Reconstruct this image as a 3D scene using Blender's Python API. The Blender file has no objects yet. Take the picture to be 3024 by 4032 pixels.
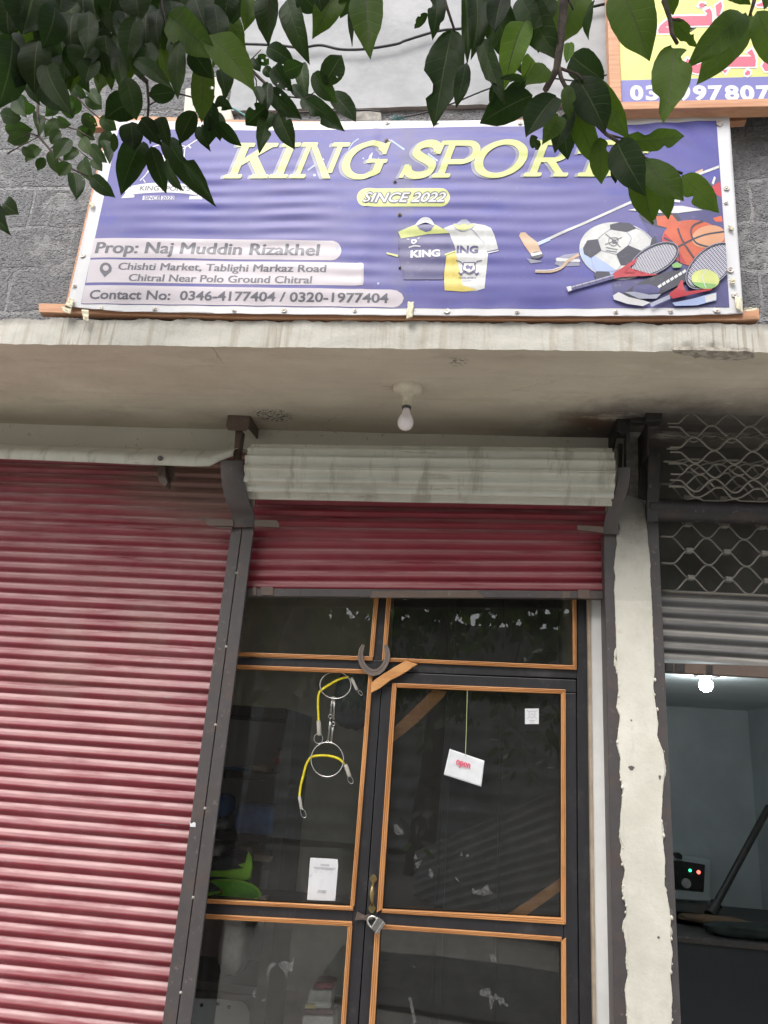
import bpy, bmesh, math, random
from mathutils import Vector, Matrix, noise
random.seed(7)
sc = bpy.context.scene
COL = sc.collection
R = math.radians
# ---------------------------------------------------------------- camera, sky, sun, exposure
FPX, CX, CY = 3028.0, 1512.0, 2016.0
EYE = Vector((0, 0, 1.55))
_z = Vector((668, 9266, -FPX)).normalized()                 # the world's up axis as the lens sees it
_x = -Vector((-27000, (668*27000-FPX*FPX)/9266, -FPX)); _x = (_x-_z*_x.dot(_z)).normalized()
_y = _z.cross(_x)
CAMROT = Matrix((_x, _y, _z))
cam = bpy.data.cameras.new('Camera'); camo = bpy.data.objects.new('Camera', cam); COL.objects.link(camo)
cam.sensor_fit = 'HORIZONTAL'; cam.sensor_width = 36; cam.lens = 36*FPX/3024
cam.clip_start = .05; cam.clip_end = 400
camo.matrix_world = Matrix.Translation(EYE) @ CAMROT.to_4x4()
sc.camera = camo
SUN_EL, SUN_AZ = 52, 200                                     # behind the photographer
w = bpy.data.worlds.new('World'); sc.world = w; w.use_nodes = True
nt = w.node_tree; nt.nodes.clear()
sky = nt.nodes.new('ShaderNodeTexSky'); sky.sky_type = 'NISHITA'; sky.sun_disc = False
sky.sun_elevation = R(SUN_EL); sky.sun_rotation = R(SUN_AZ); sky.air_density = 1.0; sky.dust_density = 4.0
hs = nt.nodes.new('ShaderNodeHueSaturation'); hs.inputs['Saturation'].default_value = .35   # overcast
bg = nt.nodes.new('ShaderNodeBackground'); bg.inputs['Strength'].default_value = .15
wo = nt.nodes.new('ShaderNodeOutputWorld')
nt.links.new(sky.outputs[0], hs.inputs['Color']); nt.links.new(hs.outputs[0], bg.inputs['Color']); nt.links.new(bg.outputs[0], wo.inputs[0])
sl = bpy.data.lights.new('Sun', 'SUN'); sl.energy = .9; sl.angle = R(25); sl.color = (1, .97, .93)
so = bpy.data.objects.new('Sun', sl); COL.objects.link(so)
_d = Vector((math.sin(R(SUN_AZ))*math.cos(R(SUN_EL)), math.cos(R(SUN_AZ))*math.cos(R(SUN_EL)), math.sin(R(SUN_EL))))
so.rotation_euler = _d.to_track_quat('Z', 'Y').to_euler(); so.location = (0, -3, 8)
sc.view_settings.view_transform = 'Standard'; sc.view_settings.look = 'None'
sc.view_settings.gamma = 1; sc.view_settings.use_curve_mapping = False
sc.view_settings.exposure = 1.0
sc.cycles.max_bounces = 10; sc.cycles.diffuse_bounces = 5; sc.cycles.transparent_max_bounces = 16
sc.cycles.use_denoising = True

# ---------------------------------------------------------------- helpers
CROPS = dict(F=(0, 0, 1), D=(0, 0, 3024/1659),
  C1=(0, 0, .9114), C2=(1512, 0, .9114), C3=(0, 900, .9114), C4=(1512, 900, .9114), C5=(0, 1800, .9114), C6=(1512, 1800, .9114),
  C7=(700, 2700, .66305), C8=(1800, 2600, .73779), Z1=(820, 1560, .30139), Z2=(2300, 1560, .43641), Z3=(2364, 0, .39783),
  Z4=(1980, 680, .57263), Z5=(1480, 820, .36166), Z6=(440, 500, .42194), Z7=(300, 3000, .48222), Z8=(1300, 2480, .42194),
  L1=(0, 0, .5425), L2=(800, 0, .5425), L3=(1600, 0, .5425), L4=(1200, 2600, .31646), L5=(2600, 3200, .37622),
  Q1=(1480, 2700, .47016), L6=(1300, 3300, .24111), L7=(750, 3700, .42194), L8=(1400, 3600, .60277))
def full(c, x, y):
    o = CROPS[c]; return o[0]+x*o[2], o[1]+y*o[2]
def ray(c, x, y):
    u, v = full(c, x, y); return CAMROT @ Vector((u-CX, CY-v, -FPX))
def P(c, x, y, Y):                     # measured point of the facade, on the upright plane at depth Y
    d = ray(c, x, y); return EYE + d*(Y/d.y)
def PZ(c, x, y, Z):                    # the same on a level plane
    d = ray(c, x, y); return EYE + d*((Z-EYE.z)/d.z)
def PX(c, x, y, X):
    d = ray(c, x, y); return EYE + d*(X/d.x)
def pp(c, pts, Y): return [P(c, x, y, Y) for x, y in pts]
V = Vector

class MB:
    def __init__(s): s.v = []; s.f = []; s.m = []
    def face(s, pts, mi=0):
        i = len(s.v); s.v += [V(p) for p in pts]; s.f.append(tuple(range(i, i+len(pts)))); s.m.append(mi)
    def prism(s, poly, off, mi=0, side=None):
        n = len(poly); i = len(s.v); off = V(off)
        s.v += [V(p) for p in poly] + [V(p)+off for p in poly]
        s.f.append(tuple(range(i, i+n))); s.m.append(mi)
        s.f.append(tuple(range(i+2*n-1, i+n-1, -1))); s.m.append(mi)
        for k in range(n):
            j = (k+1) % n
            s.f.append((i+k, i+n+k, i+n+j, i+j)); s.m.append(mi if side is None else side)
    def px(s, c, pts, Y, d, mi=0): s.prism(pp(c, pts, Y), (0, d, 0), mi)
    def box(s, x0, x1, y0, y1, z0, z1, mi=0):
        s.prism([(x0, y0, z0), (x1, y0, z0), (x1, y0, z1), (x0, y0, z1)], (0, y1-y0, 0), mi)
    def tube(s, path, r, n=8, mi=0, cap=True):
        path = [V(p) for p in path]; N = len(path)
        rr = r if isinstance(r, (list, tuple)) else [r]*N
        i0 = len(s.v); t0 = (path[1]-path[0]).normalized()
        a = t0.cross(V((0, 0, 1)) if abs(t0.z) < .9 else V((1, 0, 0))).normalized()
        for k in range(N):
            t = (path[min(k+1, N-1)]-path[max(k-1, 0)]).normalized()
            a = (a-t*a.dot(t)).normalized(); b = t.cross(a)
            for q in range(n):
                g = 2*math.pi*q/n; s.v.append(path[k]+(a*math.cos(g)+b*math.sin(g))*rr[k])
        for k in range(N-1):
            for q in range(n):
                p = i0+k*n+q; e = i0+k*n+(q+1) % n
                s.f.append((p, e, e+n, p+n)); s.m.append(mi)
        if cap:
            s.f.append(tuple(i0+q for q in reversed(range(n)))); s.m.append(mi)
            s.f.append(tuple(i0+(N-1)*n+q for q in range(n))); s.m.append(mi)
    def lathe(s, prof, c, n=20, mi=0, ax=None):
        c = V(c); i0 = len(s.v); q0 = (V(ax).normalized() if ax else V((0, 0, 1))).to_track_quat('Z', 'Y')
        for r, z in prof:
            for k in range(n):
                g = 2*math.pi*k/n; s.v.append(c + q0 @ V((r*math.cos(g), r*math.sin(g), z)))
        for j in range(len(prof)-1):
            for k in range(n):
                a = i0+j*n+k; b = i0+j*n+(k+1) % n
                s.f.append((a, b, b+n, a+n)); s.m.append(mi)
        s.f.append(tuple(i0+k for k in reversed(range(n)))); s.m.append(mi)
        s.f.append(tuple(i0+(len(prof)-1)*n+k for k in range(n))); s.m.append(mi)
    def grid(s, nu, nv, fn, mi=0):
        i0 = len(s.v)
        for a in range(nu+1):
            for b in range(nv+1): s.v.append(V(fn(a/nu, b/nv)))
        for a in range(nu):
            for b in range(nv):
                i = i0+a*(nv+1)+b; s.f.append((i, i+1, i+nv+2, i+nv+1)); s.m.append(mi)
    def build(s, name, mats, parent=None, smooth=False, bevel=0, sub=0, norm=True, weld=False, solid=0, loc=None):
        me = bpy.data.meshes.new(name)
        o0 = V(parent['_o']) if parent is not None else V(loc or (0, 0, 0))
        me.from_pydata([tuple(p-o0) for p in s.v], [], s.f)
        if getattr(s, 'att', None):
            at = me.attributes.new('leafco', 'FLOAT_VECTOR', 'POINT'); at.data.foreach_set('vector', [q for p in s.att for q in p])
        for mt in (mats if isinstance(mats, (list, tuple)) else [mats]): me.materials.append(mt)
        for k, p in enumerate(me.polygons): p.material_index = s.m[k]; p.use_smooth = bool(smooth)
        if norm:
            bm = bmesh.new(); bm.from_mesh(me)
            if weld: bmesh.ops.remove_doubles(bm, verts=bm.verts, dist=1e-4)
            bmesh.ops.recalc_face_normals(bm, faces=bm.faces); bm.to_mesh(me); bm.free()
        o = bpy.data.objects.new(name, me); COL.objects.link(o)
        if parent is not None: o.parent = parent; o['_o'] = parent['_o']
        else: o.location = o0; o['_o'] = tuple(o0)
        if solid:
            md = o.modifiers.new('Solidify', 'SOLIDIFY'); md.thickness = solid
        if bevel:
            md = o.modifiers.new('Bevel', 'BEVEL'); md.width = bevel; md.segments = 2; md.limit_method = 'ANGLE'
        if sub:
            md = o.modifiers.new('Subd', 'SUBSURF'); md.levels = sub; md.render_levels = sub
        if smooth and smooth != True:
            md = None
            me.set_sharp_from_angle(angle=R(smooth))
        return o
def build_split(s, name, mats, parent=None, **kw):           # one object per connected piece
    par = list(range(len(s.v)))
    def find(i):
        while par[i] != i: par[i] = par[par[i]]; i = par[i]
        return i
    for f in s.f:
        r_ = find(f[0])
        for i in f[1:]: par[find(i)] = r_
    gr = {}
    for k, f in enumerate(s.f): gr.setdefault(find(f[0]), []).append(k)
    out = []
    for ks in gr.values():
        q = MB(); mp = {}
        for k in ks:
            g_ = []
            for i in s.f[k]:
                if i not in mp: mp[i] = len(q.v); q.v.append(s.v[i])
                g_.append(mp[i])
            q.f.append(tuple(g_)); q.m.append(s.m[k])
        out.append(q.build(name, mats, parent, **kw))
    return out
MB.build_split = build_split
def tag(o, label=None, cat=None, group=None, kind=None):
    if label: o['label'] = label
    if cat: o['category'] = cat
    if group: o['group'] = group
    if kind: o['kind'] = kind
    return o
def thing(name, label, cat, loc, group=None):
    o = bpy.data.objects.new(name, None); COL.objects.link(o); o.location = V(loc); o['_o'] = tuple(loc)
    o.empty_display_size = .1
    return tag(o, label, cat, group)

# ---------------------------------------------------------------- node materials
class N:
    def __init__(s, name):
        s.mat = bpy.data.materials.new(name); s.mat.use_nodes = True; s.t = s.mat.node_tree; s.t.nodes.clear()
        s.out = s.t.nodes.new('ShaderNodeOutputMaterial'); s.geo = s.t.nodes.new('ShaderNodeNewGeometry')
        s.pos = s.geo.outputs['Position']; s.nor = s.geo.outputs['Normal']
    def nd(s, k, **kw):
        n = s.t.nodes.new('ShaderNode'+k)
        for a, b in kw.items(): setattr(n, a, b)
        return n
    def put(s, sock, val):
        if isinstance(val, bpy.types.NodeSocket): s.t.links.new(val, sock)
        elif isinstance(val, (tuple, list)) and len(val) == 3 and sock.type == 'RGBA': sock.default_value = (*val, 1)
        else: sock.default_value = val
    def vec(s, sx=1, sy=1, sz=1, off=(0, 0, 0), src=None):
        n = s.nd('Mapping'); s.put(n.inputs[0], src or s.pos); n.inputs['Scale'].default_value = (sx, sy, sz); n.inputs['Location'].default_value = off
        return n.outputs[0]
    def noise(s, scale=5, detail=4, rough=.55, vec=None, dist=0):
        n = s.nd('TexNoise'); s.put(n.inputs['Vector'], vec or s.pos); n.inputs['Scale'].default_value = scale
        n.inputs['Detail'].default_value = detail; n.inputs['Roughness'].default_value = rough; n.inputs['Distortion'].default_value = dist
        return n.outputs[0]
    def voro(s, scale=20, vec=None, feat='F1'):
        n = s.nd('TexVoronoi', feature=feat); s.put(n.inputs['Vector'], vec or s.pos); n.inputs['Scale'].default_value = scale
        return n.outputs[0]
    def step(s, fac, a, b, lo=0., hi=1.):
        n = s.nd('MapRange', interpolation_type='SMOOTHSTEP'); s.put(n.inputs[0], fac)
        for i, q in zip((1, 2, 3, 4), (a, b, lo, hi)): n.inputs[i].default_value = q
        return n.outputs[0]
    def math(s, op, a, b=0.):
        n = s.nd('Math', operation=op); s.put(n.inputs[0], a); s.put(n.inputs[1], b); return n.outputs[0]
    def mix(s, fac, a, b, mode='MIX'):
        n = s.nd('Mix', data_type='RGBA', blend_type=mode)
        s.put(n.inputs[0], fac); s.put(n.inputs[6], a); s.put(n.inputs[7], b); return n.outputs[2]
    def bump(s, h, strength=.5, dist=.01, prev=None):
        n = s.nd('Bump'); s.put(n.inputs['Height'], h); n.inputs['Strength'].default_value = strength; n.inputs['Distance'].default_value = dist
        if prev: s.put(n.inputs['Normal'], prev)
        return n.outputs[0]
    def nz(s):
        n = s.nd('SeparateXYZ'); s.put(n.inputs[0], s.nor); return n.outputs[2]
    def xyz(s):
        n = s.nd('SeparateXYZ'); s.put(n.inputs[0], s.pos); return n.outputs
    def spot(s, p, r0, r1, sc_=(1, 1, 1), nscale=9, namt=.4):   # a stain round a point of the place
        n = s.nd('VectorMath', operation='SUBTRACT'); s.put(n.inputs[0], s.pos); n.inputs[1].default_value = tuple(p)
        m = s.nd('VectorMath', operation='MULTIPLY'); s.put(m.inputs[0], n.outputs[0]); m.inputs[1].default_value = sc_
        l = s.nd('VectorMath', operation='LENGTH'); s.put(l.inputs[0], m.outputs[0])
        d = s.math('ADD', l.outputs['Value'], s.math('MULTIPLY', s.math('SUBTRACT', s.noise(nscale, 5, .7), .5), namt))
        return s.step(d, r0, r1, 1., 0.)
    def done(s, col, rough=.6, metal=0., normal=None, spec=.5, **kw):
        b = s.nd('BsdfPrincipled'); s.b = b
        s.put(b.inputs['Base Color'], col); s.put(b.inputs['Roughness'], rough); s.put(b.inputs['Metallic'], metal)
        s.put(b.inputs['Specular IOR Level'], spec)
        if normal is not None: s.put(b.inputs['Normal'], normal)
        for k, q in kw.items(): s.put(b.inputs[k.replace('_', ' ')], q)
        s.t.links.new(b.outputs[0], s.out.inputs[0]); return s.mat
def plain(name, col, rough=.6, metal=0., var=.2, scale=12, bump=.15, bs=90, spec=.4, dust=None, **kw):
    n = N(name)
    c = n.mix(n.step(n.noise(scale, 5, .6), .3, .7), tuple(q*(1-var) for q in col), tuple(min(1, q*(1+var)) for q in col))
    if dust: c = n.mix(n.math('MULTIPLY', n.step(n.noise(scale*2.3, 6, .7), .45, .75), dust[1]), c, dust[0])
    return n.done(c, rough, metal, n.bump(n.noise(bs, 4, .6), bump, .004) if bump else None, spec, **kw)
# ---------------------------------------------------------------- materials
YB, YF, YS = 2.345, 2.365, 3.05          # banner sheet, canopy edge, shutter plane
ZS = 2.929                               # underside of the canopy
def m_block():
    n = N('concrete_block')
    warp = n.mix(.035, n.pos, n.nd('TexNoise').outputs[1])
    t = n.nd('VectorMath', operation='SUBTRACT'); nn = n.nd('TexNoise'); n.put(nn.inputs['Vector'], n.pos); nn.inputs['Scale'].default_value = 9; nn.inputs['Detail'].default_value = 5
    n.put(t.inputs[0], nn.outputs[1]); t.inputs[1].default_value = (.5, .5, .5)
    t2 = n.nd('VectorMath', operation='MULTIPLY'); n.put(t2.inputs[0], t.outputs[0]); t2.inputs[1].default_value = (.055, 0, .05)
    t3 = n.nd('VectorMath', operation='ADD'); n.put(t3.inputs[0], n.pos); n.put(t3.inputs[1], t2.outputs[0])
    sp = n.nd('SeparateXYZ'); n.put(sp.inputs[0], t3.outputs[0]); cb = n.nd('CombineXYZ')
    n.put(cb.inputs[0], n.math('ADD', sp.outputs[0], .02)); n.put(cb.inputs[1], n.math('ADD', sp.outputs[2], .012))
    br = n.nd('TexBrick'); n.put(br.inputs['Vector'], cb.outputs[0]); br.inputs['Scale'].default_value = 1
    br.inputs['Brick Width'].default_value = .40; br.inputs['Row Height'].default_value = .195; br.inputs['Mortar Size'].default_value = .011; br.inputs['Mortar Smooth'].default_value = .5
    br.inputs['Color1'].default_value = (0, 0, 0, 1); br.inputs['Color2'].default_value = (0, 0, 0, 1); br.inputs['Mortar'].default_value = (1, 1, 1, 1)
    smear = n.step(n.noise(4.5, 7, .75, None, .4), .47, .60)
    mort = n.math('MAXIMUM', n.math('MULTIPLY', br.outputs['Fac'], n.step(n.noise(6, 5, .7), .3, .6, .25, .9)), n.math('MULTIPLY', smear, .85))
    grit = n.noise(120, 6, .75); pores = n.step(n.voro(75, n.vec(1, 1, 1.5)), .05, .45)
    c = n.mix(n.math('ADD', n.math('MULTIPLY', n.step(grit, .3, .7), .8), n.math('MULTIPLY', n.noise(3, 4, .6), .2)), (.05, .05, .055), (.50, .50, .51)); c = n.mix(n.math('MULTIPLY', pores, .5), c, (.36, .36, .37))
    c = n.mix(mort, c, n.mix(n.noise(14, 5), (.24, .24, .245), (.37, .365, .36)))
    h = n.math('ADD', n.math('MULTIPLY', n.math('ADD', pores, grit), n.math('SUBTRACT', 1., n.math('MULTIPLY', mort, .85))), n.math('MULTIPLY', mort, n.noise(25, 6, .7)))
    return n.done(c, .92, 0, n.bump(h, 1.0, .022), .2)
def m_plaster():
    n = N('grey_plaster')
    c = n.mix(n.step(n.noise(3.2, 7, .65), .3, .7), (.31, .315, .325), (.44, .44, .45))
    c = n.mix(n.step(n.noise(9, 8, .75), .6, .75), c, (.30, .30, .31))
    x = n.xyz(); c = n.mix(n.step(x[0], .45, .62), c, n.mix(n.noise(7, 5), (.48, .49, .52), (.62, .63, .65)))
    return n.done(c, .85, 0, n.bump(n.noise(18, 7, .65), .35, .01), .25)
def m_fascia():
    n = N('stained_whitewash')
    st = n.step(n.noise(1, 5, .65, n.vec(26, 3, 2.2)), .5, .68)
    dr = n.step(n.noise(1, 3, .5, n.vec(60, 3, 3.)), .52, .6)
    z = n.xyz()[2]
    c = n.mix(n.noise(6, 6, .65), (.38, .365, .32), (.60, .585, .535))
    c = n.mix(n.math('MULTIPLY', st, .55), c, (.34, .30, .235))
    reg = n.step(n.noise(1.7, 2, .5, n.vec(1, 0, 0)), .46, .6)
    c = n.mix(n.math('MULTIPLY', n.math('MULTIPLY', dr, reg), .6), c, (.29, .245, .18))
    top = n.step(n.math('ADD', z, n.math('MULTIPLY', n.noise(22, 6, .7), .06)), ZS+.105, ZS+.14)
    c = n.mix(n.math('MULTIPLY', top, .8), c, (.29, .275, .25))
    c = n.mix(n.math('MULTIPLY', n.step(n.noise(45, 5, .7), .66, .74), .6), c, (.22, .2, .17))
    return n.done(c, .85, 0, n.bump(n.noise(30, 7, .7), .5, .008), .25)
def m_soffit():
    n = N('soffit_paint')
    c = n.mix(n.step(n.noise(2.2, 6, .6, n.vec(1, 1.8, 1)), .25, .75), (.47, .425, .345), (.60, .55, .455))
    c = n.mix(n.math('MULTIPLY', n.step(n.noise(5, 7, .65, n.vec(1, 2, 1)), .55, .72), .45), c, (.37, .325, .26))
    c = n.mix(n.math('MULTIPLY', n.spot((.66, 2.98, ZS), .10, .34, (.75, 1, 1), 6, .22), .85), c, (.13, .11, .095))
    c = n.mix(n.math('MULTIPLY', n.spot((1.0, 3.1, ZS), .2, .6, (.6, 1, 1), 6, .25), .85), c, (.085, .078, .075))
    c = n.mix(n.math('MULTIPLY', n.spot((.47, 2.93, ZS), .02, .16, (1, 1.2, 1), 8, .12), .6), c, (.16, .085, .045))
    pk = n.math('MULTIPLY', n.spot(PZ('D', 592, 897, ZS), .045, .075, (.75, 1, 1), 30, .06), n.step(n.noise(70, 5, .75), .5, .56))
    pk2 = n.math('MULTIPLY', n.spot(PZ('D', 990, 783, ZS), .025, .05, (1, 1, 1), 30, .06), n.step(n.noise(60, 5, .75), .5, .58))
    c = n.mix(n.math('MAXIMUM', pk, n.math('MULTIPLY', pk2, .7)), c, (.075, .08, .085))
    ck = n.math('MULTIPLY', n.step(n.voro(1.7, n.mix(.12, n.pos, n.noise(4, 5, .7)), 'DISTANCE_TO_EDGE'), .002, .006, 1., 0.), n.step(n.noise(1.3, 2, .5), .5, .62))
    c = n.mix(n.math('MULTIPLY', ck, .5), c, (.2, .18, .15)); c = n.mix(n.math('MULTIPLY', n.step(n.noise(55, 5, .7), .64, .74), .6), c, (.24, .21, .18)); c = n.mix(n.math('MULTIPLY', n.step(n.noise(1, 4, .6, n.vec(1.2, 30, 1)), .55, .7), .18), c, (.3, .27, .22))
    c = n.mix(n.math('MULTIPLY', n.step(n.noise(2.6, 7, .7, n.vec(1, 2.2, 1, (3, 1, 0))), .54, .66), .45), c, (.66, .62, .53))
    return n.done(c, .8, 0, n.bump(n.math('ADD', n.noise(8, 7, .65), n.math('MULTIPLY', pk, -.6)), .35, .012), .25)
def m_lintel():
    n = N('cream_lintel')
    c = n.mix(n.noise(5, 6, .6), (.56, .54, .46), (.70, .68, .59))
    c = n.mix(n.math('MULTIPLY', n.step(n.noise(30, 5, .7), .62, .7), .6), c, (.2, .18, .15))
    return n.done(c, .8, 0, n.bump(n.noise(20, 6, .6), .3, .008), .3)
def m_pillar():
    n = N('cream_pillar_plaster')
    z = n.xyz()[2]
    c = n.mix(n.step(n.noise(4, 6, .65), .35, .7), (.58, .56, .485), (.71, .69, .61))
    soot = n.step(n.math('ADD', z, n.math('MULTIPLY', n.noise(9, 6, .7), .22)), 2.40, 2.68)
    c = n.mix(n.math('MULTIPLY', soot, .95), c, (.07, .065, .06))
    c = n.mix(n.math('MULTIPLY', n.step(n.noise(16, 6, .7), .56, .72), .4), c, (.45, .40, .32)); c = n.mix(n.math('MULTIPLY', n.step(n.noise(1, 6, .7, n.vec(22, 5, 3.5)), .56, .72), .35), c, (.42, .39, .34)); c = n.mix(n.math('MULTIPLY', n.step(z, .5, 1.2, 1, 0), n.step(n.noise(9, 6, .7), .48, .66, 0, .5)), c, (.50, .45, .38))
    band = n.step(n.math('ADD', z, n.math('MULTIPLY', n.noise(8, 4, .6), .05)), 2.225, 2.235)
    c = n.mix(n.math('MULTIPLY', band, .3), c, (.42, .40, .36))
    return n.done(c, .8, 0, n.bump(n.noise(14, 7, .65), .5, .01), .25)
def m_shutter(name, red, dust_sheen, amt, scr=True, rough=.42):
    n = N(name)
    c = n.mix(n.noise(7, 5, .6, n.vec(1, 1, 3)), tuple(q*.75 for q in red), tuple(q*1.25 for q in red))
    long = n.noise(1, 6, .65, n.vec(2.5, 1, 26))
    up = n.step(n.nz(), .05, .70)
    d = n.math('MULTIPLY', n.math('MULTIPLY', up, n.step(long, .25, .62)), amt)  # up-facing ribs paled: settled dust plus sky sheen put into the colour
    c = n.mix(d, c, dust_sheen)
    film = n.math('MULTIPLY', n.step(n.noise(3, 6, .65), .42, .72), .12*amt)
    c = n.mix(film, c, dust_sheen)
    if scr:
        wear = n.step(n.noise(1, 7, .7, n.vec(3.2, 1, 45)), .655, .70)
        c = n.mix(n.math('MULTIPLY', wear, .8), c, (.15, .155, .165))
        sp_ = n.math('MULTIPLY', n.spot((-1.15, YS, 2.66), .12, .42, (.8, 1, 1.5), 5, .25), .7); c = n.mix(sp_, c, (.17, .12, .09))
        smud = n.math('MULTIPLY', n.step(n.noise(1.3, 5, .6), .55, .7), .22)
        c = n.mix(smud, c, (.27, .22, .17))
    return n.done(c, n.mix(n.noise(20, 5), (rough-.1,)*3, (rough+.2,)*3), 0, n.bump(n.noise(60, 5, .6), .15, .003), .45)
def m_roll():
    n = N('weathered_white_sheet')
    c = n.mix(n.noise(9, 6, .6), (.41, .41, .36), (.60, .60, .53))
    st = n.step(n.noise(1, 6, .7, n.vec(13, 2, 3)), .53, .66)
    c = n.mix(n.math('MULTIPLY', st, .5), c, (.22, .195, .15)); c = n.mix(n.math('MULTIPLY', n.step(n.noise(5, 6, .7), .5, .75), .4), c, (.27, .26, .22))
    c = n.mix(n.math('MULTIPLY', n.step(n.noise(1, 6, .7, n.vec(4, 20, 40)), .6, .7), .55), c, (.26, .23, .17))
    return n.done(c, .5, 0, n.bump(n.noise(40, 5, .6), .2, .003), .4)
def m_iron(name, a, b, rust=.35):
    n = N(name)
    c = n.mix(n.noise(14, 6, .65), a, b)
    c = n.mix(n.math('MULTIPLY', n.step(n.noise(8, 7, .75), .5, .68), rust), c, (.15, .085, .06))
    c = n.mix(n.math('MULTIPLY', n.step(n.noise(35, 5, .7), .6, .72), .35), c, (.33, .30, .28))
    return n.done(c, .5, .25, n.bump(n.noise(70, 5, .65), .3, .003), .45)
def m_wood(name, a, b, sx, sz, rough=.5):
    n = N(name)
    g = n.noise(1, 6, .65, n.vec(sx, 20, sz), .4)
    c = n.mix(n.step(g, .3, .7), a, b)
    c = n.mix(n.math('MULTIPLY', n.step(n.noise(5, 5, .6), .6, .75), .3), c, tuple(q*.55 for q in a))
    return n.done(c, rough, 0, n.bump(g, .25, .003), .35)
def m_black():
    n = N('black_painted_wood')
    g = n.noise(1, 6, .7, n.vec(40, 20, 6))
    c = n.mix(g, (.012, .012, .015), (.035, .034, .038))
    c = n.mix(n.math('MULTIPLY', n.step(n.noise(7, 7, .75), .52, .72), .5), c, (.085, .08, .08))
    c = n.mix(n.math('MULTIPLY', n.step(n.noise(60, 4, .7), .69, .74), .5), c, (.16, .15, .14))
    return n.done(c, .42, 0, n.bump(g, .3, .003), .5)
def m_glass():
    n = N('dusty_window_glass')
    tr = n.nd('BsdfTransparent'); tr.inputs[0].default_value = (.95, .97, .95, 1)
    gl = n.nd('BsdfGlossy'); gl.inputs['Roughness'].default_value = .012
    n.put(gl.inputs['Normal'], n.bump(n.noise(2.2, 2, .4), .05, .02))
    fr = n.nd('Fresnel'); fr.inputs[0].default_value = 1.52
    m1 = n.nd('MixShader'); n.put(m1.inputs[0], n.math('MULTIPLY', fr.outputs[0], 2.5)); n.put(m1.inputs[1], tr.outputs[0]); n.put(m1.inputs[2], gl.outputs[0])
    df = n.nd('BsdfDiffuse'); df.inputs[0].default_value = (.55, .56, .53, 1)
    smear = n.math('MULTIPLY', n.step(n.noise(4, 8, .75, None, .6), .6, .8), .06)
    dots = n.math('MULTIPLY', n.step(n.noise(55, 3, .6), .74, .8), .2)
    m2 = n.nd('MixShader'); n.put(m2.inputs[0], n.math('ADD', .022, n.math('ADD', smear, dots))); n.put(m2.inputs[1], m1.outputs[0]); n.put(m2.inputs[2], df.outputs[0])
    n.t.links.new(m2.outputs[0], n.out.inputs[0]); return n.mat
def m_leaf(name, a, b, tr, amt, rough=.52):
    n = N(name)
    r = n.nd('ObjectInfo')
    c = n.mix(n.step(n.noise(16, 5, .6), .3, .7), a, b)
    c = n.mix(n.math('MULTIPLY', n.step(n.noise(90, 3, .6), .68, .76), .5), c, tuple(q*.4 for q in a))
    at = n.nd('Attribute', attribute_name='leafco'); sx = n.nd('SeparateXYZ'); n.put(sx.inputs[0], at.outputs['Vector'])
    ab = n.math('ABSOLUTE', sx.outputs[1]); fv = n.math('FRACT', n.math('MULTIPLY', n.math('SUBTRACT', sx.outputs[0], n.math('MULTIPLY', ab, .16)), 8.))
    vn = n.math('MULTIPLY', n.step(n.math('ABSOLUTE', n.math('SUBTRACT', fv, .5)), .03, .09, 1., 0.), n.step(ab, .0, .08))
    c = n.mix(n.math('MULTIPLY', vn, .28), c, tuple(min(1, q*2.0) for q in b))
    c = n.mix(n.step(sx.outputs[2], 0., 1., 0., .55), c, tuple(q*1.5+.01 for q in (b[0], b[1], b[2]*.6)))
    p = n.nd('BsdfPrincipled'); n.put(p.inputs['Base Color'], c); p.inputs['Roughness'].default_value = rough; p.inputs['Specular IOR Level'].default_value = .13
    n.put(p.inputs['Normal'], n.bump(vn, .35, .002, n.bump(n.noise(70, 4, .6), .25, .003)))
    t = n.nd('BsdfTranslucent'); n.put(t.inputs[0], n.mix(n.noise(20, 4), tuple(q*.7 for q in tr), tr))
    m = n.nd('MixShader'); m.inputs[0].default_value = amt; n.put(m.inputs[1], p.outputs[0]); n.put(m.inputs[2], t.outputs[0])
    tb_ = n.nd('BsdfTransparent'); mh = n.nd('MixShader')      # insect holes
    hole = n.math('MULTIPLY', n.step(n.voro(34, n.vec(1, 1, 1.2)), .12, .125, 1., 0.), n.step(n.noise(7, 2, .5), .61, .62))
    n.put(mh.inputs[0], hole); n.put(mh.inputs[1], m.outputs[0]); n.put(mh.inputs[2], tb_.outputs[0])
    n.t.links.new(mh.outputs[0], n.out.inputs[0]); return n.mat
def m_vinyl(name, col, var=.14, sc_=3.5, rough=.42, dirt=.3, w2=None):
    n = N(name)
    c = n.mix(n.step(n.noise(sc_, 5, .6), .3, .7), tuple(q*(1-var) for q in col), tuple(min(1, q*(1+var)) for q in col))
    if w2: c = n.mix(n.step(n.noise(1.6, 3, .5), .42, .66), c, w2)
    if dirt: c = n.mix(n.math('MULTIPLY', n.step(n.noise(28, 7, .75), .55, .75), dirt), c, (.36, .35, .36))
    return n.done(c, rough, 0, n.bump(n.noise(150, 3, .5), .06, .002), .4)
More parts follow.
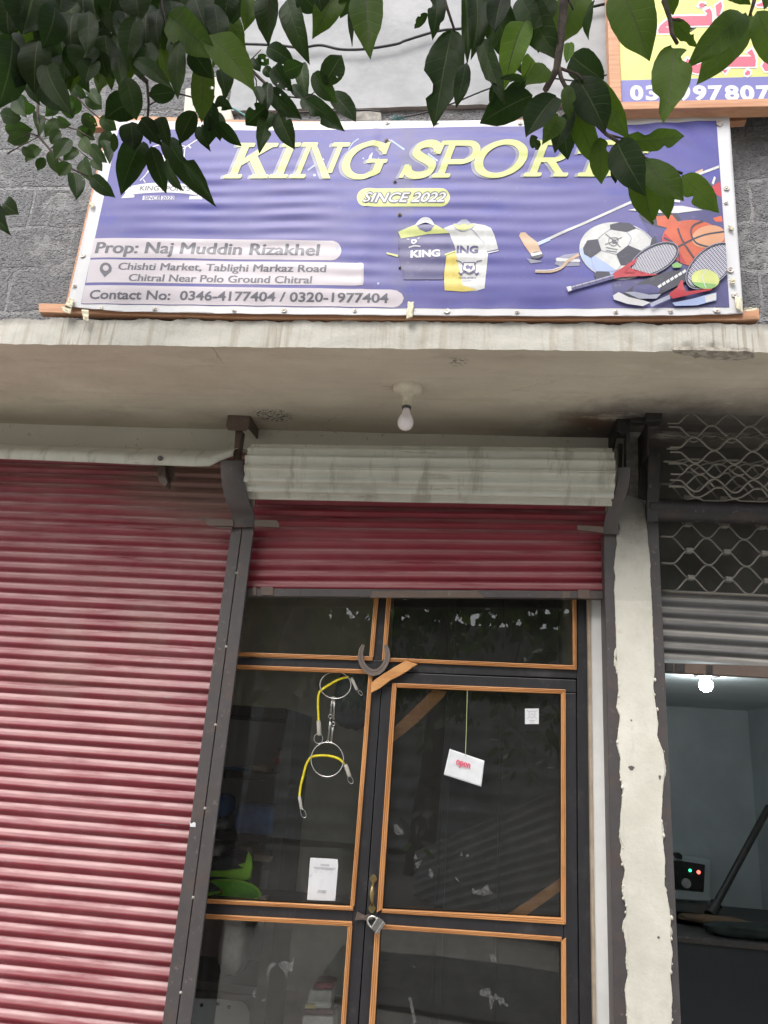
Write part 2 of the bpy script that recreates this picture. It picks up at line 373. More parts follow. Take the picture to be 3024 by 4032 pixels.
MT = dict(
 block=m_block(), plaster=m_plaster(), fascia=m_fascia(), soffit=m_soffit(), lintel=m_lintel(), pillar=m_pillar(),
 rough_cement=plain('rough_cement', (.30, .285, .26), .92, var=.35, scale=25, bump=.8, bs=45),
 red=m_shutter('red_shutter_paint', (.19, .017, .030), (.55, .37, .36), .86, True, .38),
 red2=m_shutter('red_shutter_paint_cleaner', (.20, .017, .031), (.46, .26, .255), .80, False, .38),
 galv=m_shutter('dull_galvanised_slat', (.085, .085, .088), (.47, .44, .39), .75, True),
 roll=m_roll(), iron=m_iron('grey_brown_iron', (.060, .055, .056), (.105, .095, .095)), iron2=m_iron('sooty_iron', (.016, .016, .018), (.05, .047, .046), .25),
 shoe_iron=m_iron('horseshoe_iron', (.15, .12, .105), (.24, .20, .18), .3), rust=m_iron('rusty_iron', (.09, .07, .06), (.17, .125, .10), .6), wire=m_iron('dusty_wire', (.14, .135, .12), (.27, .255, .225), .3),
 bead_h=m_wood('orange_bead_wood_level', (.47, .195, .065), (.72, .37, .15), 3, 90, .4), bead_v=m_wood('orange_bead_wood_upright', (.50, .22, .075), (.74, .40, .17), 90, 3, .4),
 lath=m_wood('raw_lath_wood', (.50, .22, .075), (.66, .34, .13), 10, 30, .6), batten=m_wood('batten_wood', (.44, .21, .115), (.62, .35, .21), 4, 60, .6),
 black=m_black(), glass=m_glass(),
 vinyl_w=m_vinyl('white_vinyl', (.66, .655, .66), .06, 6, .4, .25), 
 steel=plain('bright_steel', (.62, .62, .60), .22, 1., .12, 30, .1), steel2=plain('dull_steel', (.33, .32, .31), .4, .9, .2, 40, .15),
 white=plain('white_board', (.74, .735, .72), .6, 0, .06, 6, .1), paper=plain('white_paper', (.70, .715, .735), .5, 0, .03, 10, .05),
 grey_ink=plain('pale_grey_ink', (.5, .5, .52), .6, 0, .05), pink_ink=plain('pink_ink', (.75, .10, .18), .6, 0, .08),
 int_wall=plain('shop_wall_beige', (.78, .75, .65), .85, 0, .12, 3, .2, 30), int_dark=plain('shop_dark_board', (.09, .088, .078), .7, 0, .25, 5, .2),
 int_white=plain('pale_room_wall', (.52, .56, .56), .8, 0, .08, 3, .15, 25), shelf=plain('dark_shelf_board', (.045, .04, .035), .5, 0, .3, 9, .15),
 floor=plain('dusty_concrete_floor', (.48, .455, .41), .9, 0, .15, 4, .3, 40), asphalt=plain('dusty_asphalt', (.20, .19, .175), .9, 0, .2, 6, .5, 120),
 paving=plain('pale_paving', (.43, .41, .37), .9, 0, .15, 5, .3, 50),
 lamp_white=plain('yellowed_lamp_plastic', (.60, .555, .45), .4, 0, .1, 20, .05), brass=plain('old_brass', (.36, .28, .13), .35, .9, .2, 30, .15),
 bulb=plain('pearl_bulb_glass', (.80, .74, .76), .12, 0, .05, 15, 0, spec=.6),
 cable=plain('black_cable', (.03, .03, .033), .5, 0, .2, 30, .1), teal=plain('teal_twine', (.10, .25, .25), .7, 0, .3, 60, .3),
 rope=plain('yellow_rope', (.74, .62, .025), .6, 0, .15, 120, .4, 260), sleeve=plain('grey_sleeve', (.42, .40, .36), .6, 0, .12, 40, .2),
 tape=plain('old_masking_tape', (.62, .57, .42), .6, 0, .12, 40, .15), washer=plain('tin_washer', (.48, .44, .40), .45, .6, .3, 60, .3, dust=((.2, .11, .07), .6)),
 lime=plain('lime_rubber', (.42, .90, .05), .4, 0, .12, 12, .15), lime_d=plain('green_sole', (.20, .66, .03), .45, 0, .3, 14, .2), shoe_k=plain('black_mesh_fabric', (.040, .047, .052), .55, 0, .3, 30, .2),
 navy=plain('dark_blue_cloth', (.08, .16, .38), .8, 0, .35, 9, .5, 30), bag=plain('cloudy_plastic_bag', (.52, .52, .50), .3, 0, .2, 14, .4, 20),
 red_p=plain('dark_red_plastic', (.22, .02, .03), .4, 0, .2, 14, .1), carton=plain('brown_carton', (.40, .32, .24), .8, 0, .15, 14, .15),
 bark=plain('grey_brown_bark', (.085, .065, .055), .9, 0, .35, 40, .8, 120),
 sheet=plain('dull_ribbed_sheet', (.17, .175, .17), .7, 0., .3, 3, .2), shed=plain('grey_sheet_metal', (.42, .43, .42), .6, .0, .2, 3, .2), 
 leaf_d=m_leaf('dark_leaf', (.010, .019, .009), (.022, .036, .013), (.06, .15, .018), .28),  # leaf variety; shaded and lit tones are put into the base colours
 leaf_g=m_leaf('grey_green_leaf', (.020, .031, .015), (.038, .058, .022), (.08, .19, .02), .30),
 leaf_m=m_leaf('mid_green_leaf', (.034, .064, .014), (.060, .098, .020), (.18, .34, .028), .36),
 leaf_b=m_leaf('young_lit_leaf', (.075, .15, .02), (.12, .22, .03), (.28, .50, .05), .42),
 leaf_w=plain('pale_sheen_leaf', (.20, .235, .16), .33, 0, .2, 20, .1, spec=.7), vein=m_leaf('leaf_midrib', (.05, .065, .028), (.075, .095, .04), (.12, .2, .05), .25),  # leaf_w: sky sheen of the mirrored leaves lightened into the base colour
)
def emit(name, col, s):
    n = N(name); e = n.nd('Emission'); e.inputs[0].default_value = (*col, 1); e.inputs[1].default_value = s
    n.t.links.new(e.outputs[0], n.out.inputs[0]); return n.mat
# ---------------------------------------------------------------- ground, road
g = MB(); g.box(-60, 60, -60, 60, -.4, -.02); tag(g.build('ground', MT['floor']), kind='structure')
g = MB(); g.box(-60, 60, -8.0, -1.6, -.3, -.012); tag(g.build('road', MT['asphalt']), kind='structure')
g = MB(); g.box(-60, 60, -1.6, 3.0, -.3, .12); tag(g.build('pavement', MT['paving'], bevel=.01), kind='structure')
# ---------------------------------------------------------------- the market building
bld = thing('market_building', 'grey block market building with a white edged concrete canopy over its shops', 'building', (0, 3, 0))
XL, XR = -3.4, 2.6
b = MB(); b.box(XL, XR, YF+.065, YF+.25, 3.03, 5.6); b.build('block_wall', MT['block'], bld)
# plastered upper storey, ragged lower edge
b = MB(); pts = []
x0 = P('F', 905, 400, YF+.05).x
zb = P('L2', 700, 800, YF+.05).z; zb2 = P('L2', 1100, 885, YF+.05).z
k = 60
for i in range(k+1):
    x = x0+(XR-x0)*i/k
    pts.append(V((x, YF+.045, zb+.012*(noise.noise((x*9, 0, 1))+.5*noise.noise((x*31, 0, 2)))+(.0 if i > 6 else .0))))
edge = [V((x0+.012*noise.noise((0, z*7, 3)), YF+.045, z)) for z in [5.6-.2*q for q in range(0, 7)]]
b.prism(pts+[V((XR, YF+.045, 5.6))]+edge, (0, .03, 0)); b.build('upper_plaster', MT['plaster'], bld)
# exposed brick end below the plaster and a pale conduit left of it
b = MB(); b.px('L2', [(1085, 806), (1292, 800), (1296, 880), (1085, 884)], YF+.05, .03); b.build('bare_brick', MT['rough_cement'], bld, bevel=.006)
b = MB(); b.px('C1', [(800, 380), (850, 375), (845, 500), (790, 500)], YF+.03, .05); b.px('C1', [(905, 330), (950, 330), (1012, 520), (930, 520)], YF+.035, .05); b.build('pale_pilaster', MT['lintel'], bld, bevel=.006)
# canopy slab: front edge as a worn grid, soffit separate
def dense_loop(a):
    o = []
    for p, q in zip(a, a[1:]+a[:1]):
        for k in range(5): r_ = p.lerp(q, k/5); o.append(r_+V((.004*noise.noise(r_*60), .006*noise.noise(r_*55+V((5, 0, 0))), 0)))
    return o
def slab_front(u, t):
    x = XL+(XR-XL)*u; z = ZS+.108*t
    y = YF+.004*noise.noise((x*3, z*8, 0))+.003*noise.noise((x*14, z*22, 5))
    if t > .95: z += .010*noise.noise((x*12, 0, 4))+.006*noise.noise((x*40, 0, 4))
    if t < .3: z += (.003*noise.noise((x*10, 1, 7))+.002*noise.noise((x*35, 1, 7)))*(1-t/.3)
    cx = x-.735                                           # broken lower edge on the right
    if abs(cx) < .13 and t < .35:
        m = min(1, (0.13-abs(cx))/.03); rg = .5+.9*noise.noise((x*26, 3, 1))
        z += m*.020*max(.15, rg)*(1-t/.35); y += m*.012*max(.2, rg)*(1-t/.35)
    return (x, y, z)
b = MB(); b.grid(900, 14, slab_front); b.build('canopy_edge', MT['fascia'], bld, smooth=True)
def soff(u, t):
    x = XL+(XR-XL)*u; y = YF+.001+t*(3.25-YF); z = ZS+.004*noise.noise((x*1.7, y*2.5, 2))+.002*noise.noise((x*6, y*7, 2))
    cx = x-.735
    if t < .001:
        q = slab_front(u, 0); return q
    if abs(cx) < .14 and t < .11: z += .011*(1-t/.11)*max(0, .5+noise.noise((x*22, y*22, 9)))
    return (x, y, z)
b = MB(); b.grid(420, 60, soff); b.build('canopy_soffit', MT['soffit'], bld, smooth=True)
b = MB(); bp = [PZ('C4', x, y, ZS-.004) for x, y in ((1236, 524), (1262, 540), (1300, 546), (1345, 560), (1380, 556), (1420, 570), (1465, 566), (1500, 573), (1550, 568), (1592, 562), (1600, 545), (1590, 531), (1500, 529), (1400, 527), (1300, 524))]
b.prism(dense_loop(bp), (0, 0, .012)); b.build('broken_edge', plain('broken_plaster', (.36, .33, .28), .95, var=.4, scale=40, bump=.9, bs=70), bld)
b = MB(); b.box(XL, XR, YF+.02, 3.3, ZS+.035, 3.026); b.build('canopy_slab', MT['rough_cement'], bld)
b = MB(); b.box(XL, .66, 3.085, 3.24, 2.42, ZS+.01); b.build('lintel', MT['lintel'], bld)
# right shop's dark lintel, further back
b = MB(); b.box(.72, XR, 3.16, 3.3, P('Z2', 1200, 1050, 3.16).z, ZS+.01); b.build('sooty_lintel', MT['int_dark'], bld)
# pillar: ragged plaster edges over the guide rails
YP = 2.985
lp = [(395, 880), (350, 960), (305, 1050), (300, 1120), (322, 1195), (292, 1250), (296, 1330), (282, 1420), (270, 1540), (282, 1640), (270, 1750), (278, 1833)]
l2 = [(855, 60), (862, 160), (850, 250), (870, 300), (852, 450), (872, 520), (868, 600), (885, 700), (875, 800), (866, 940), (885, 990), (870, 1040), (895, 1120), (885, 1240), (905, 1330), (890, 1450), (908, 1560), (912, 1680), (895, 1760), (905, 1860), (908, 1941)]
rp = [(500, 930), (540, 970), (556, 1060), (562, 1130), (575, 1250), (580, 1330), (592, 1420), (600, 1520), (598, 1620), (605, 1720), (612, 1833)]
r2 = [(1055, 60), (1048, 130), (1058, 220), (1075, 340), (1068, 400), (1105, 500), (1108, 590), (1098, 720), (1092, 850), (1100, 960), (1112, 1080), (1108, 1200), (1128, 1280), (1142, 1390), (1138, 1480), (1152, 1560), (1140, 1680), (1150, 1800), (1145, 1941)]
lft = pp('Z2', lp, YP)+pp('C8', l2, YP); rgt = pp('Z2', rp, YP)+pp('C8', r2, YP)
def dense(a, seed, amp):
    o = []
    for p, q in zip(a, a[1:]):
        m = max(1, int((p-q).length/.003))
        for k in range(m):
            t = p.lerp(q, k/m); t.x += amp*noise.noise((t.z*38, seed, 0))+amp*.8*noise.noise((t.z*120, seed, 0)); o.append(t)
    return o+[a[-1]]
lft = dense(lft, 1, .0015); rgt = dense(rgt, 2, .0015)
poly = lft+[V((lft[-1].x+.01, YP, .12)), V((rgt[-1].x+.01, YP, .12))]+rgt[::-1]
b = MB(); b.prism(poly, (0, .25, 0)); b.build('pillar', MT['pillar'], bld, bevel=.004)
rg = MB()                                                  # mortar squeezed out along the rails
for sd, a in ((-1, lft), (1, rgt)):
    for k in range(18):
        p = random.choice(a[len(a)//3:]); s_ = random.uniform(.002, .006)
        rg.lathe([(0.0005, -s_*1.4), (s_*.8, -s_*.7), (s_, 0), (s_*.7, s_*.8), (.0005, s_*1.5)], p+V((sd*random.uniform(-.004, .004), random.uniform(-.002, .004), 0)), 7, 0)
for k in range(10):                                        # thin slips of spilt plaster on the rails
    sd, a = random.choice(((-1, lft), (1, rgt))); i = random.randrange(len(a)//4, len(a)-30); h_n = random.randrange(8, 28); seg_ = a[i:i+h_n]
    w_ = random.uniform(.003, .011); out = [p+V((sd*w_*max(.05, math.sin(math.pi*(j+.5)/len(seg_))+.5*noise.noise((p.z*160, k, 0))), .0045, 0)) for j, p in enumerate(seg_)]
    rg.prism([p+V((-sd*.002, .0045, 0)) for p in seg_]+out[::-1], (0, .004, 0))
rg.build_split('mortar_squeeze', MT['pillar'], bld, smooth=True)
h_ = MB()
for c, x, y, a_, b_ in (('C8', 930, 575, .010, .008), ('C8', 1082, 625, .004, .008), ('C8', 930, 320, .003, .003), ('C8', 1075, 1480, .004, .004)):
    p = P(c, x, y, YP-.0015); h_.prism([p+V((a_*math.cos(t)*(1+.3*math.sin(3*t)), 0, b_*math.sin(t))) for t in [q*.5236 for q in range(12)]], (0, .001, 0))
h_.build_split('plaster_hole', plain('hole_shadow_cement', (.12, .11, .10), .9), bld)
# soot-grey pier top between the two shutter brackets
b = MB(); b.box(P('Z2', 400, 600, 3.03).x, P('Z2', 560, 600, 3.03).x, 3.02, 3.2, 2.45, ZS+.01); b.build('pier_head', MT['rough_cement'], bld)
# white return beside the door frame
b = MB(); b.px('C8', [(708, -330), (797, -330), (797, 0), (842, 1941), (858, 2600), (742, 2600), (735, 1941), (715, 0)], 3.10, .2)
b.build('white_reveal', MT['white'], bld, bevel=.004)
b = MB(); b.px('C8', [(695, -330), (712, -330), (728, 1000), (742, 1941), (752, 2600), (736, 2600), (726, 1941), (712, 1000)], 3.095, .05); b.build('timber_packing', MT['carton'], bld)
# rooms behind: middle shop, left shop is shut, right shop
def room(x0, x1, y0, y1, z0, z1, mats, nm):
    t = .06
    for n_, (a, c, d, e, f, h), m_ in (('floor', (x0, x1, y0, y1, z0-t, z0), mats[2]), ('ceiling', (x0, x1, y0, y1, z1, z1+t), mats[1]), ('back_wall', (x0, x1, y1, y1+t, z0, z1), mats[0]),
                     ('side_wall', (x0-t, x0, y0, y1+t, z0, z1), mats[0]), ('side_wall', (x1, x1+t, y0, y1+t, z0, z1), mats[0])):
        q = MB(); q.box(a, c, d, e, f, h); q.build(n_, m_, bld)
room(-1.75, .61, 3.2, 5.6, .12, 2.7, (MT['int_wall'], MT['int_wall'], MT['floor']), 'a')
YR = 6.6; xr = P('C8', 1575, 600, YR).x; zr = P('C8', 1300, 255, YR).z
room(.72, xr, 3.3, YR, .12, zr, (MT['int_white'], MT['int_white'], MT['floor']), 'b')
b = MB(); b.box(.72, XR, 3.3, 6.7, zr+.07, 3.0); b.build('ceiling_void', MT['int_dark'], bld)

# ---------------------------------------------------------------- rolling shutters
PITCH = .0458
def corr(z):                                              # slat profile: full flat belly, narrow bright shoulder
    f = (z/PITCH) % 1.0
    return .0065*(math.sin(2*math.pi*f)+.28*math.sin(4*math.pi*f+.7))
def curtain(x0, x1, z0, z1, y, tilt=lambda x, z: 0, sag=.002, n=90, seed=0, ph=0):
    nz_ = int((z1-z0)/PITCH*12)
    def fn(u, t):
        x = x0+(x1-x0)*u; z = z0+(z1-z0)*t
        row = math.floor((z+ph)/PITCH)
        dz = tilt(x, z)+sag*noise.noise((x*1.2, row*.9, seed))
        dy = .0022*noise.noise((x*1.6, row*1.7, seed+3))+.0012*noise.noise((x*7, row*2.3, seed+5))
        return (x, y-corr(z+ph)+dy, z+dz)
    m = MB(); m.grid(n, nz_, fn); return m
# --- left
rail = MB()
t0, tm, t1 = P('Z1', 303, 1712, 2.99), P('Z1', 440, 1745, 2.99), P('Z1', 600, 1705, 2.99)
b0, bm_, b1 = P('Z7', 700, 2140, 2.99), P('Z7', 819, 2140, 2.99), P('Z7', 936, 2140, 2.99)
def down(a, b): q = a+(b-a)*((a.z-.12)/(a.z-b.z)); return q
sh1 = thing('rolling_shutter', 'closed dusty red rolling shutter left of the glazed door, under a white hood', 'shutter', (-1.8, 3.05, .12))
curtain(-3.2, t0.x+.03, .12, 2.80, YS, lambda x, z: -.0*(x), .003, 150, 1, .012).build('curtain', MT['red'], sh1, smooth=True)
m = MB(); m.prism([t0, tm+V((-.0015, 0, .01)), down(tm, bm_)+V((-.0015, 0, 0)), down(t0, b0)], (0, .012, 0)); m.prism([tm+V((-.007, .012, 0)), tm+V((-.0015, .012, 0)), down(tm, bm_)+V((-.0015, .012, 0)), down(tm, bm_)+V((-.007, .012, 0))], (0, .09, 0)); m.build('guide_rail', MT['iron'], sh1, bevel=.003)
# hood: bent white sheet with a torn right end
hb = [(-400, 982), (-200, 985), (0, 995), (200, 1003), (400, 1011), (600, 1019), (760, 1025), (830, 1028), (905, 1028), (950, 1005), (985, 992), (1008, 984)]
hbp = [P('C3', x, y, 2.86) for x, y in hb]
hbp = [V((-3.2, 2.86, hbp[0].z))]+hbp
def hood(u, t):
    x = hbp[0].x+(hbp[-1].x-hbp[0].x)*u
    k = 0
    while k < len(hbp)-2 and hbp[k+1].x < x: k += 1
    f = min(1, max(0, (x-hbp[k].x)/(hbp[k+1].x-hbp[k].x))); zb_ = hbp[k].z*(1-f)+hbp[k+1].z*f
    zt = 2.815; z = zb_+(zt-zb_)*t
    y = 2.86+.21*max(0, (t-.25)/.75)**1.6 - .007*math.sin(t*math.pi*3.3)*(1-.4*t)+.004*noise.noise((x*2.5, t*2, 0))
    return (x, y, z)
m = MB(); m.grid(160, 24, hood); m.build('hood', MT['roll'], sh1, smooth=True, solid=.0025)
m = MB(); p = P('C3', 693, 993, 2.853); m.lathe([(.001, -.008), (.011, -.006), (.011, 0), (.001, 0)], p, 12, ax=(0, 1, 0)); m.build('hood_bolt', MT['iron'], sh1, smooth=40)
m = MB(); pr = [P('C5', x, y, 2.93) for x, y in ((676, 30), (680, 80), (690, 112), (715, 125), (725, 110), (715, 80), (712, 30))]; m.prism(pr, (0, .05, 0)); m.px('C5', [(712, 30), (752, 30), (752, 90), (728, 118), (715, 122)], 2.96, .01); m.build('catch_strap', MT['rust'], sh1, bevel=.002)
# --- middle
sh2 = thing('rolling_shutter', 'half raised red rolling shutter rolled up on its white drum above the glazed door', 'shutter', (-.2, 3.05, 2.2))
cl, cr_ = t1.x-.03, P('Z2', 178, 1300, 2.99).x+.02
zbl, zbr = P('C5', 1075, 568, YS-.01).z, P('C6', 945, 577, YS-.01).z
zt_ = 2.66
def tilt2(x, z):
    f = (x-cl)/(cr_-cl); return (f-.5)*(zbr-zbl)*max(0, min(1, 1.25-(z-zbl)/(zt_-zbl)))
zmid = (zbl+zbr)/2
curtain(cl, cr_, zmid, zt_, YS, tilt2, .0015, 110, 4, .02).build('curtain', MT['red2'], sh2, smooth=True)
def drum(u, t):                                           # rolled-up curtain: corrugated outer wrap with a lap
    A = P('Z1', 430, 600, 2.93); x = xa+(xb-xa)*u
    ang = R(150)-t*R(235); k = t*235/360*2*math.pi*.112/PITCH
    r = .108+.0062*math.sin(2*math.pi*k*1.02)+(.006 if t < .40 else 0)+.0015*noise.noise((x*3, t*9, 1))
    zc_ = 2.673+(u-.5)*.022
    return (x, 2.935-r*math.cos(ang-R(90)+R(0)) if False else 2.935+r*math.cos(ang), zc_+r*math.sin(ang))
xa, xb = P('Z1', 470, 1000, 2.83).x, P('Z2', 276, 600, 2.83).x
def drum(u, t):
    x = xa+(xb-xa)*u; ang = R(20)+t*R(250)                # from the back over the top, down the front
    k = t*250/360*2*math.pi*.112/PITCH
    lap = t < .665
    r = .110+.0085*math.sin(2*math.pi*k*1.0+.4)+(.010 if lap else 0)+.0010*noise.noise((x*2.0, t*5, 1))+.0005*noise.noise((x*9, t*20, 1))
    zc_ = 2.668+(u-.5)*.022
    return (x, 2.935+r*math.cos(ang), zc_+r*math.sin(ang))
m = MB(); m.grid(90, 260, drum); m.build('rolled_wrap', MT['roll'], sh2, smooth=50)
m = MB(); m.lathe([(.001, 0), (.07, 0), (.085, .02), (.085, xb-xa-.02), (.07, xb-xa), (.001, xb-xa)], (xa, 2.935, 2.662), 28, ax=(1, 0, .0)); m.build('drum_core', MT['rust'], sh2, smooth=40)
m = MB()
m.px('C5', [(1068, 566), (1300, 568), (1300, 601), (1066, 601)], YS-.022, .03); m.prism([P('C5', 1300, 568, YS-.022), P('C6', 840, 578, YS-.022), P('C6', 840, 609, YS-.022), P('C5', 1300, 601, YS-.022)], (0, .03, 0))
m.px('C6', [(840, 575), (945, 577), (947, 612), (840, 609)], YS-.022, .03); m.build('bottom_bar', MT['iron'], sh2, bevel=.002)
m = MB(); m.px('D', [(805, 1277), (1030, 1276), (1046, 1291), (800, 1291)], YS-.028, .006); m.px('C5', [(1092, 562), (1108, 562), (1108, 596), (1092, 596)], YS-.027, .006); m.px('C6', [(770, 578), (805, 578), (805, 608), (770, 608)], YS-.026, .005); m.px('C6', [(838, 572), (888, 573), (892, 612), (838, 610)], YS-.027, .006)
m.px('C5', [(1126, 560), (1180, 560), (1180, 596), (1126, 596)], YS-.026, .005); m.build_split('bar_plate', MT['rust'], sh2, bevel=.001)
m = MB(); m.prism([tm+V((.0015, -.001, .01)), t1+V((0, -.001, 0)), down(t1, b1)+V((0, -.001, 0)), down(tm, bm_)+V((.0015, -.001, 0))], (0, .012, 0)); m.prism([tm+V((.0015, .012, 0)), tm+V((.007, .012, 0)), down(tm, bm_)+V((.007, .012, 0)), down(tm, bm_)+V((.0015, .012, 0))], (0, .09, 0))
m.build('guide_rail', MT['iron'], sh2, bevel=.003)
m = MB(); m.prism([P('Z2', 176, 1240, 2.992), P('Z2', 312, 1240, 2.992), down(P('Z2', 300, 1240, 2.992), P('C8', 925, 1941, 2.992)), down(P('Z2', 176, 1240, 2.992), P('C8', 840, 1941, 2.992))], (0, .1, 0)); m.build('guide_rail', MT['iron'], sh2, bevel=.003)
m = MB()                                                   # weld blobs down the seam
for k in range(7):
    f = .08+.13*k; q = tm.lerp(down(tm, bm_), f); m.lathe([(.0005, -.006), (.005, -.003), (.006, 0), (.0005, .005)], q+V((random.uniform(-.003, .003), -.001, 0)), 8, ax=(0, -1, 0))
m.build_split('weld_spot', MT['sleeve'], sh2, smooth=True)
m = MB(); m.px('Z7', [(928, 490), (938, 505), (962, 490), (975, 500), (974, 532), (930, 530)], 2.987, .001); m.build('paper_scrap', MT['paper'], sh2)
# brackets
def strip(rows, crop, th=.006):                            # bent plate: rows of (xl, xr, y, depth)
    m = MB()
    L_ = [P(crop, a, y, d) for a, c, y, d in rows]; R_ = [P(crop, c, y, d) for a, c, y, d in rows]
    for k in range(len(rows)-1):
        for a, c in ((L_, R_),): m.face([a[k], c[k], c[k+1], a[k+1]])
    return m
m = MB()
yb_ = PZ('Z1', 400, 245, ZS).y
m.px('Z1', [(255, 243), (545, 255), (530, 400), (490, 450), (300, 442), (250, 436), (228, 375)], yb_, .007)
q = P('Z1', 545, 255, yb_); m.prism([V((q.x-.006, yb_+.007, ZS+.002)), V((q.x-.006, 3.084, ZS+.002)), V((q.x-.006, 3.084, ZS-.045)), V((q.x-.006, yb_+.007, ZS-.055))], (.007, 0, 0))
m.build('ceiling_bracket', MT['rust'], sh2, bevel=.002)
m = MB(); a, c = P('Z1', 395, 440, yb_+.02), P('Z1', 345, 850, 2.87)
m.prism([a+V((-.014, 0, 0)), a+V((.016, 0, 0)), c+V((.012, 0, 0)), c+V((-.007, 0, 0))], (0, .05, 0)); m.build('bracket_post', MT['rust'], sh2, bevel=.002)
rows = [(163, 460, 845, 2.845), (168, 472, 1000, 2.845), (183, 485, 1150, 2.852), (208, 508, 1270, 2.868), (245, 545, 1390, 2.895), (290, 590, 1490, 2.93), (312, 607, 1540, 2.955), (322, 608, 1620, 2.975), (318, 600, 1712, 2.98)]
strip(rows, 'Z1').build('curved_bracket', MT['iron'], sh2, smooth=60, weld=True, solid=-.007, bevel=.0015)
m = MB(); seam = [P('Z1', x, y, d-.003) for x, y, d in ((320, 850, 2.845), (325, 1000, 2.845), (335, 1150, 2.852), (350, 1270, 2.868), (395, 1390, 2.895), (445, 1490, 2.93), (465, 1560, 2.96), (465, 1620, 2.975))]
sd = []
for a, c in zip(seam, seam[1:]): sd += [a.lerp(c, k/8)+V((random.uniform(-.001, .001), 0, 0)) for k in range(8)]
m.tube(sd, [random.uniform(.0018, .0042) for _ in sd], 6); m.build('weld_seam', MT['iron'], sh2, smooth=True)
m = MB(); m.px('Z1', [(600, 1612), (885, 1614), (932, 1665), (925, 1716), (600, 1700)], 2.965, .008); m.px('Z1', [(-30, 1602), (325, 1607), (330, 1695), (0, 1692), (-35, 1650)], 2.965, .008); m.px('Z1', [(75, 1696), (310, 1700), (312, 1732), (95, 1722)], 2.972, .006); m.build_split('stop_tab', MT['rust'], sh2, bevel=.002)
# right bracket of the middle shutter
m = MB(); yb2 = PZ('Z2', 350, 205, ZS).y
m.px('Z2', [(300, 200), (415, 205), (412, 345), (345, 350), (303, 310)], yb2, .007)
q = P('Z2', 303, 230, yb2); m.prism([V((q.x-.004, yb2+.007, ZS+.002)), V((q.x-.004, 3.084, ZS+.002)), V((q.x-.004, 3.084, ZS-.12)), V((q.x-.004, yb2+.007, ZS-.055))], (.007, 0, 0)); m.build('ceiling_bracket', MT['iron2'], sh2, bevel=.002)
m = MB(); m.px('Z2', [(380, 345), (415, 340), (413, 660), (378, 660)], 2.87, .05); m.px('Z2', [(310, 420), (350, 430), (345, 640), (315, 645)], 2.93, .03); m.build_split('bracket_post', MT['iron2'], sh2, bevel=.002)
rows = [(303, 413, 645, 2.845), (298, 411, 720, 2.848), (288, 402, 790, 2.858), (270, 385, 860, 2.875), (245, 362, 930, 2.9), (215, 335, 1000, 2.93), (190, 310, 1080, 2.955), (178, 305, 1150, 2.97), (176, 315, 1245, 2.982)]
strip(rows, 'Z2').build('curved_bracket', MT['iron'], sh2, smooth=60, weld=True, solid=-.007, bevel=.0015)
m = MB(); m.px('Z2', [(-62, 1160), (178, 1175), (178, 1234), (-62, 1203)], 2.965, .008); m.build_split('stop_tab', MT['rust'], sh2, bevel=.002)
# --- right: link grille above galvanised slats
sh3 = thing('rolling_grille', 'half open link grille shutter with grey slats in front of the lit right shop', 'shutter', (1.2, 3.05, 1.9))
m = MB(); m.px('Z2', [(555, 85), (710, 85), (705, 220), (560, 225)], 2.83, .05); m.px('Z2', [(420, 205), (560, 215), (575, 240), (420, 232)], 2.86, .03); m.build('ceiling_bracket', MT['iron2'], sh3, bevel=.003)
m = MB(); m.px('Z2', [(568, 225), (578, 225), (585, 525), (575, 525)], 2.85, .2); m.px('Z2', [(580, 525), (692, 528), (682, 880), (668, 1130), (570, 1130), (568, 900)], 2.92, .02); m.px('Z2', [(505, 390), (568, 380), (566, 930), (495, 900)], 2.97, .02); m.build_split('drum_plate', MT['iron2'], sh3, bevel=.002)
m = MB(); q0, q1 = P('Z2', 562, 1120, 2.992), P('Z2', 668, 1120, 2.992)
m.prism([q0, q1, down(q1, P('C8', 1196, 1941, 2.992)), down(q0, P('C8', 1120, 1941, 2.992))], (0, .1, 0)); m.build('guide_rail', MT['iron'], sh3, bevel=.003)
gx0 = P('Z2', 690, 1500, 3.04).x; gxe = 2.3
xw0 = P('Z2', 960, 1640, 3.04).x; WX = P('Z2', 1300, 1640, 3.04).x-xw0      # pitch between clips
zc0 = P('Z2', 960, 1640, 3.04).z; AMP = (P('Z2', 960, 1395, 3.04).z-zc0)/4
def wave(x, s):                                            # rounded zigzag
    f = ((x-xw0)/WX) % 1.0; t = 4*abs(f-.5)-1
    return s*(-AMP)*max(-1, min(1, 1.35*math.sin(math.pi/2*t)*(.80) if abs(t) < 2 else t))
nsl = 9; slat_top = P('Z2', 1100, 1780, 3.04).z
m = MB(); cm = MB()
WT = P('Z2', 1000, 905, 3.04).z; xe = xw0-WX/2
for k in range(-1, 26):
    zc_k = zc0+(2*k+1)*AMP; s = 1 if k % 2 == 0 else -1
    path = []
    xs = [gx0+(gxe-gx0)*i/150 for i in range(151)]
    for x in xs:
        z = zc_k+wave(max(x, xe), s)
        y = 3.04
        if z < slat_top-.002: path = path; continue
        if z > WT:                                          # wraps forward over the roll
            a = (z-WT)/.10; y = 2.94+.10*math.cos(min(a, 5)); z = WT+.10*math.sin(min(a, 5))+.012*max(0, a-1)
            if a > 4.6: continue
        path.append(V((x, y+.004*s, z)))
    if len(path) > 20: m.tube(path, .0038, 6)
    for j in range(-1, 14):
        xx = xw0+WX*j
        zz = zc0+4*AMP*(k//2)
        if k % 2 == 0 and gx0+.05 < xx < gxe and slat_top-.01 < zz < WT+.02:
            cm.box(xx-.013, xx+.013, 3.027, 3.053, zz-.010, zz+.010)
m.build_split('link_wire', MT['wire'], sh3, smooth=True); cm.build_split('link_clip', MT['wire'], sh3, bevel=.003)
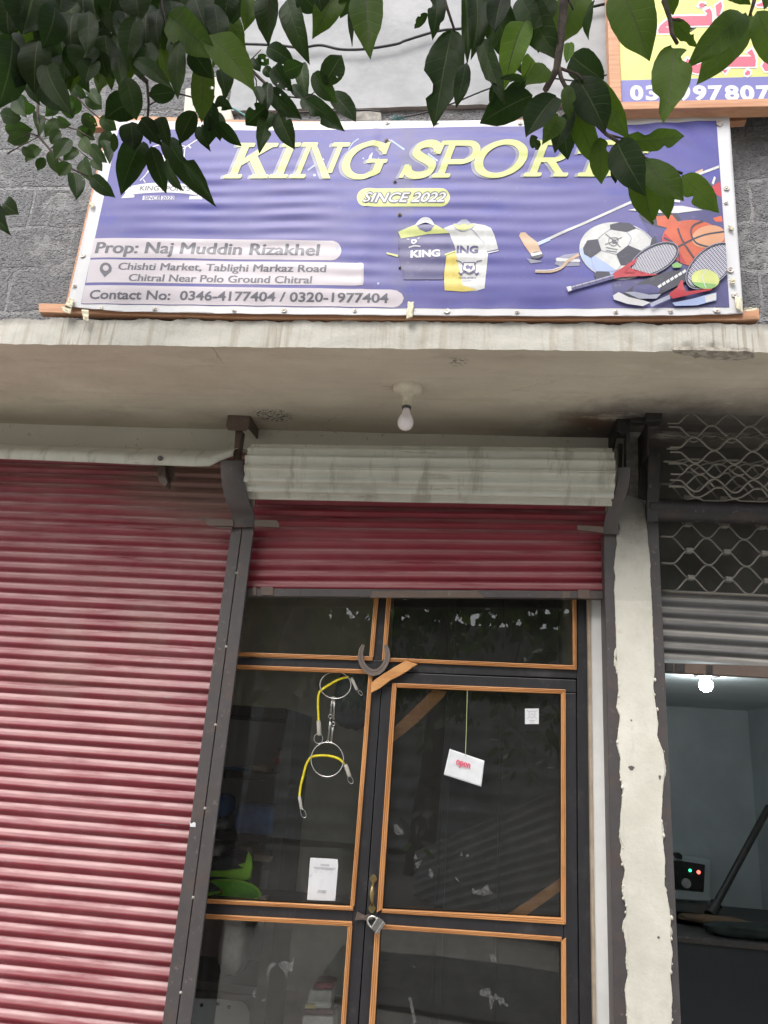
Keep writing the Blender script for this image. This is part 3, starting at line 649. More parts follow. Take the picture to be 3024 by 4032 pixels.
m = MB(); zz = slat_top; m.tube([V((gx0-.02, 3.035, zz)), V((gxe, 3.035, zz))], .006, 8); m.build('grille_rod', MT['wire'], sh3, smooth=True)
zr0 = P('Z2', 1000, 800, 2.84).z
# remaining grille on the roll, seen through the front wires
m = MB()
for k in range(5):
    s = 1 if k % 2 else -1; path = []
    for i in range(151):
        x = gx0+(gxe-gx0)*i/150; a = .9+k*.30+.25*s*math.sin(2*math.pi*(max(x, xe)-xw0-.03)/WX)
        r_ = .082-.0; path.append(V((x, 2.95+r_*math.cos(math.pi-a+.5), zr0+.14+r_*1.5*math.sin(math.pi-a+.5))))
    m.tube(path, .0036, 6)
for k in range(6):
    s = 1 if k % 2 else -1; path = []
    for i in range(151):
        x = gx0+(gxe-gx0)*i/150; z = zr0+k*.054+.027*s*math.cos(2*math.pi*(max(x, xe)-xw0+.02)/WX)
        path.append(V((x, 2.84-.02*math.sin(k*.6), z)))
    m.tube(path, .0038, 6)
m.build_split('rolled_wire', MT['wire'], sh3, smooth=True)
m = MB(); m.lathe([(.001, 0), (.045, 0), (.045, gxe-gx0+.1), (.001, gxe-gx0+.1)], (gx0-.06, 2.96, 2.57), 20, ax=(1, 0, 0)); m.build('drum_core', MT['iron2'], sh3, smooth=40)
zsb = P('C6', 1400, 890, YS).z
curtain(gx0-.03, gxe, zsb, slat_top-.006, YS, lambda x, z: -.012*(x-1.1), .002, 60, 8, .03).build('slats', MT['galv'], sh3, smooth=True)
m = MB(); m.px('C6', [(1212, 888), (1700, 902), (1700, 955), (1212, 930)], YS-.02, .03); m.build('bottom_bar', MT['rust'], sh3, bevel=.002)
m = MB(); m.px('C6', [(1218, 890), (1250, 891), (1250, 926), (1218, 924)], YS-.026, .006); m.px('C6', [(1258, 891), (1300, 893), (1300, 930), (1258, 928)], YS-.026, .006); m.px('C6', [(1395, 897), (1420, 898), (1420, 936), (1395, 935)], YS-.026, .006); m.build_split('bar_plate', MT['iron2'], sh3, bevel=.001)
# ---------------------------------------------------------------- glazed shopfront
YD, YG = 3.12, 3.142
front = thing('glazed_shopfront', 'black painted timber shopfront with orange beads, glass panes and one padlocked door', 'shopfront', (-.2, YD, .12))
def q4(*pts, Y=YD): return [P(*p, Y) for p in pts]
def dn(a, b, z=.30): return a+(b-a)*((a.z-z)/(a.z-b.z))
def member(m, pts, d=.06, Y=YD, ext=0, z=.14):
    p = [P(*q, Y) for q in pts]
    m.prism(p, (0, d, 0))
fr = MB()
member(fr, [('Z8', 448, -330), ('Z8', 538, -330), ('Z8', 492, 284), ('Z8', 398, 276)])
member(fr, [('C5', 1005, 866), ('Z8', 395, 277), ('Z8', 520, 284), ('C6', 835, 912), ('C8', 640, 97), ('Z8', 715, 396), ('Z8', 385, 388), ('C5', 1005, 902)])
a, b_ = P('Z8', 386, 390, YD), P('L6', 386, 1112, YD); postx = a.x
c1, c2 = P('Z8', 487, 391.5, YD), P('L8', 15, 717, YD)
fr.prism([a, c1, dn(c1, c2, .14), dn(P('L6', 386, 1112, YD), P('L7', 1437, 787, YD), .14), P('L6', 386, 1112, YD)], (0, .06, 0))
member(fr, [('C7', 150, 1284), ('L6', 384, 1182), ('L6', 362, 1376), ('C7', 145, 1368)])
top = [P('C8', 642, -345, YD), P('C8', 703, -345, YD)]
fr.prism([top[0], top[1], P('C8', 703, 0, YD), P('C8', 722, 1000, YD), dn(P('C8', 722, 1000, YD), P('C8', 737, 1941, YD), .14), dn(P('C8', 644, 1000, YD), P('C8', 654, 1941, YD), .14), P('C8', 644, 1000, YD), P('C8', 640, 100, YD)], (0, .07, 0))
fr.box(t0.x, a.x-.01, YD, YD+.06, .14, .26)
fr.build('frame', MT['black'], front, bevel=.003)
def bead(m, a0, a1, b0, b1, Y=3.106):                    # three-reed moulding between two measured edges
    a0, a1, b0, b1 = [p if isinstance(p, V) else P(*p, Y) for p in (a0, a1, b0, b1)]
    prof = [(0, .016), (0, .004), (.06, .001), (.22, 0), (.30, .004), (.36, .004), (.42, 0), (.58, 0), (.64, .004), (.70, .004), (.78, 0), (.94, .001), (1, .004), (1, .016)]
    for (t, d), (t2, d2) in zip(prof, prof[1:]):
        m.face([a0.lerp(b0, t)+V((0, d, 0)), a1.lerp(b1, t)+V((0, d, 0)), a1.lerp(b1, t2)+V((0, d2, 0)), a0.lerp(b0, t2)+V((0, d2, 0))])
    for s, e in ((a0, b0), (a1, b1)): m.face([s.lerp(e, t)+V((0, d, 0)) for t, d in prof])
def beads(par, hs, vs):
    for h in hs:
        m = MB(); bead(m, *h); m.build('glazing_bead', MT['bead_h'], par)
    for v in vs:
        m = MB(); bead(m, *v, Y=3.1055); m.build('glazing_bead', MT['bead_v'], par)
def pane(par, pts):
    m = MB(); m.face([p if isinstance(p, V) else P(*p, YG) for p in pts]); return m.build('glass_pane', MT['glass'], par)
Yb = 3.106
# transom lights
beads(front, [(('C5', 1012, 841), ('Z8', 395, 249), ('C5', 1012, 858), ('Z8', 393, 286))], [(('Z8', 412, -330), ('Z8', 363, 249), ('Z8', 452, -330), ('Z8', 403, 249))])
pane(front, [('C5', 1008, 580), ('Z8', 435, -335), ('Z8', 385, 268), ('C5', 1008, 850)])
beads(front, [(('Z8', 527, 259), ('C6', 817, 899), ('Z8', 505, 292), ('C6', 832, 918))], [(('Z8', 527, -330), ('Z8', 481, 288), ('Z8', 570, -330), ('Z8', 524, 259)), (('C6', 815, 590), ('C6', 817, 899), ('C6', 832, 590), ('C6', 833, 918))])
pane(front, [('Z8', 550, -335), ('C6', 824, 590), ('C6', 825, 908), ('Z8', 505, 275)])
# left fixed lights
beads(front, [(('C5', 1012, 896), ('Z8', 396, 370), ('C5', 1012, 913), ('Z8', 393, 411)), (('C7', 150, 1267), ('L6', 375, 1121), ('C7', 150, 1292), ('L6', 370, 1188))], [(('Z8', 357, 412), ('L6', 324, 1118), ('Z8', 397, 412), ('L6', 393, 1113))])
pane(front, [('C5', 1006, 905), ('Z8', 376, 390), ('L6', 358, 1150), ('C7', 140, 1280)])
ve = [dn(P('L6', 286, 1446, Yb), P('L7', 1402, 787, Yb)), dn(P('L6', 357, 1446, Yb), P('L7', 1447, 787, Yb))]
beads(front, [(('C7', 140, 1357), ('L6', 355, 1370), ('C7', 140, 1384), ('L6', 353, 1446))], [(('L6', 286, 1446), ve[0], ('L6', 357, 1446), ve[1])])
gp = [P('C7', 130, 1370, YG), P('L6', 322, 1410, YG), dn(P('L6', 322, 1410, YG), P('L7', 1424, 787, YG), .2)]
pane(front, gp+[V((gp[0].x, YG, .2))])
# door leaf
leaf = MB()
lt, lb = P('Z8', 490, 403, YD), P('L8', 20, 717, YD)
leafY = YD-.004
member(leaf, [('Z8', 492, 403), ('Z8', 715, 402), ('C8', 636, 104), ('C8', 636, 172), ('Z8', 600, 518), ('Z8', 484, 514)], Y=leafY)
s1, s2 = P('Z8', 484, 516, leafY), P('L8', 21, 717, leafY)
leaf.prism([s1, P('Z8', 600, 520, leafY), P('L6', 800, 1215, leafY), dn(P('L6', 800, 1215, leafY), P('L8', 108, 717, leafY), .16), dn(s1, s2, .16)], (0, .05, 0))
leaf.prism([P('C8', 566, 174, leafY), P('C8', 636, 174, leafY), P('C8', 640, 1000, leafY), dn(P('C8', 640, 1000, leafY), P('C8', 650, 1941, leafY), .16), dn(P('C8', 566, 174, leafY), P('C8', 572, 1941, leafY), .16)], (0, .05, 0))
member(leaf, [('L6', 800, 1207), ('C8', 568, 1402), ('C8', 569, 1490), ('L6', 800, 1418)], Y=leafY)
leaf.box(lb.x+.02, P('C8', 600, 1900, leafY).x, leafY, leafY+.05, .16, .30)
door = leaf.build('door_leaf', MT['black'], front, bevel=.003)
beads(door, [(('Z8', 622, 496), ('C8', 580, 155), ('Z8', 622, 536), ('C8', 556, 178)), (('L6', 853, 1163), ('C8', 556, 1376), ('L6', 832, 1222), ('C8', 579, 1412))],
      [(('Z8', 578, 497), ('L6', 757, 1218), ('Z8', 620, 497), ('L6', 851, 1165)), (('C8', 556, 180), ('C8', 556, 1376), ('C8', 580, 156), ('C8', 582, 1412))])
pane(door, [('Z8', 600, 515), ('C8', 568, 168), ('C8', 568, 1394), ('L6', 808, 1192)])
de = [dn(P('L8', 124, 115, Yb), P('L8', 86, 717, Yb)), dn(P('L8', 160, 112, Yb), P('L8', 125, 717, Yb)), dn(P('C8', 557, 1505, Yb), P('C8', 558, 1941, Yb)), dn(P('C8', 582, 1483, Yb), P('C8', 584, 1941, Yb))]
beads(door, [(('L8', 170, 68), ('L8', 1346, 150), ('L8', 165, 96), ('L8', 1346, 180))], [(('L8', 126, 92), de[0], ('L8', 160, 98), de[1]), (('C8', 557, 1502), de[2], ('C8', 582, 1483), de[3])])
pp_ = [P('L8', 145, 82, YG), P('C8', 570, 1492, YG), dn(P('C8', 570, 1492, YG), P('C8', 571, 1941, YG), .2), dn(P('L8', 142, 100, YG), P('L8', 106, 717, YG), .2)]
pane(door, pp_)
# pull handle
m = MB(); hp = [P('L6', x, y, d) for x, y, d in ((705, 700, 3.10), (702, 735, 3.092), (690, 790, 3.078), (678, 900, 3.07), (678, 1000, 3.076), (684, 1070, 3.09), (684, 1100, 3.10))]
m.tube(hp, [.0045, .004, .006, .009, .007, .0045, .005], 10)
for cx, cy in ((705, 668), (683, 1150)):
    c = P('L6', cx, cy, 3.109); m.prism([c+V((.0125*math.cos(k*.5236)*(1+.12*math.cos(4*k*.5236)), 0, .0155*math.sin(k*.5236))) for k in range(12)], (0, .006, 0))
m.build('pull_handle', MT['brass'], door, smooth=45)
m = MB(); m.px('L6', [(440, 1195), (550, 1262), (640, 1250), (700, 1262), (700, 1330), (600, 1352), (530, 1335), (402, 1345)], 3.108, .006); m.build('hasp', MT['rust'], door, bevel=.001)
# small hanging things on the front
pl = thing('padlock', 'silver padlock hanging tilted from the brown hasp of the door', 'padlock', P('L6', 780, 1430, 3.09))
m = MB()
def ql(a): return [P('L6', x, y, 3.078) for x, y in a]
A_, B_, C_, D_ = P('L6', 660, 1470, 3.078), P('L6', 772, 1292, 3.078), P('L6', 903, 1392, 3.078), P('L6', 772, 1575, 3.078)
def lp_(t0_, t1_): return [A_.lerp(D_, t0_), B_.lerp(C_, t0_), B_.lerp(C_, t1_), A_.lerp(D_, t1_)]
m.prism(lp_(0, .16), (0, .024, 0), 0); m.prism([p+V((0, .0015, 0)) for p in lp_(.162, .70)], (0, .021, 0), 1); m.prism(lp_(.702, 1), (0, .024, 0), 0); m.build('body', [MT['steel'], MT['steel2']], pl, bevel=.0012)
m = MB(); m.tube([P('L6', x, y, 3.088) for x, y in ((672, 1455), (640, 1425), (615, 1380), (612, 1330), (640, 1290), (690, 1275), (735, 1290), (765, 1320))], .0042, 10); m.build('shackle', MT['steel'], pl, smooth=True)
m = MB(); ce = [P('Z8', x, y, 3.094) for x, y in ((310, 138), (290, 180), (281, 235), (287, 285), (303, 325), (330, 362), (362, 388), (405, 400), (448, 390), (485, 360), (512, 320), (530, 275), (536, 235), (530, 185), (515, 140))]
wv = [.0065, .0095, .0105, .011, .0115, .012, .0125, .013, .0125, .012, .0115, .011, .0105, .0095, .0065]
for k in range(len(ce)-1):
    t1_ = (ce[min(k+1, 14)]-ce[max(k-1, 0)]).normalized(); t2_ = (ce[min(k+2, 14)]-ce[k]).normalized()
    n1, n2 = V((-t1_.z, 0, t1_.x)), V((-t2_.z, 0, t2_.x))
    o = [ce[k]+n1*wv[k], ce[k]-n1*wv[k], ce[k+1]-n2*wv[k+1], ce[k+1]+n2*wv[k+1]]
    mid = [ce[k]+n1*wv[k]*.25, ce[k]-n1*wv[k]*.25, ce[k+1]-n2*wv[k+1]*.25, ce[k+1]+n2*wv[k+1]*.25]
    for r_ in ((0, .25), (.25, -.25), (-.25, -1), ):
        pass
    f = lambda s_, e: (ce[k]+n1*wv[k]*s_+V((0, e, 0)), ce[k+1]+n2*wv[k+1]*s_+V((0, e, 0)))
    pr = [(1, .009), (1, 0), (.3, 0), (.22, .0022), (-.22, .0022), (-.3, 0), (-1, 0), (-1, .009)]
    for (s_, e), (s2, e2) in zip(pr, pr[1:]):
        a1, a2 = f(s_, e); b1_, b2_ = f(s2, e2); m.face([a1, a2, b2_, b1_])
    if k in (0, 13):
        j = 0 if k == 0 else 14; nn = n1 if k == 0 else n2
        m.face([ce[j]+nn*wv[j]*s_+V((0, e, 0)) for s_, e in pr])
for k in (3, 5, 6, 8, 9, 11):
    m.box(ce[k].x-.002, ce[k].x+.002, 3.0955, 3.0965, ce[k].z-.003, ce[k].z+.003)
hs_ = m.build('horseshoe', MT['shoe_iron'], None, weld=True, loc=P('Z8', 405, 270, 3.1)); tag(hs_, 'rusty horseshoe nailed above the door where the orange beads meet', 'horseshoe')
m = MB(); m.px('Z8', [(380, 588), (385, 492), (432, 455), (480, 422), (590, 352), (705, 286), (762, 305), (818, 320), (760, 352), (738, 372), (640, 432), (560, 470), (470, 540)], 3.088, .012); o = m.build('wood_offcut', MT['lath'], None, bevel=.0015, loc=P('Z8', 600, 440, 3.09)); tag(o, 'raw orange wood offcut nailed slantwise below the horseshoe', 'wood offcut')
for c, pts, lb in (('Z8', [(588, 1045), (600, 905), (770, 740), (955, 562), (1088, 572), (1060, 622), (820, 860)], 'diagonal wood brace behind the top left corner of the door glass'), ('C8', [(252, 1368), (420, 1255), (557, 1158), (557, 1228), (440, 1312), (345, 1378)], 'diagonal wood brace behind the bottom right corner of the door glass')):
    m = MB(); m.px(c, pts, YG+.008, .014); o = m.build('corner_brace', MT['lath'], None, bevel=.001, loc=P(c, *pts[2], YG+.01)); tag(o, lb, 'brace', 'corner braces of the door')
# open card
oc = thing('open_card', 'white laminated card reading open, hung crooked on a thread', 'sign card', P('Z8', 1260, 1170, 3.1))
m = MB(); cq = [P('Z8', x, y, 3.098) for x, y in ((1115, 1110), (1440, 1222), (1410, 1464), (1060, 1352))]
def card(u, t):
    p = cq[0].lerp(cq[1], u).lerp(cq[3].lerp(cq[2], u), t); p.y += .004*math.sin(u*3+.4)+.002*noise.noise((u*4, t*4, 0)); return p
m.grid(20, 14, card); m.build('card', MT['paper'], oc, smooth=True, solid=.0012)
m = MB(); m.tube([P('Z8', 1280, 566, 3.105), P('Z8', 1272, 900, 3.101), P('Z8', 1262, 1178, 3.0965)], .0013, 6); m.build('thread', plain('pale_green_thread', (.42, .48, .22), .8), oc)
# sticker and notice
def text_mesh(s, bold=.0, res=4, sp=1.0):
    cu = bpy.data.curves.new('t', 'FONT'); cu.body = s; cu.offset = bold; cu.resolution_u = res; cu.space_character = sp; cu.fill_mode = 'BOTH'
    o = bpy.data.objects.new('t', cu); COL.objects.link(o); dg = bpy.context.evaluated_depsgraph_get(); me = bpy.data.meshes.new_from_object(o.evaluated_get(dg))
    vs = [tuple(v.co) for v in me.vertices]; fs = [tuple(p.vertices) for p in me.polygons]
    bpy.data.objects.remove(o); bpy.data.curves.remove(cu); bpy.data.meshes.remove(me)
    return vs, fs
CAPH = max(v[1] for v in text_mesh('H')[0])
def put_text(m, s, o, ux, uz, wid, cap, mi=0, bold=.02, shear=0, off=(0, 0, 0), sp=1.0):   # o: lower left; ux, uz unit axes
    vs, fs = text_mesh(s, bold, 4, sp); x0_ = min(v[0] for v in vs); x1_ = max(v[0] for v in vs)
    kx = (wid-shear*0)/(x1_-x0_); ky = cap/CAPH; i0 = len(m.v); off = V(off)
    for v in vs: m.v.append(o+ux*((v[0]-x0_)*kx+shear*v[1]*ky)+uz*(v[1]*ky)+off)
    for f in fs: m.f.append(tuple(i+i0 for i in f)); m.m.append(mi)
m = MB(); ux = (cq[1]-cq[0]).normalized(); uz = (cq[0]-cq[3]).normalized()
ob = P('Z8', 1172, 1252, 3.0955); [put_text(m, 'open', ob+ux*k_*.0008, ux, uz, .0545, .027, 0, 0, 0, (0, .0005-.0001*k_, 0)) for k_ in (-1, 0, 1)]; m.build('lettering', MT['pink_ink'], oc, norm=False)
st_ = thing('door_sticker', 'small white sticker with a crest at the top right of the door glass', 'sticker', P('C8', 400, 300, 3.14))
m = MB(); m.px('C8', [(362, 258), (436, 257), (436, 340), (362, 340)], YG-.0015, .001); m.build('paper', MT['paper'], st_)
m = MB()
def seg(m, a, b, w_, y, mi=0):
    d = (b-a).normalized(); n_ = V((-d.z, 0, d.x))*w_; m.face([a+n_, b+n_, b-n_, a-n_], mi)
S = lambda x, y: P('C8', x, y, YG-.0022)
for a, c in (((372, 266), (384, 276)), ((428, 265), (415, 276)), ((385, 302), (374, 312)), ((414, 302), (426, 312)), ((385, 272), (415, 272)), ((415, 272), (416, 296)), ((416, 296), (400, 308)), ((400, 308), (384, 296)), ((384, 296), (385, 272)), ((384, 321), (416, 321)), ((390, 329), (410, 329)), ((394, 284), (402, 292)), ((402, 284), (408, 292))):
    seg(m, S(*a), S(*c), .0011, 0)
m.build('crest', plain('faded_mauve_ink', (.58, .52, .56), .6), st_, norm=False)
pn = thing('paper_notice', 'white paper notice in a clear sleeve taped low on the left pane', 'notice', P('C7', 860, 1150, 3.13))
m = MB(); m.px('C7', [(787, 1021), (950, 1030), (949, 1052), (953, 1052), (935, 1278), (768, 1272)], YG-.003, .001); m.build('paper', MT['paper'], pn)
sg = N('clear_film'); tb = sg.nd('BsdfTransparent'); gb = sg.nd('BsdfGlossy'); gb.inputs[0].default_value = (.8, .8, .8, 1); gb.inputs['Roughness'].default_value = .25; mx = sg.nd('MixShader'); sg.put(mx.inputs[0], sg.step(sg.noise(40, 5, .7), .5, .8, .02, .18)); sg.put(mx.inputs[1], tb.outputs[0]); sg.put(mx.inputs[2], gb.outputs[0]); sg.t.links.new(mx.outputs[0], sg.out.inputs[0])
m = MB(); m.px('C7', [(733, 953), (985, 966), (972, 1285), (735, 1275)], YG-.0045, .0004); m.build('clear_sleeve', sg.mat, pn)
m = MB()
for a, c, w_ in (((848, 1064), (900, 1067), .0035), ((806, 1078), (938, 1086), .0022), ((818, 1086), (930, 1093), .0022), ((832, 1217), (884, 1220), .003), ((828, 1227), (882, 1230), .0022)): seg(m, P('C7', *a, YG-.0036), P('C7', *c, YG-.0036), w_, 0)
m.build_split('faint_line', MT['grey_ink'], pn, norm=False)
# rings and yellow ropes
YK = YG-.012
tk = thing('ring_tether', 'two steel rings linked by rods with yellow rope loops, hung behind the left pane', 'tether', P('L4', 380, 200, YK))
def ring(m, c, cx, cy, rx, ry, r_, Y, a0=0, a1=360, rot=0):
    pts = []
    for k in range(49):
        a = R(a0+(a1-a0)*k/48); x, y = rx*math.cos(a), ry*math.sin(a); pts.append(P(c, cx+x*math.cos(R(rot))-y*math.sin(R(rot)), cy+x*math.sin(R(rot))+y*math.cos(R(rot)), Y))
    m.tube(pts, r_, 8, cap=False)
m = MB(); ring(m, 'L4', 382, 308, 193, 168, .0023, YK); m.build('ring', MT['steel'], tk, smooth=True)
m = MB(); ring(m, 'L4', 280, 1235, 202, 215, .0026, YK); m.build('ring', MT['steel'], tk, smooth=True)
m = MB()
for a, c in (((342, 470), (318, 680)), ((368, 470), (358, 740)), ((318, 725), (290, 1000)), ((352, 800), (330, 1020))):
    for o_ in (-6, 6): m.tube([P('L4', a[0]+o_, a[1], YK), P('L4', c[0]+o_, c[1], YK)], .0011, 6)
for x, y, r_ in ((318, 700, 22), (355, 790, 22), (345, 470, 14), (370, 468, 12), (285, 1010, 14), (328, 1025, 12)): ring(m, 'L4', x, y, r_, r_, .0011, YK)
m.build('link_rod', MT['steel'], tk, smooth=True)
def rope(pts, nm='rope'):
    ps = [P('L4', x, y, YK+.003) for x, y in pts]; fine = []
    for k in range(len(ps)-1):
        p0, p1, p2, p3 = ps[max(k-1, 0)], ps[k], ps[k+1], ps[min(k+2, len(ps)-1)]
        for q in range(16):
            t = q/16; fine.append(.5*((2*p1)+(p2-p0)*t+(2*p0-5*p1+4*p2-p3)*t*t+(3*p1-p0-3*p2+p3)*t**3))
    fine.append(ps[-1]); m = MB()
    for s_ in range(3):                                      # three twisted strands
        st = []
        for k, p in enumerate(fine):
            t = (fine[min(k+1, len(fine)-1)]-fine[max(k-1, 0)]).normalized(); a = V((0, 1, 0)); b = t.cross(a); g_ = k*.75+s_*2.094
            st.append(p+(a*math.cos(g_)+b*math.sin(g_))*.0022)
        m.tube(st, .0028, 6)
    m.build(nm, MT['rope'], tk, smooth=True)
rope([(545, 205), (430, 235), (330, 290), (215, 365), (172, 430), (165, 560), (172, 755)])
rope([(488, 1285), (430, 1230), (350, 1200), (250, 1185), (130, 1190), (65, 1220), (15, 1310), (-20, 1440), (-50, 1560), (-66, 1690)])
m = MB()
for a, c, w_ in (((172, 752), (180, 935), 36), ((580, 215), (650, 370), 26), ((505, 1295), (560, 1450), 34), ((-68, 1690), (-42, 1850), 26)):
    p, q = P('L4', *a, YK+.003), P('L4', *c, YK+.003); m.tube([p, p.lerp(q, .05), p.lerp(q, .5), q.lerp(p, .05), q], [r_*w_/36 for r_ in (.007, .0088, .0085, .0088, .007)], 10)
m.build_split('sleeve', MT['sleeve'], tk, smooth=50)
m = MB(); ring(m, 'L4', 170, 975, 54, 62, .0013, YK); ring(m, 'L4', 690, 405, 34, 20, .001, YK, rot=50); ring(m, 'L4', 570, 1490, 30, 48, .001, YK, rot=-25); ring(m, 'L4', -18, 1905, 30, 58, .0012, YK, rot=-22); m.build_split('end_ring', MT['steel'], tk, smooth=True)
# dried splashes on the glass
sm_ = N('dried_splash'); ta = sm_.nd('BsdfTransparent'); da = sm_.nd('BsdfDiffuse'); da.inputs[0].default_value = (.5, .51, .5, 1); ma = sm_.nd('MixShader'); sm_.put(ma.inputs[0], sm_.step(sm_.noise(90, 6, .75), .35, .75, .03, .17)); sm_.put(ma.inputs[1], ta.outputs[0]); sm_.put(ma.inputs[2], da.outputs[0]); sm_.t.links.new(ma.outputs[0], sm_.out.inputs[0])
def splash(c, pts):
    m = MB(); ps = [P(c, x, y, YG-.0012) for x, y in pts]; o = []
    for p, q in zip(ps, ps[1:]+ps[:1]):
        for k in range(4): r_ = p.lerp(q, k/4); o.append(r_+V((.0022*noise.noise(r_*150), 0, .0022*noise.noise(r_*140+V((7, 0, 0))))))
    m.prism(o, (0, .0006, 0)); m.build('glass_splash', sm_.mat, front)
for c, pts in (('L8', [(800, 515), (825, 485), (880, 482), (885, 530), (905, 540), (915, 515), (935, 540), (970, 545), (975, 575), (1005, 600), (985, 605), (960, 580), (945, 600), (930, 560), (910, 555), (895, 600), (888, 635), (876, 600), (872, 545), (820, 530)]),
    ('L7', [(705, 310), (730, 240), (770, 210), (800, 212), (795, 240), (760, 265), (735, 310), (722, 350), (714, 345)]), ('L7', [(815, 225), (850, 205), (885, 195), (940, 215), (965, 150), (972, 155), (960, 240), (955, 290), (905, 305), (898, 365), (890, 366), (880, 310), (845, 270)]),
    ('L7', [(575, 480), (600, 470), (608, 540), (590, 552), (580, 530)]), ('L7', [(665, 560), (705, 545), (695, 580), (670, 585)]), ('L7', [(660, 178), (682, 176), (680, 188), (664, 190)]), ('Q1', [(150, 1165), (175, 1160), (230, 1210), (235, 1245), (180, 1250), (150, 1225)]), ('Q1', [(315, 1440), (335, 1405), (352, 1450), (330, 1455)]), ('Q1', [(320, 1490), (390, 1460), (365, 1505), (345, 1540), (338, 1510)]), ('Q1', [(440, 1590), (450, 1525), (485, 1560), (470, 1615)]), ('Q1', [(805, 1690), (835, 1715), (880, 1705), (935, 1660), (950, 1700), (980, 1740), (900, 1760), (810, 1740)]),
    ('Q1', [(660, 1605), (672, 1602), (700, 1640), (690, 1645)]), ('Q1', [(705, 1420), (718, 1385), (728, 1425)]), ('Q1', [(750, 1420), (775, 1405), (782, 1430), (760, 1435)]), ('L8', [(360, 320), (395, 345), (380, 352)]), ('L8', [(345, 545), (368, 540), (395, 700), (380, 717), (365, 640)]), ('L8', [(870, 255), (905, 262), (925, 300), (895, 318)]), ('C6', [(600, 868), (612, 862), (618, 880), (608, 884)])):
    splash(c, pts)
# ---------------------------------------------------------------- inside the middle shop
def blob(name, mt, c, s_, label, cat, seed=0, e=.6, par=None, group=None):
    m = MB()
    def fn(u, t):
        a = u*2*math.pi; b = (t-.5)*math.pi
        f = lambda q: math.copysign(abs(q)**e, q)
        d = V((f(math.cos(a))*f(math.cos(b)), f(math.sin(a))*f(math.cos(b)), f(math.sin(b))))
        n_ = 1+.12*noise.noise(d*2.2+V((seed, 0, 0)))+.06*noise.noise(d*6+V((seed, 3, 0)))
        return V(c)+V((d.x*s_[0], d.y*s_[1], d.z*s_[2]))*n_
    m.grid(28, 18, fn); o = m.build(name, mt, par, smooth=True, weld=True, loc=V(c)-V((0, 0, s_[2])))
    if label: tag(o, label, cat, group)
    return o
YSH = 3.6
rk = thing('shelf_rack', 'dark shelf rack with four levels inside the shop behind the left pane', 'shelf', P('C7', 450, 1200, YSH))
rx1 = P('C7', 690, 300, YSH).x; rx0 = rx1-.95
lv = [P('C7', 500, y, YSH).z for y in (165, 535, 905, 1065)]
m = MB(); m.box(rx1-.05, rx1, YSH, YSH+.4, .13, lv[0]+.02); m.build('upright', MT['shelf'], rk, bevel=.003)
m = MB(); m.box(rx0-.05, rx0, YSH, YSH+.4, .13, lv[0]+.02); m.build('upright', MT['shelf'], rk, bevel=.003)
for k, z in enumerate(lv+[.62]):
    m = MB(); m.box(rx0, rx1-.05, YSH, YSH+.4, z-.02, z+(.012 if k else .03)); m.build('shelf', MT['shelf'], rk, bevel=.003)
m = MB(); m.box(rx0, rx1-.05, YSH+.4, YSH+.41, .5, lv[0]); m.build('back_panel', MT['white'], rk)
zt2 = lv[1]+.012
bt = thing('soda_bottle', 'small clear bottle with a red cap and red label on the second shelf', 'bottle', (P('C7', 607, 450, YSH+.1).x, YSH+.1, zt2))
bx = P('C7', 607, 450, YSH+.1).x; H = P('C7', 607, 375, YSH+.1).z-zt2
m = MB(); m.lathe([(.001, 0), (.028, .002), (.03, .02), (.027, H*.4), (.03, H*.6), (.012, H*.88), (.012, H*.93)], (bx, YSH+.1, zt2), 16); m.build('body', plain('cola_plastic', (.16, .10, .10), .15, 0, .1, 10, 0), bt, smooth=True)
m = MB(); m.lathe([(.014, H*.93), (.014, H), (.001, H)], (bx, YSH+.1, zt2), 14); m.build('cap', MT['red_p'], bt, smooth=40)
m = MB(); m.lathe([(.0295, H*.38), (.0315, H*.60)], (bx, YSH+.1, zt2), 16); m.build('wrapper', MT['red_p'], bt, smooth=40)
z3 = lv[2]+.012
def sit(name, mt, c, x, y0, y1, x0_, x1_, dY, label, cat, seed, e=.6, zb=None):
    a, b, c_ = P(c, x0_, y0, YSH+dY), P(c, x1_, y0, YSH+dY), P(c, x, y1, YSH+dY)
    h = (a.z-c_.z)/2 if zb is None else (a.z-zb)/2
    return blob(name, mt, ((a.x+b.x)/2, YSH+dY, a.z-h), ((b.x-a.x)/2, .11, h*1.02), label, cat, seed, e)
sit('folded_clothes', MT['navy'], 'C7', 490, 690, 880, 370, 610, .08, 'dark blue stack of folded clothes on the third shelf', 'clothes', 1, .45, z3)
sit('cloth_bundle', MT['navy'], 'C7', 270, 640, 780, 215, 332, .1, 'dark blue cloth bundle lying over a pale bag at the left of the third shelf', 'clothes', 5, .7)
sit('plastic_bag', MT['bag'], 'C7', 280, 785, 880, 225, 335, .12, 'pale cloudy plastic bag on the third shelf beside the blue stack', 'bag', 8, .7, z3)
z4 = lv[3]+.012
sit('plastic_bag', MT['bag'], 'C7', 250, 925, 1050, 195, 300, .1, 'crumpled clear bag on the fourth shelf above the green shoe', 'bag', 12, .7, z4)
sit('carton', MT['carton'], 'C7', 550, 985, 1055, 480, 602, .1, 'small brown carton at the right of the fourth shelf', 'box', 15, .3, z4)
sit('wrapped_packet', MT['carton'], 'C7', 440, 935, 1055, 395, 470, .14, 'brown wrapped packet beside the carton on the fourth shelf', 'packet', 18, .4, z4)
sit('knitted_cap', MT['shoe_k'], 'Z7', 1290, 705, 830, 1210, 1390, -.2, 'black knitted cap on the fourth shelf behind the green shoe', 'cap', 21, .8)
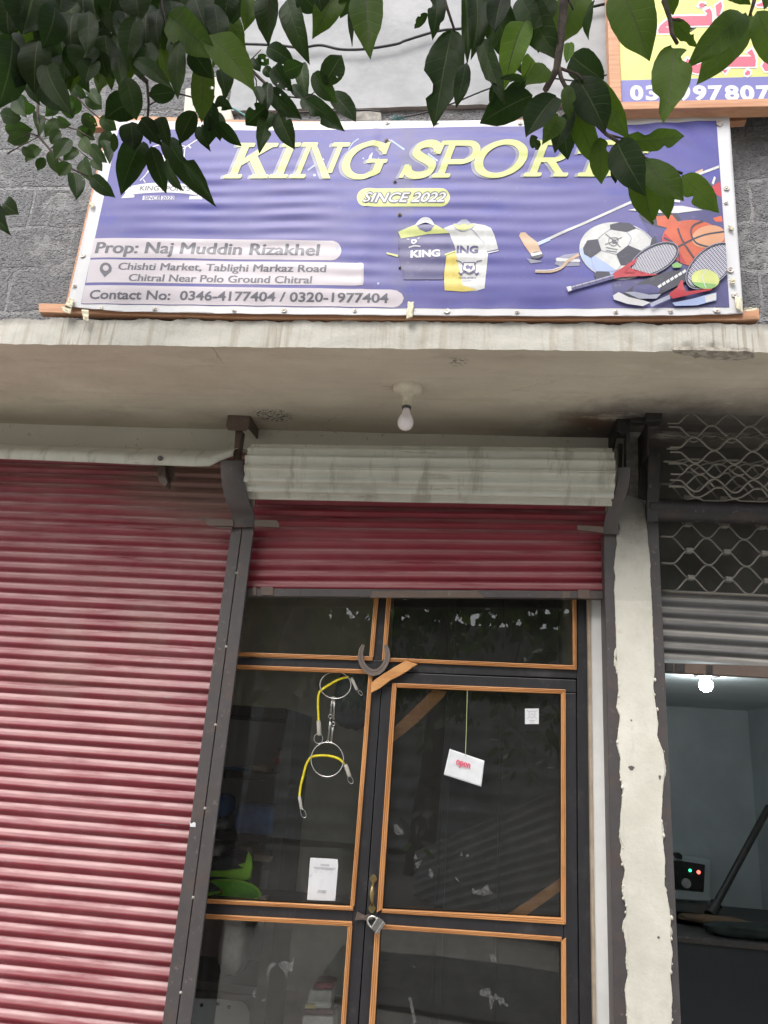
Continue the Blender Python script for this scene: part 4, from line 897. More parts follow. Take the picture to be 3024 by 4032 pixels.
for k, (x0_, x1_, y0, y1, mt_, lb_) in enumerate(((300, 400, 480, 540, 'navy', 'folded navy cloth pile at the left of the second shelf'), (470, 560, 470, 545, 'carton', 'brown carton beside the red capped bottle'), (330, 470, 1085, 1280, 'bag', 'large pale sack standing under the lowest visible shelf'))):
    sit(('folded_cloth', 'carton', 'sack')[k], MT[mt_], 'C7', (x0_+x1_)/2, y0, y1, x0_, x1_, .18, lb_, ('clothes', 'box', 'sack')[k], 40+k, .4, (zt2, zt2, .64)[k])
bc = P('L4', 610, 480, 3.4); o = blob('hanging_bag', MT['shoe_k'], bc, (.085, .05, .125), 'black bag hanging in the shop behind the upper ring', 'bag', 30, .8)
# football boots on the mid rail ledge
ledge = P('Z7', 1300, 1128, 3.17).z
m = MB(); m.box(t0.x, postx-.02, YD+.06, YD+.36, ledge-.018, ledge); o = m.build('display_ledge', MT['black'], front, bevel=.002)
def boot(label, heel, L, sc_z, sole_z, flip=1):
    t = thing('football_boot', label, 'boot', heel, 'green football boots on the window ledge')
    hx, hy, hz = heel
    def loft(name, mt, st):                                 # stations: (s, z0, z1, halfwidth, yshift)
        m = MB()
        def fn(u, v_):
            k = u*(len(st)-1); i = min(int(k), len(st)-2); f = k-i; A, B = st[i], st[i+1]
            s_, z0, z1, w_ = [A[j]*(1-f)+B[j]*f for j in range(4)]
            a = v_*2*math.pi; e = .65; cx = math.copysign(abs(math.cos(a))**e, math.cos(a)); cz = math.copysign(abs(math.sin(a))**e, math.sin(a))
            return (hx-flip*s_*L, hy+w_*cx, hz+(z0+z1)/2+(z1-z0)/2*cz)
        m.grid(30, 20, fn)
        m.face([V(fn(0, k/20)) for k in range(20)]); m.face([V(fn(1, k/20)) for k in range(20)])
        m.build(name, mt, t, smooth=True, weld=True)
    loft('sole', MT['lime'], [(0, .004, .012, .02), (.015, .0, .020, .03), (.12, .0, .024, .036), (.35, .004, .018, .034), (.6, .002, .018, .044), (.85, .004, .02, .04), (1, .014, .022, .012)])
    loft('upper', MT['shoe_k'], [(.012, .018, .05, .02), (.03, .017, .065, .03), (.12, .017, .07, .034), (.3, .016, .085, .034), (.45, .015, .07, .036), (.65, .015, .055, .04), (.85, .017, .045, .036), (.98, .019, .03, .012)])
    m = MB()
    pts = [(-.008, .012), (-.012, .05), (-.004, .085), (.012, .105), (.018, .09), (.02, .065), (.05, .055), (.03, .045), (.10, .03), (.22, .02), (.1, .012)]
    m.prism([V((hx-flip*x_*L/.28, hy-.039, hz+z_)) for x_, z_ in pts], (0, .012, 0)); m.build('heel_counter', MT['lime'], t, bevel=.004, smooth=60)
    return t
hb_ = P('Z7', 1425, 950, 3.26); boot('green and black football boot lying on top of the other boots, heel to the right', (hb_.x, 3.26, hb_.z-.006), .27, 1, 0)
t = thing('football_boot', 'green football boot tipped on its side with its sole facing the glass', 'boot', P('Z7', 1300, 1125, 3.25), 'green football boots on the window ledge')
so_ = [(1040, 1000), (1085, 978), (1170, 968), (1260, 965), (1350, 975), (1430, 1005), (1480, 1040), (1502, 1080), (1490, 1112), (1440, 1130), (1330, 1122), (1200, 1108), (1100, 1108), (1040, 1090), (900, 1110), (820, 1090), (800, 1040), (850, 1000), (950, 985)]
m = MB(); m.px('Z7', so_, 3.235, .03); m.build('sole', MT['lime_d'], t, bevel=.008, smooth=60)
rim = pp('Z7', so_, 3.238); m = MB(); m.tube(rim+[rim[0]], .0055, 8, cap=False); m.build('sole_rim', MT['lime'], t, smooth=True)
c0 = P('Z7', 1180, 1045, 3.3); blob('upper', MT['shoe_k'], (c0.x, 3.305, c0.z), (.125, .05, .055), None, None, 3, .8, t)
m = MB(); c1_ = P('Z7', 1178, 1060, 3.2325); m.lathe([(.0005, -.002), (.010, 0), (.008, .002), (.0005, .003)], c1_, 12, ax=(0, -1, 0)); m.build('orange_mark', plain('orange_rubber', (.55, .18, .02), .5), t, smooth=True)
cb_ = P('Z7', 1168, 1108, 3.19); boot('pale green toe of a third football boot at the left end of the ledge', (cb_.x-.26, 3.19, ledge+.001), .26, 1, 0, -1)
m = MB(); m.px('Z7', [(1480, 1105), (1545, 1102), (1552, 1138), (1470, 1134)], 3.22, .05); o = m.build('cardboard_scrap', MT['carton'], None, bevel=.002, loc=P('Z7', 1510, 1135, 3.24)); tag(o, 'small cardboard scrap by the toe of the tipped green boot', 'cardboard')
# things low in the shop
db = thing('display_board', 'pale board in a dark rounded frame standing low behind the bottom left pane', 'board', P('L7', 280, 780, 3.75))
m = MB(); m.px('L7', [(-60, 470), (235, 478), (622, 508), (640, 1300), (-80, 1300)], 3.75, .06); m.build('frame', MT['shelf'], db, bevel=.01)
m = MB(); m.px('L7', [(-50, 545), (215, 553), (480, 575), (520, 600), (552, 690), (560, 1250), (-60, 1250)], 3.742, .01); m.build('panel', MT['int_white'], db, bevel=.003)
m = MB()
for x, y in ((258, 598), (105, 610), (360, 628)): m.lathe([(.0005, 0), (.008, .001), (.007, .004), (.0005, .005)], P('L7', x, y, 3.741), 10, ax=(0, -1, 0))
m.build_split('screw_head', MT['iron2'], db, smooth=True)
sk = thing('goods_bag', 'clear plastic bag of packed goods with a dark red top behind the bottom left pane', 'bag', P('L7', 1200, 780, 3.6))
def film(u, t):
    a = (u-.5)*2.6; p = P('L7', 1200+math.sin(a)*(210+150*t), 340+t*760, 3.62-.14*math.cos(a)); p.y += .02*noise.noise((u*9, t*5, 0)); return p
m = MB(); m.grid(40, 30, film); m.build('clear_film', sg.mat, sk, smooth=True)
m = MB(); m.px('L7', [(1140, 405), (1260, 395), (1345, 425), (1320, 470), (1160, 462)], 3.62, .12); m.build('red_cap', MT['red_p'], sk, bevel=.01)
m = MB(); m.px('L7', [(1110, 465), (1320, 475), (1310, 650), (1070, 640)], 3.625, .1); m.build('pale_pack', MT['bag'], sk, bevel=.01)
m = MB(); m.px('L7', [(1072, 598), (1168, 603), (1165, 645), (1066, 640)], 3.618, .006); m.build('yellow_band', plain('straw_card', (.4, .36, .15), .7), sk)
m = MB(); m.px('L7', [(1060, 652), (1330, 660), (1325, 705), (1055, 695)], 3.622, .1); m.build('maroon_band', plain('maroon_card', (.10, .035, .045), .7), sk, bevel=.004)
m = MB(); m.px('L7', [(1040, 712), (1330, 718), (1340, 1200), (1020, 1200)], 3.622, .12); m.build('grey_pack', MT['bag'], sk, bevel=.008)
m = MB()                                                     # hanging sheet of clear plastic beside it
def film2(u, t):
    p = P('L7', 720+u*360+t*-120, 470-170*u+t*700, 3.66); p.y += .03*math.sin(u*14+t*2)+.015*noise.noise((u*6, t*6, 2)); return p
m.grid(40, 24, film2); o = m.build('plastic_sheet', sg.mat, None, smooth=True, loc=P('L7', 800, 780, 3.66)); tag(o, 'crumpled clear plastic sheet draped left of the goods bag', 'plastic sheet')
x0_ = P('Z8', 520, 900, 4.95).x
wd = thing('added_dark_cupboard', 'tall dark cupboard added to darken the shop behind the door glass', 'cupboard', ((x0_+.55)/2, 5.2, .12))  # added dark cupboard, darkens what shows through the door glass
m = MB(); m.box(x0_, .59, 4.95, 5.55, .125, 2.66); m.build('carcass', MT['shelf'], wd, bevel=.004)
for k in range(3):
    m = MB(); xa_ = x0_+.02+(.57-x0_)*k/3; m.box(xa_, xa_+(.57-x0_)/3-.012, 4.93, 4.949, .18, 2.62); m.build('cupboard_door', MT['shelf'], wd, bevel=.003)
# rack of goods deep behind the door
m = MB(); m.box(P('Z8', 1090, 600, 4.8).x, P('Z8', 1140, 600, 4.8).x, 4.8, 4.86, .12, 2.68); o = m.build('shop_post', MT['shelf'], None, loc=(P('Z8', 1110, 600, 4.8).x, 4.8, .12)); tag(o, 'dark upright post inside the shop behind the open card', 'post')
# ---------------------------------------------------------------- right shop
pb = PZ('C8', 1332, 78, zr)
bl = thing('lit_bulb', 'glowing white bulb on the ceiling of the dim right shop', 'light bulb', pb)
m = MB(); m.lathe([(.07, .0), (.07, -.010), (.03, -.02), (.018, -.045)], pb, 16); m.build('holder', MT['iron2'], bl, smooth=40)  # disc widened to shade the ceiling from the bulb
bz = P('C8', 1328, 130, pb.y)
m = MB(); m.lathe([(.014, .05), (.02, .035), (.036, .01), (.038, -.006), (.03, -.026), (.014, -.037), (.001, -.040)], bz, 20); m.build('bulb', emit('lit_bulb_glow', (.88, .96, 1.0), 85), bl, smooth=True)
sb = thing('wall_stabiliser', 'grey box with a green and a red lamp on the right shop wall', 'electric box', P('L5', 350, 900, YR-.1))
m = MB(); m.px('L5', [(60, 430), (250, 450), (525, 490), (535, 935), (60, 900)], YR-.16, .15); m.build('case', MT['int_white'], sb, bevel=.01)
m = MB(); m.px('L5', [(60, 500), (190, 500), (470, 545), (455, 830), (60, 790)], YR-.172, .02); m.build('panel', MT['iron2'], sb, bevel=.004)
for x, y, c_, nm, r_ in ((311, 604, (.05, 1, .4), 'green_lamp', .011), (400, 622, (1, .16, .12), 'red_lamp', .014)):
    m = MB(); m.lathe([(.0005, 0), (r_, .002), (r_*.8, .006), (.0005, .008)], P('L5', x, y, YR-.174), 12, ax=(0, -1, 0)); m.build(nm, emit(nm, c_, 1.4), sb, smooth=True)
m = MB(); m.lathe([(.0005, 0), (.035, .002), (.03, .012), (.0005, .014)], P('L5', 270, 740, YR-.174), 18, ax=(0, -1, 0)); m.build('dial', MT['bag'], sb, smooth=40)
m = MB(); m.px('L5', [(150, 425), (200, 418), (235, 450), (230, 490), (160, 470)], YR-.2, .06); o = m.build('black_cloth', MT['iron2'], sb, bevel=.006)
YCn = 4.6
ct = thing('work_counter', 'dark work counter filling the bottom of the right shop', 'counter', (1.5, YCn, .12))
zct = P('L5', 900, 1345, YCn).z
m = MB(); m.box(.78, xr-.01, YCn, YCn+1.2, .12, zct-.03); m.build('cabinet', plain('dark_blue_grey_paint', (.012, .016, .02), .6, 0, .2, 3, .1), ct, bevel=.005)
m = MB(); m.box(.76, xr-.01, YCn-.03, YCn+1.22, zct-.03, zct); m.build('counter_top', MT['iron2'], ct, bevel=.004)
m = MB(); m.px('L5', [(-100, 1010), (180, 1040), (500, 1075), (730, 1110), (888, 1165), (888, 1268), (600, 1235), (160, 1205), (-100, 1190)], YCn+.35, .45); zmin = min(p.z for p in m.v)
for p in m.v:
    if p.z < zmin+.09: p.z = zct+.002
o = m.build('tool_case', MT['iron2'], None, bevel=.01, loc=(1.3, YCn+.5, zct)); tag(o, 'long dark case lying on the work counter under the slanting pipe', 'case')
o = blob('rag', plain('orange_brown_rag', (.08, .05, .028), .9, 0, .4, 12, .4), P('L5', 560, 1150, YCn+.36)+V((0, 0, .012)), (.19, .1, .022), 'crumpled orange brown rag on the dark tool case', 'rag', 3, .8)
gp_ = P('L5', 960, 1320, YCn+.1); o = blob('green_cloth', plain('dull_green_cloth', (.010, .016, .014), .9, 0, .4, 12, .4), (gp_.x+.05, YCn+.12, zct+.03), (.28, .1, .035), 'dull green cloth heaped on the right end of the work counter', 'cloth', 7, .7)
a1, a2, a3 = P('L5', 1135, -60, YCn+1.0), P('L5', 590, 945, YCn+.75), P('L5', 520, 1075, YCn+.7)
m = MB(); m.tube([a1, a2], .022, 12); o = m.build('slanting_pipe', MT['iron2'], None, smooth=40, loc=a3); tag(o, 'thin dark pipe slanting up from the tool case to the right wall', 'pipe')
m = MB(); m.tube([a2, a2.lerp(a3, .1), a2.lerp(a3, .3), a3], [.022, .036, .030, .036], 14); m.build('pipe_socket', MT['iron2'], o, smooth=40)
# ---------------------------------------------------------------- ceiling lamp under the canopy
lb = PZ('D', 881, 838, ZS); lamp = thing('ceiling_lamp', 'unlit bare bulb in a yellowed batten holder under the canopy', 'lamp', lb)
m = MB(); m.lathe([(.056, .006), (.056, -.012), (.048, -.022), (.026, -.028), (.020, -.040)], lb, 32); m.build('rose', MT['lamp_white'], lamp, smooth=40)
m = MB(); m.lathe([(.019, -.028), (.019, -.055), (.0165, -.057), (.0165, -.075), (.018, -.077), (.018, -.084)], lb, 20); m.build('socket', MT['lamp_white'], lamp, smooth=40)
m = MB(); m.lathe([(.0185, -.080), (.0185, -.085), (.017, -.09)], lb, 20); m.build('collar', MT['iron'], lamp, smooth=40)
m = MB(); m.lathe([(.013, -.085), (.014, -.098), (.019, -.113), (.0275, -.130), (.0305, -.145), (.0285, -.160), (.020, -.172), (.008, -.178), (.0005, -.179)], lb, 28); m.build('bulb', MT['bulb'], lamp, smooth=True)
m = MB(); m.tube([lb+V((-.06, .0, .002)), lb+V((-.085, -.008, -.001)), lb+V((-.10, -.004, .004))], .004, 6); m.build('wire_stub', MT['lamp_white'], lamp, smooth=True)
# ---------------------------------------------------------------- the banner
bn = thing('shop_banner', 'wide blue vinyl shop banner with yellow King Sport lettering, jerseys and balls printed on it', 'banner', (-.31, YB, 3.06))
C_TL, C_TR, C_BR, C_BL = P('F', 432, 474, YB), P('F', 2871, 446, YB), P('F', 2927, 1233, YB), P('F', 263, 1207, YB)
XM0, XM1, ZM0, ZM1 = C_BL.x, C_BR.x, C_BL.z, C_TL.z
def sm(a, b, x): t = max(0, min(1, (x-a)/(b-a))); return t*t*(3-2*t)
def wr(X, Z):                                             # slack and ripples of the vinyl
    u = (X-XM0)/(XM1-XM0); t = (Z-ZM0)/(ZM1-ZM0)
    e = sm(0, .06, u)*sm(1, .94, u)*sm(0, .09, t)*sm(1, .93, t)
    n1 = noise.noise((X*2.1, Z*1.3, 4)); msk = .35*sm(.12, .6, n1+.1-.5*abs(t-.45))
    msk = max(msk, .9*math.exp(-((u-.33)/.06)**2-((t-.45)/.22)**2), .8*math.exp(-((u-.20)/.05)**2-((t-.52)/.2)**2), .7*math.exp(-((u-.60)/.09)**2-((t-.40)/.3)**2), .5*math.exp(-((u-.45)/.05)**2-((t-.2)/.2)**2))
    ph = 2*math.pi*(Z/.058)+1.6*noise.noise((X*2.4, Z*2, 1))+.9*X
    y = .0030*msk*math.sin(ph)+.0015*msk*math.sin(ph*.47+X*5)
    y += .007*noise.noise((X*1.6, Z*2.2, 8))+.0022*noise.noise((X*5, Z*7, 2))
    q = math.exp(-(((u-.93)/.10)**2+((t-.86)/.12)**2)); y += .004*q*math.sin(55*((X-XM1)*.75+(Z-ZM1)))
    y += -.010*math.exp(-((u-.455)/.006)**2)*sm(0, .1, t)*sm(1, .9, t)*.35      # batten showing through
    b = (.004*sm(.05, 0, t)+.004*sm(.95, 1, t))*math.sin(X*38+2*noise.noise((X*5, 0, 0)))
    return y*e*1.0 + b*.35 - .006*e
GX = [XM0-.05+.025*i for i in range(int((XM1-XM0+.1)/.025)+1)]
GZ = [ZM0-.03+.0055*i for i in range(int((ZM1-ZM0+.06)/.0055)+1)]
class Art:
    def __init__(s): s.p = []; s.c = 0
    def raw(s, pts, mi, lv):                               # pts: world points on the banner plane
        s.c += 1; s.p.append(([(p.x, p.z) for p in pts], mi, lv*.0007+s.c*.000004))
    def poly(s, c, pts, mi, lv=1): s.raw([P(c, x, y, YB) for x, y in pts], mi, lv)
    def build(s, name, mats, par):
        bm = bmesh.new()
        for pts, mi, off in s.p:
            vs = [bm.verts.new((x, off, z)) for x, z in pts]
            try: f = bm.faces.new(vs)
            except ValueError: continue
            f.material_index = mi
        bmesh.ops.triangulate(bm, faces=[f for f in bm.faces if len(f.verts) > 4], ngon_method='EAR_CLIP')
        xs = [v.co.x for v in bm.verts]; zs = [v.co.z for v in bm.verts]
        for L_, ax in ((GX, 0), (GZ, 2)):
            lo, hi = (min(xs), max(xs)) if ax == 0 else (min(zs), max(zs))
            for g_ in L_:
                if lo < g_ < hi:
                    n_ = (1, 0, 0) if ax == 0 else (0, 0, 1); co = (g_, 0, 0) if ax == 0 else (0, 0, g_)
                    bmesh.ops.bisect_plane(bm, geom=bm.verts[:]+bm.edges[:]+bm.faces[:], plane_co=co, plane_no=n_, dist=1e-6)
        o0 = V(par['_o'])
        for v in bm.verts: v.co = V((v.co.x, YB+wr(v.co.x, v.co.z)-v.co.y, v.co.z))-o0
        for f in bm.faces:
            f.normal_update()
            if f.normal.y > 0: f.normal_flip()
            f.smooth = True
        me = bpy.data.meshes.new(name); bm.to_mesh(me); bm.free()
        for mt in mats: me.materials.append(mt)
        o = bpy.data.objects.new(name, me); COL.objects.link(o); o.parent = par; o['_o'] = par['_o']; return o
def ell(cx, cy, rx, ry, rot=0, n=40, a0=0, a1=360):
    o = []; cr, sr = math.cos(R(rot)), math.sin(R(rot))
    for k in range(n+(a1-a0 < 360)):
        a = R(a0+(a1-a0)*k/n); x, y = rx*math.cos(a), ry*math.sin(a); o.append((cx+x*cr-y*sr, cy+x*sr+y*cr))
    return o
def ribbon(pts, w_):                                       # stroke outline in flat coordinates
    L_, R_ = [], []; n = len(pts); ww = w_ if isinstance(w_, (list, tuple)) else [w_]*n
    for k in range(n):
        a = pts[max(k-1, 0)]; c = pts[min(k+1, n-1)]; d = math.hypot(c[0]-a[0], c[1]-a[1]) or 1
        nx, ny = -(c[1]-a[1])/d*ww[k]/2, (c[0]-a[0])/d*ww[k]/2
        L_.append((pts[k][0]+nx, pts[k][1]+ny)); R_.append((pts[k][0]-nx, pts[k][1]-ny))
    return [[L_[k], L_[k+1], R_[k+1], R_[k]] for k in range(n-1)]
def spl(pts, m=8):
    o = []
    for k in range(len(pts)-1):
        p0, p1, p2, p3 = pts[max(k-1, 0)], pts[k], pts[k+1], pts[min(k+2, len(pts)-1)]
        for q in range(m):
            t = q/m; o.append(tuple(.5*(2*p1[i]+(p2[i]-p0[i])*t+(2*p0[i]-5*p1[i]+4*p2[i]-p3[i])*t*t+(3*p1[i]-p0[i]-3*p2[i]+p3[i])*t**3) for i in (0, 1)))
    return o+[pts[-1]]
def clip(poly, a, c):                                      # keep the side left of a->c (pixel space, y down)
    o = []; ins = lambda p: (c[0]-a[0])*(p[1]-a[1])-(c[1]-a[1])*(p[0]-a[0])
    for k in range(len(poly)):
        p, q = poly[k-1], poly[k]; dp, dq = ins(p), ins(q)
        if (dp >= 0) != (dq >= 0): t = dp/(dp-dq); o.append((p[0]+(q[0]-p[0])*t, p[1]+(q[1]-p[1])*t))
        if dq >= 0: o.append(q)
    return o
def col(n, c, **k): return m_vinyl(n, c, **k)
def m_blue():
    n = N('printed_blue_vinyl')
    c = n.mix(n.step(n.noise(1.5, 4, .5), .38, .66), (.088, .083, .285), (.140, .132, .315))
    c = n.mix(n.math('MULTIPLY', n.step(n.noise(1, 4, .55, n.vec(4, 1, 16)), .5, .72), .55), c, (.066, .074, .345))
    x = n.xyz()
    xb = P('Z5', 275, 600, YB).x
    dx = n.math('ABSOLUTE', n.math('ADD', n.math('SUBTRACT', x[0], xb), n.math('MULTIPLY', n.math('SUBTRACT', n.noise(8, 5, .7), .5), .05)))
    c = n.mix(n.math('MULTIPLY', n.step(dx, .005, .05, 1, 0), n.step(n.noise(9, 5, .7), .35, .6, .1, .55)), c, (.14, .14, .19))
    c = n.mix(n.math('MULTIPLY', n.step(n.noise(60, 6, .75), .58, .75), .25), c, (.34, .34, .42))
    return n.done(c, .48, 0, n.bump(n.noise(220, 2, .5), .05, .002), .35)
INK = [m_blue(), col('banner_white_ink', (.60, .595, .61), var=.06), col('banner_lime_ink', (.52, .56, .20), var=.10, sc_=14), col('banner_shadow_ink', (.24, .24, .32)),
       col('banner_panel_ink', (.53, .485, .52), var=.05), col('banner_grey_ink', (.115, .115, .14), var=.1), col('banner_navy_ink', (.085, .08, .20)),
       col('banner_black_ink', (.055, .055, .075)), col('banner_orange_ink', (.52, .11, .055), sc_=9), col('banner_peach_ink', (.60, .30, .17)), col('banner_red_ink', (.45, .045, .06)),
       col('banner_tan_ink', (.50, .35, .24)), col('banner_pale_ink', (.56, .56, .55), sc_=18, var=.12), col('banner_yellow_ink', (.62, .50, .12)), col('banner_sky_ink', (.36, .44, .68)), col('banner_green_ink', (.22, .42, .14)), col('banner_silver_ink', (.33, .34, .43))]
(I_BLUE, I_W, I_LIME, I_SH, I_PAN, I_GREY, I_NAVY, I_BLK, I_OR, I_PE, I_RED, I_TAN, I_PALE, I_YEL, I_SKY, I_GRN, I_SIL) = range(17)
# sheet: white hem with the blue print laid in
m = Art(); cs = [C_BL]+[P(*q_, YB) for q_ in (('C3', 500, 357), ('C3', 700, 362), ('C3', 1000, 367), ('C3', 1300, 371), ('F', 1512, 1242), ('C4', 300, 377), ('C4', 750, 379), ('C4', 1200, 377), ('C4', 1480, 371))]+[C_BR, C_TR]+[P(*q_, YB) for q_ in (('Z3', 1000, 1135), ('Z3', 600, 1150), ('L3', 1500, 872), ('L3', 825, 884), ('L3', 220, 886), ('L2', 1335, 882), ('L2', 700, 886), ('L2', 300, 889))]+[C_TL]
m.raw(cs, 1, 0); sheet = m.build('vinyl_sheet', INK, bn)
md = sheet.modifiers.new('Solidify', 'SOLIDIFY'); md.thickness = .0008; md.offset = -1
q = [('C3', 350, 326), ('C3', 1200, 338), ('F', 1512, 1214), ('C4', 700, 347), ('C4', 1492, 341), ('Z4', 1520, 480), ('C2', 1436, 522), ('C2', 900, 548), ('C2', 0, 560), ('C1', 1100, 566), ('C1', 512, 562), ('C1', 430, 960)]
m = Art(); m.raw([P(*p, YB) for p in q], I_BLUE, 1); m.build('blue_print', INK, sheet)
# title
CAP = 144.0; SHR = .40
def vb(u): return 711-(u-900)*.0068
def gl(a, u0, polys, du=0, dv=0, mi=I_LIME, lv=3, k=1.0):
    for g_ in polys:
        a.poly('F', [(u0+du+(x*k+SHR*y)*CAP, vb(u0)+dv-y*CAP) for x, y in g_], mi, lv)
rc = lambda x0, x1, y0, y1: [(x0, y0), (x1, y0), (x1, y1), (x0, y1)]
sf = lambda x0, x1, y0, y1: [(x0+.02, y0), (x1-.02, y0), (x1, y0+.03), (x1, y1-.03), (x1-.02, y1), (x0+.02, y1), (x0, y1-.03), (x0, y0+.03)]
def ringp(cx, cy, rx, ry, ix, iy, a0, a1, n=26):
    o = []
    for k in range(n):
        p = [R(a0+(a1-a0)*(k+e)/n) for e in (0, 1)]
        o.append([(cx+rx*math.cos(p[0]), cy+ry*math.sin(p[0])), (cx+rx*math.cos(p[1]), cy+ry*math.sin(p[1])), (cx+ix*math.cos(p[1]), cy+iy*math.sin(p[1])), (cx+ix*math.cos(p[0]), cy+iy*math.sin(p[0]))])
    return o
SER = [sf(0, .49, 0, .115), sf(0, .49, .885, 1)]
G_ = {
 'K': SER+[rc(.14, .35, .115, .885), sf(.74, 1.21, 0, .115), sf(.66, 1.12, .885, 1), [(.35, .36), (.35, .56), (.73, .885), (1.0, .885)], [(.52, .51), (.68, .64), (1.13, .115), (.86, .115)]],
 'I': SER+[rc(.14, .35, .115, .885)],
 'N': [sf(0, .44, 0, .115), sf(-.02, .42, .885, 1), rc(.13, .27, .115, .885), [(.27, .885), (.42, .9), (1.14, 0), (.93, 0)], rc(.98, 1.12, .16, .885), sf(.82, 1.30, .885, 1)],
 'G': ringp(.66, .5, .64, .53, .42, .39, 58, 318)+[[(.94, .05), (1.16, .16), (1.16, .44), (.94, .44)], sf(.68, 1.24, .42, .53), [(.86, .80), (1.0, .72), (1.05, .66), (1.13, .66), (1.13, 1), (1.05, 1), (1.0, .93), (.94, .96)]],
 'S': [[p for p in q_] for q_ in ribbon(spl([(.84, .74), (.74, .88), (.52, .93), (.29, .87), (.23, .70), (.42, .57), (.66, .47), (.85, .34), (.80, .14), (.52, .07), (.28, .12), (.15, .28)], 5), .205)]+[[(.80, .66), (.95, .64), (.98, 1), (.87, 1)], [(.02, 0), (.14, 0), (.19, .36), (.05, .36)]],
 'P': [sf(0, .54, 0, .115), rc(.14, .35, .115, .885), sf(0, .37, .885, 1)]+ringp(.72, .68, .44, .32, .22, .18, -90, 90, 16)+[rc(.35, .72, .86, 1), rc(.35, .72, .36, .50)],
 'O': ringp(.70, .5, .70, .53, .465, .385, 0, 360, 40),
 'R': [sf(0, .50, 0, .115), rc(.14, .35, .115, .885), sf(0, .37, .885, 1)]+ringp(.66, .70, .42, .30, .20, .165, -90, 90, 16)+[rc(.35, .66, .865, 1), rc(.35, .66, .40, .535), [(.52, .40), (.76, .42), (1.10, .115), (.86, .115)], sf(.85, 1.26, 0, .115)],
 'T': [sf(.24, .80, 0, .115), rc(.42, .63, .115, .87), rc(0, 1.06, .87, 1), rc(0, .11, .62, .87), rc(.95, 1.06, .62, .87)]}
ti = Art(); LET = [('K', 881, 1), ('I', 1060, 1), ('N', 1138, 1.0), ('G', 1320, 1), ('S', 1568, .94), ('P', 1699, .9), ('O', 1843, 1), ('R', 2059, .95), ('T', 2236, 1), ('S', 2384, .94)]
for ch, u0, k in LET: gl(ti, u0, G_[ch], -13, 2, I_SH, 2, k)
for ch, u0, k in LET: gl(ti, u0, G_[ch], 0, 0, I_LIME, 3, k)
ti.build('title_lettering', INK, sheet)
def lab(a, s, c, p0, p1, cap, mi, lv, bold=.02, shear=0, sp=1.0, grow=0):
    o, e = P(c, *p0, YB), P(c, *p1, YB); h_ = (P(c, p0[0], p0[1]-cap, YB)-o).length
    t = MB(); ux = (e-o).normalized(); uz = V((-ux.z, 0, ux.x)); put_text(t, s, o, ux, uz, (e-o).length, h_, 0, bold, shear, sp=sp)
    c0_ = a.c
    for f in t.f: a.c = c0_; a.raw([t.v[i] for i in f], mi, lv)
# pill with SINCE 2022
a = Art()
pl_ = ell(1442, 783, 36, 36, 0, 12, 90, 270)+ell(1736, 782, 36, 36, 0, 12, -90, 90); a.poly('F', pl_, I_LIME, 2)
for dx, dy in ((-3, 0), (3, 0), (0, -3), (0, 3), (2, 2), (-2, 2)): lab(a, 'SINCE 2022', 'F', (1428+dx, 802+dy), (1748+dx, 801+dy), 36, I_GREY, 3, .035, .3)
lab(a, 'SINCE 2022', 'F', (1428, 802), (1748, 801), 36, I_W, 4.2, .012, .3); a.build('since_lettering', INK, sheet)
# contact panels
a = Art()
a.poly('C3', [(408, 45), (1425, 58)]+ell(1432, 100, 44, 42, 0, 12, -85, 90)+[(394, 129)], I_PAN, 2)
a.poly('C3', [(391, 137), (1560, 153)]+[(1570, 156), (1573, 164), (1572, 240), (1568, 250), (1560, 252)]+[(373, 236)], I_PAN, 2)
a.poly('C3', [(368, 248), (1690, 268)]+[(1715, 272), (1736, 285), (1745, 303), (1738, 322), (1722, 336), (1700, 341)]+[(352, 324)], I_PAN, 2)
for d_, e_ in ((-3, 0), (-1, 1), (1, -1), (3, 0), (0, 0)): lab(a, 'Prop: Naj Muddin Rizakhel', 'C3', (414+d_, 109+e_), (1376+d_, 121+e_), 45, I_GREY, 3+d_*.02, .0)
for d_ in (-1.6, 0, 1.6): lab(a, 'Chishti Market, Tablighi Markaz Road', 'C3', (513+d_, 182), (1408+d_, 194), 29, I_GREY, 3+d_*.03, .0)
for d_ in (-1.6, 0, 1.6): lab(a, 'Chitral Near Polo Ground Chitral', 'C3', (558+d_, 231), (1346+d_, 242), 29, I_GREY, 3+d_*.03, .0)
lab(a, 'Contact No:  0346-4177404 / 0320-1977404', 'C3', (386, 305), (1677, 322), 34, I_GREY, 3, .022)
a.poly('C3', ell(460, 178, 26, 26, 0, 20, 150, 390)+[(455, 214)], I_GREY, 3); a.poly('C3', ell(461, 176, 13, 12, 0, 16), I_PAN, 4)
for x in (1456, 1457): a.poly('C3', [(1454, 84), (1460, 84), (1460, 108), (1454, 108)], I_SKY, 3)
a.build('contact_panel', INK, sheet)
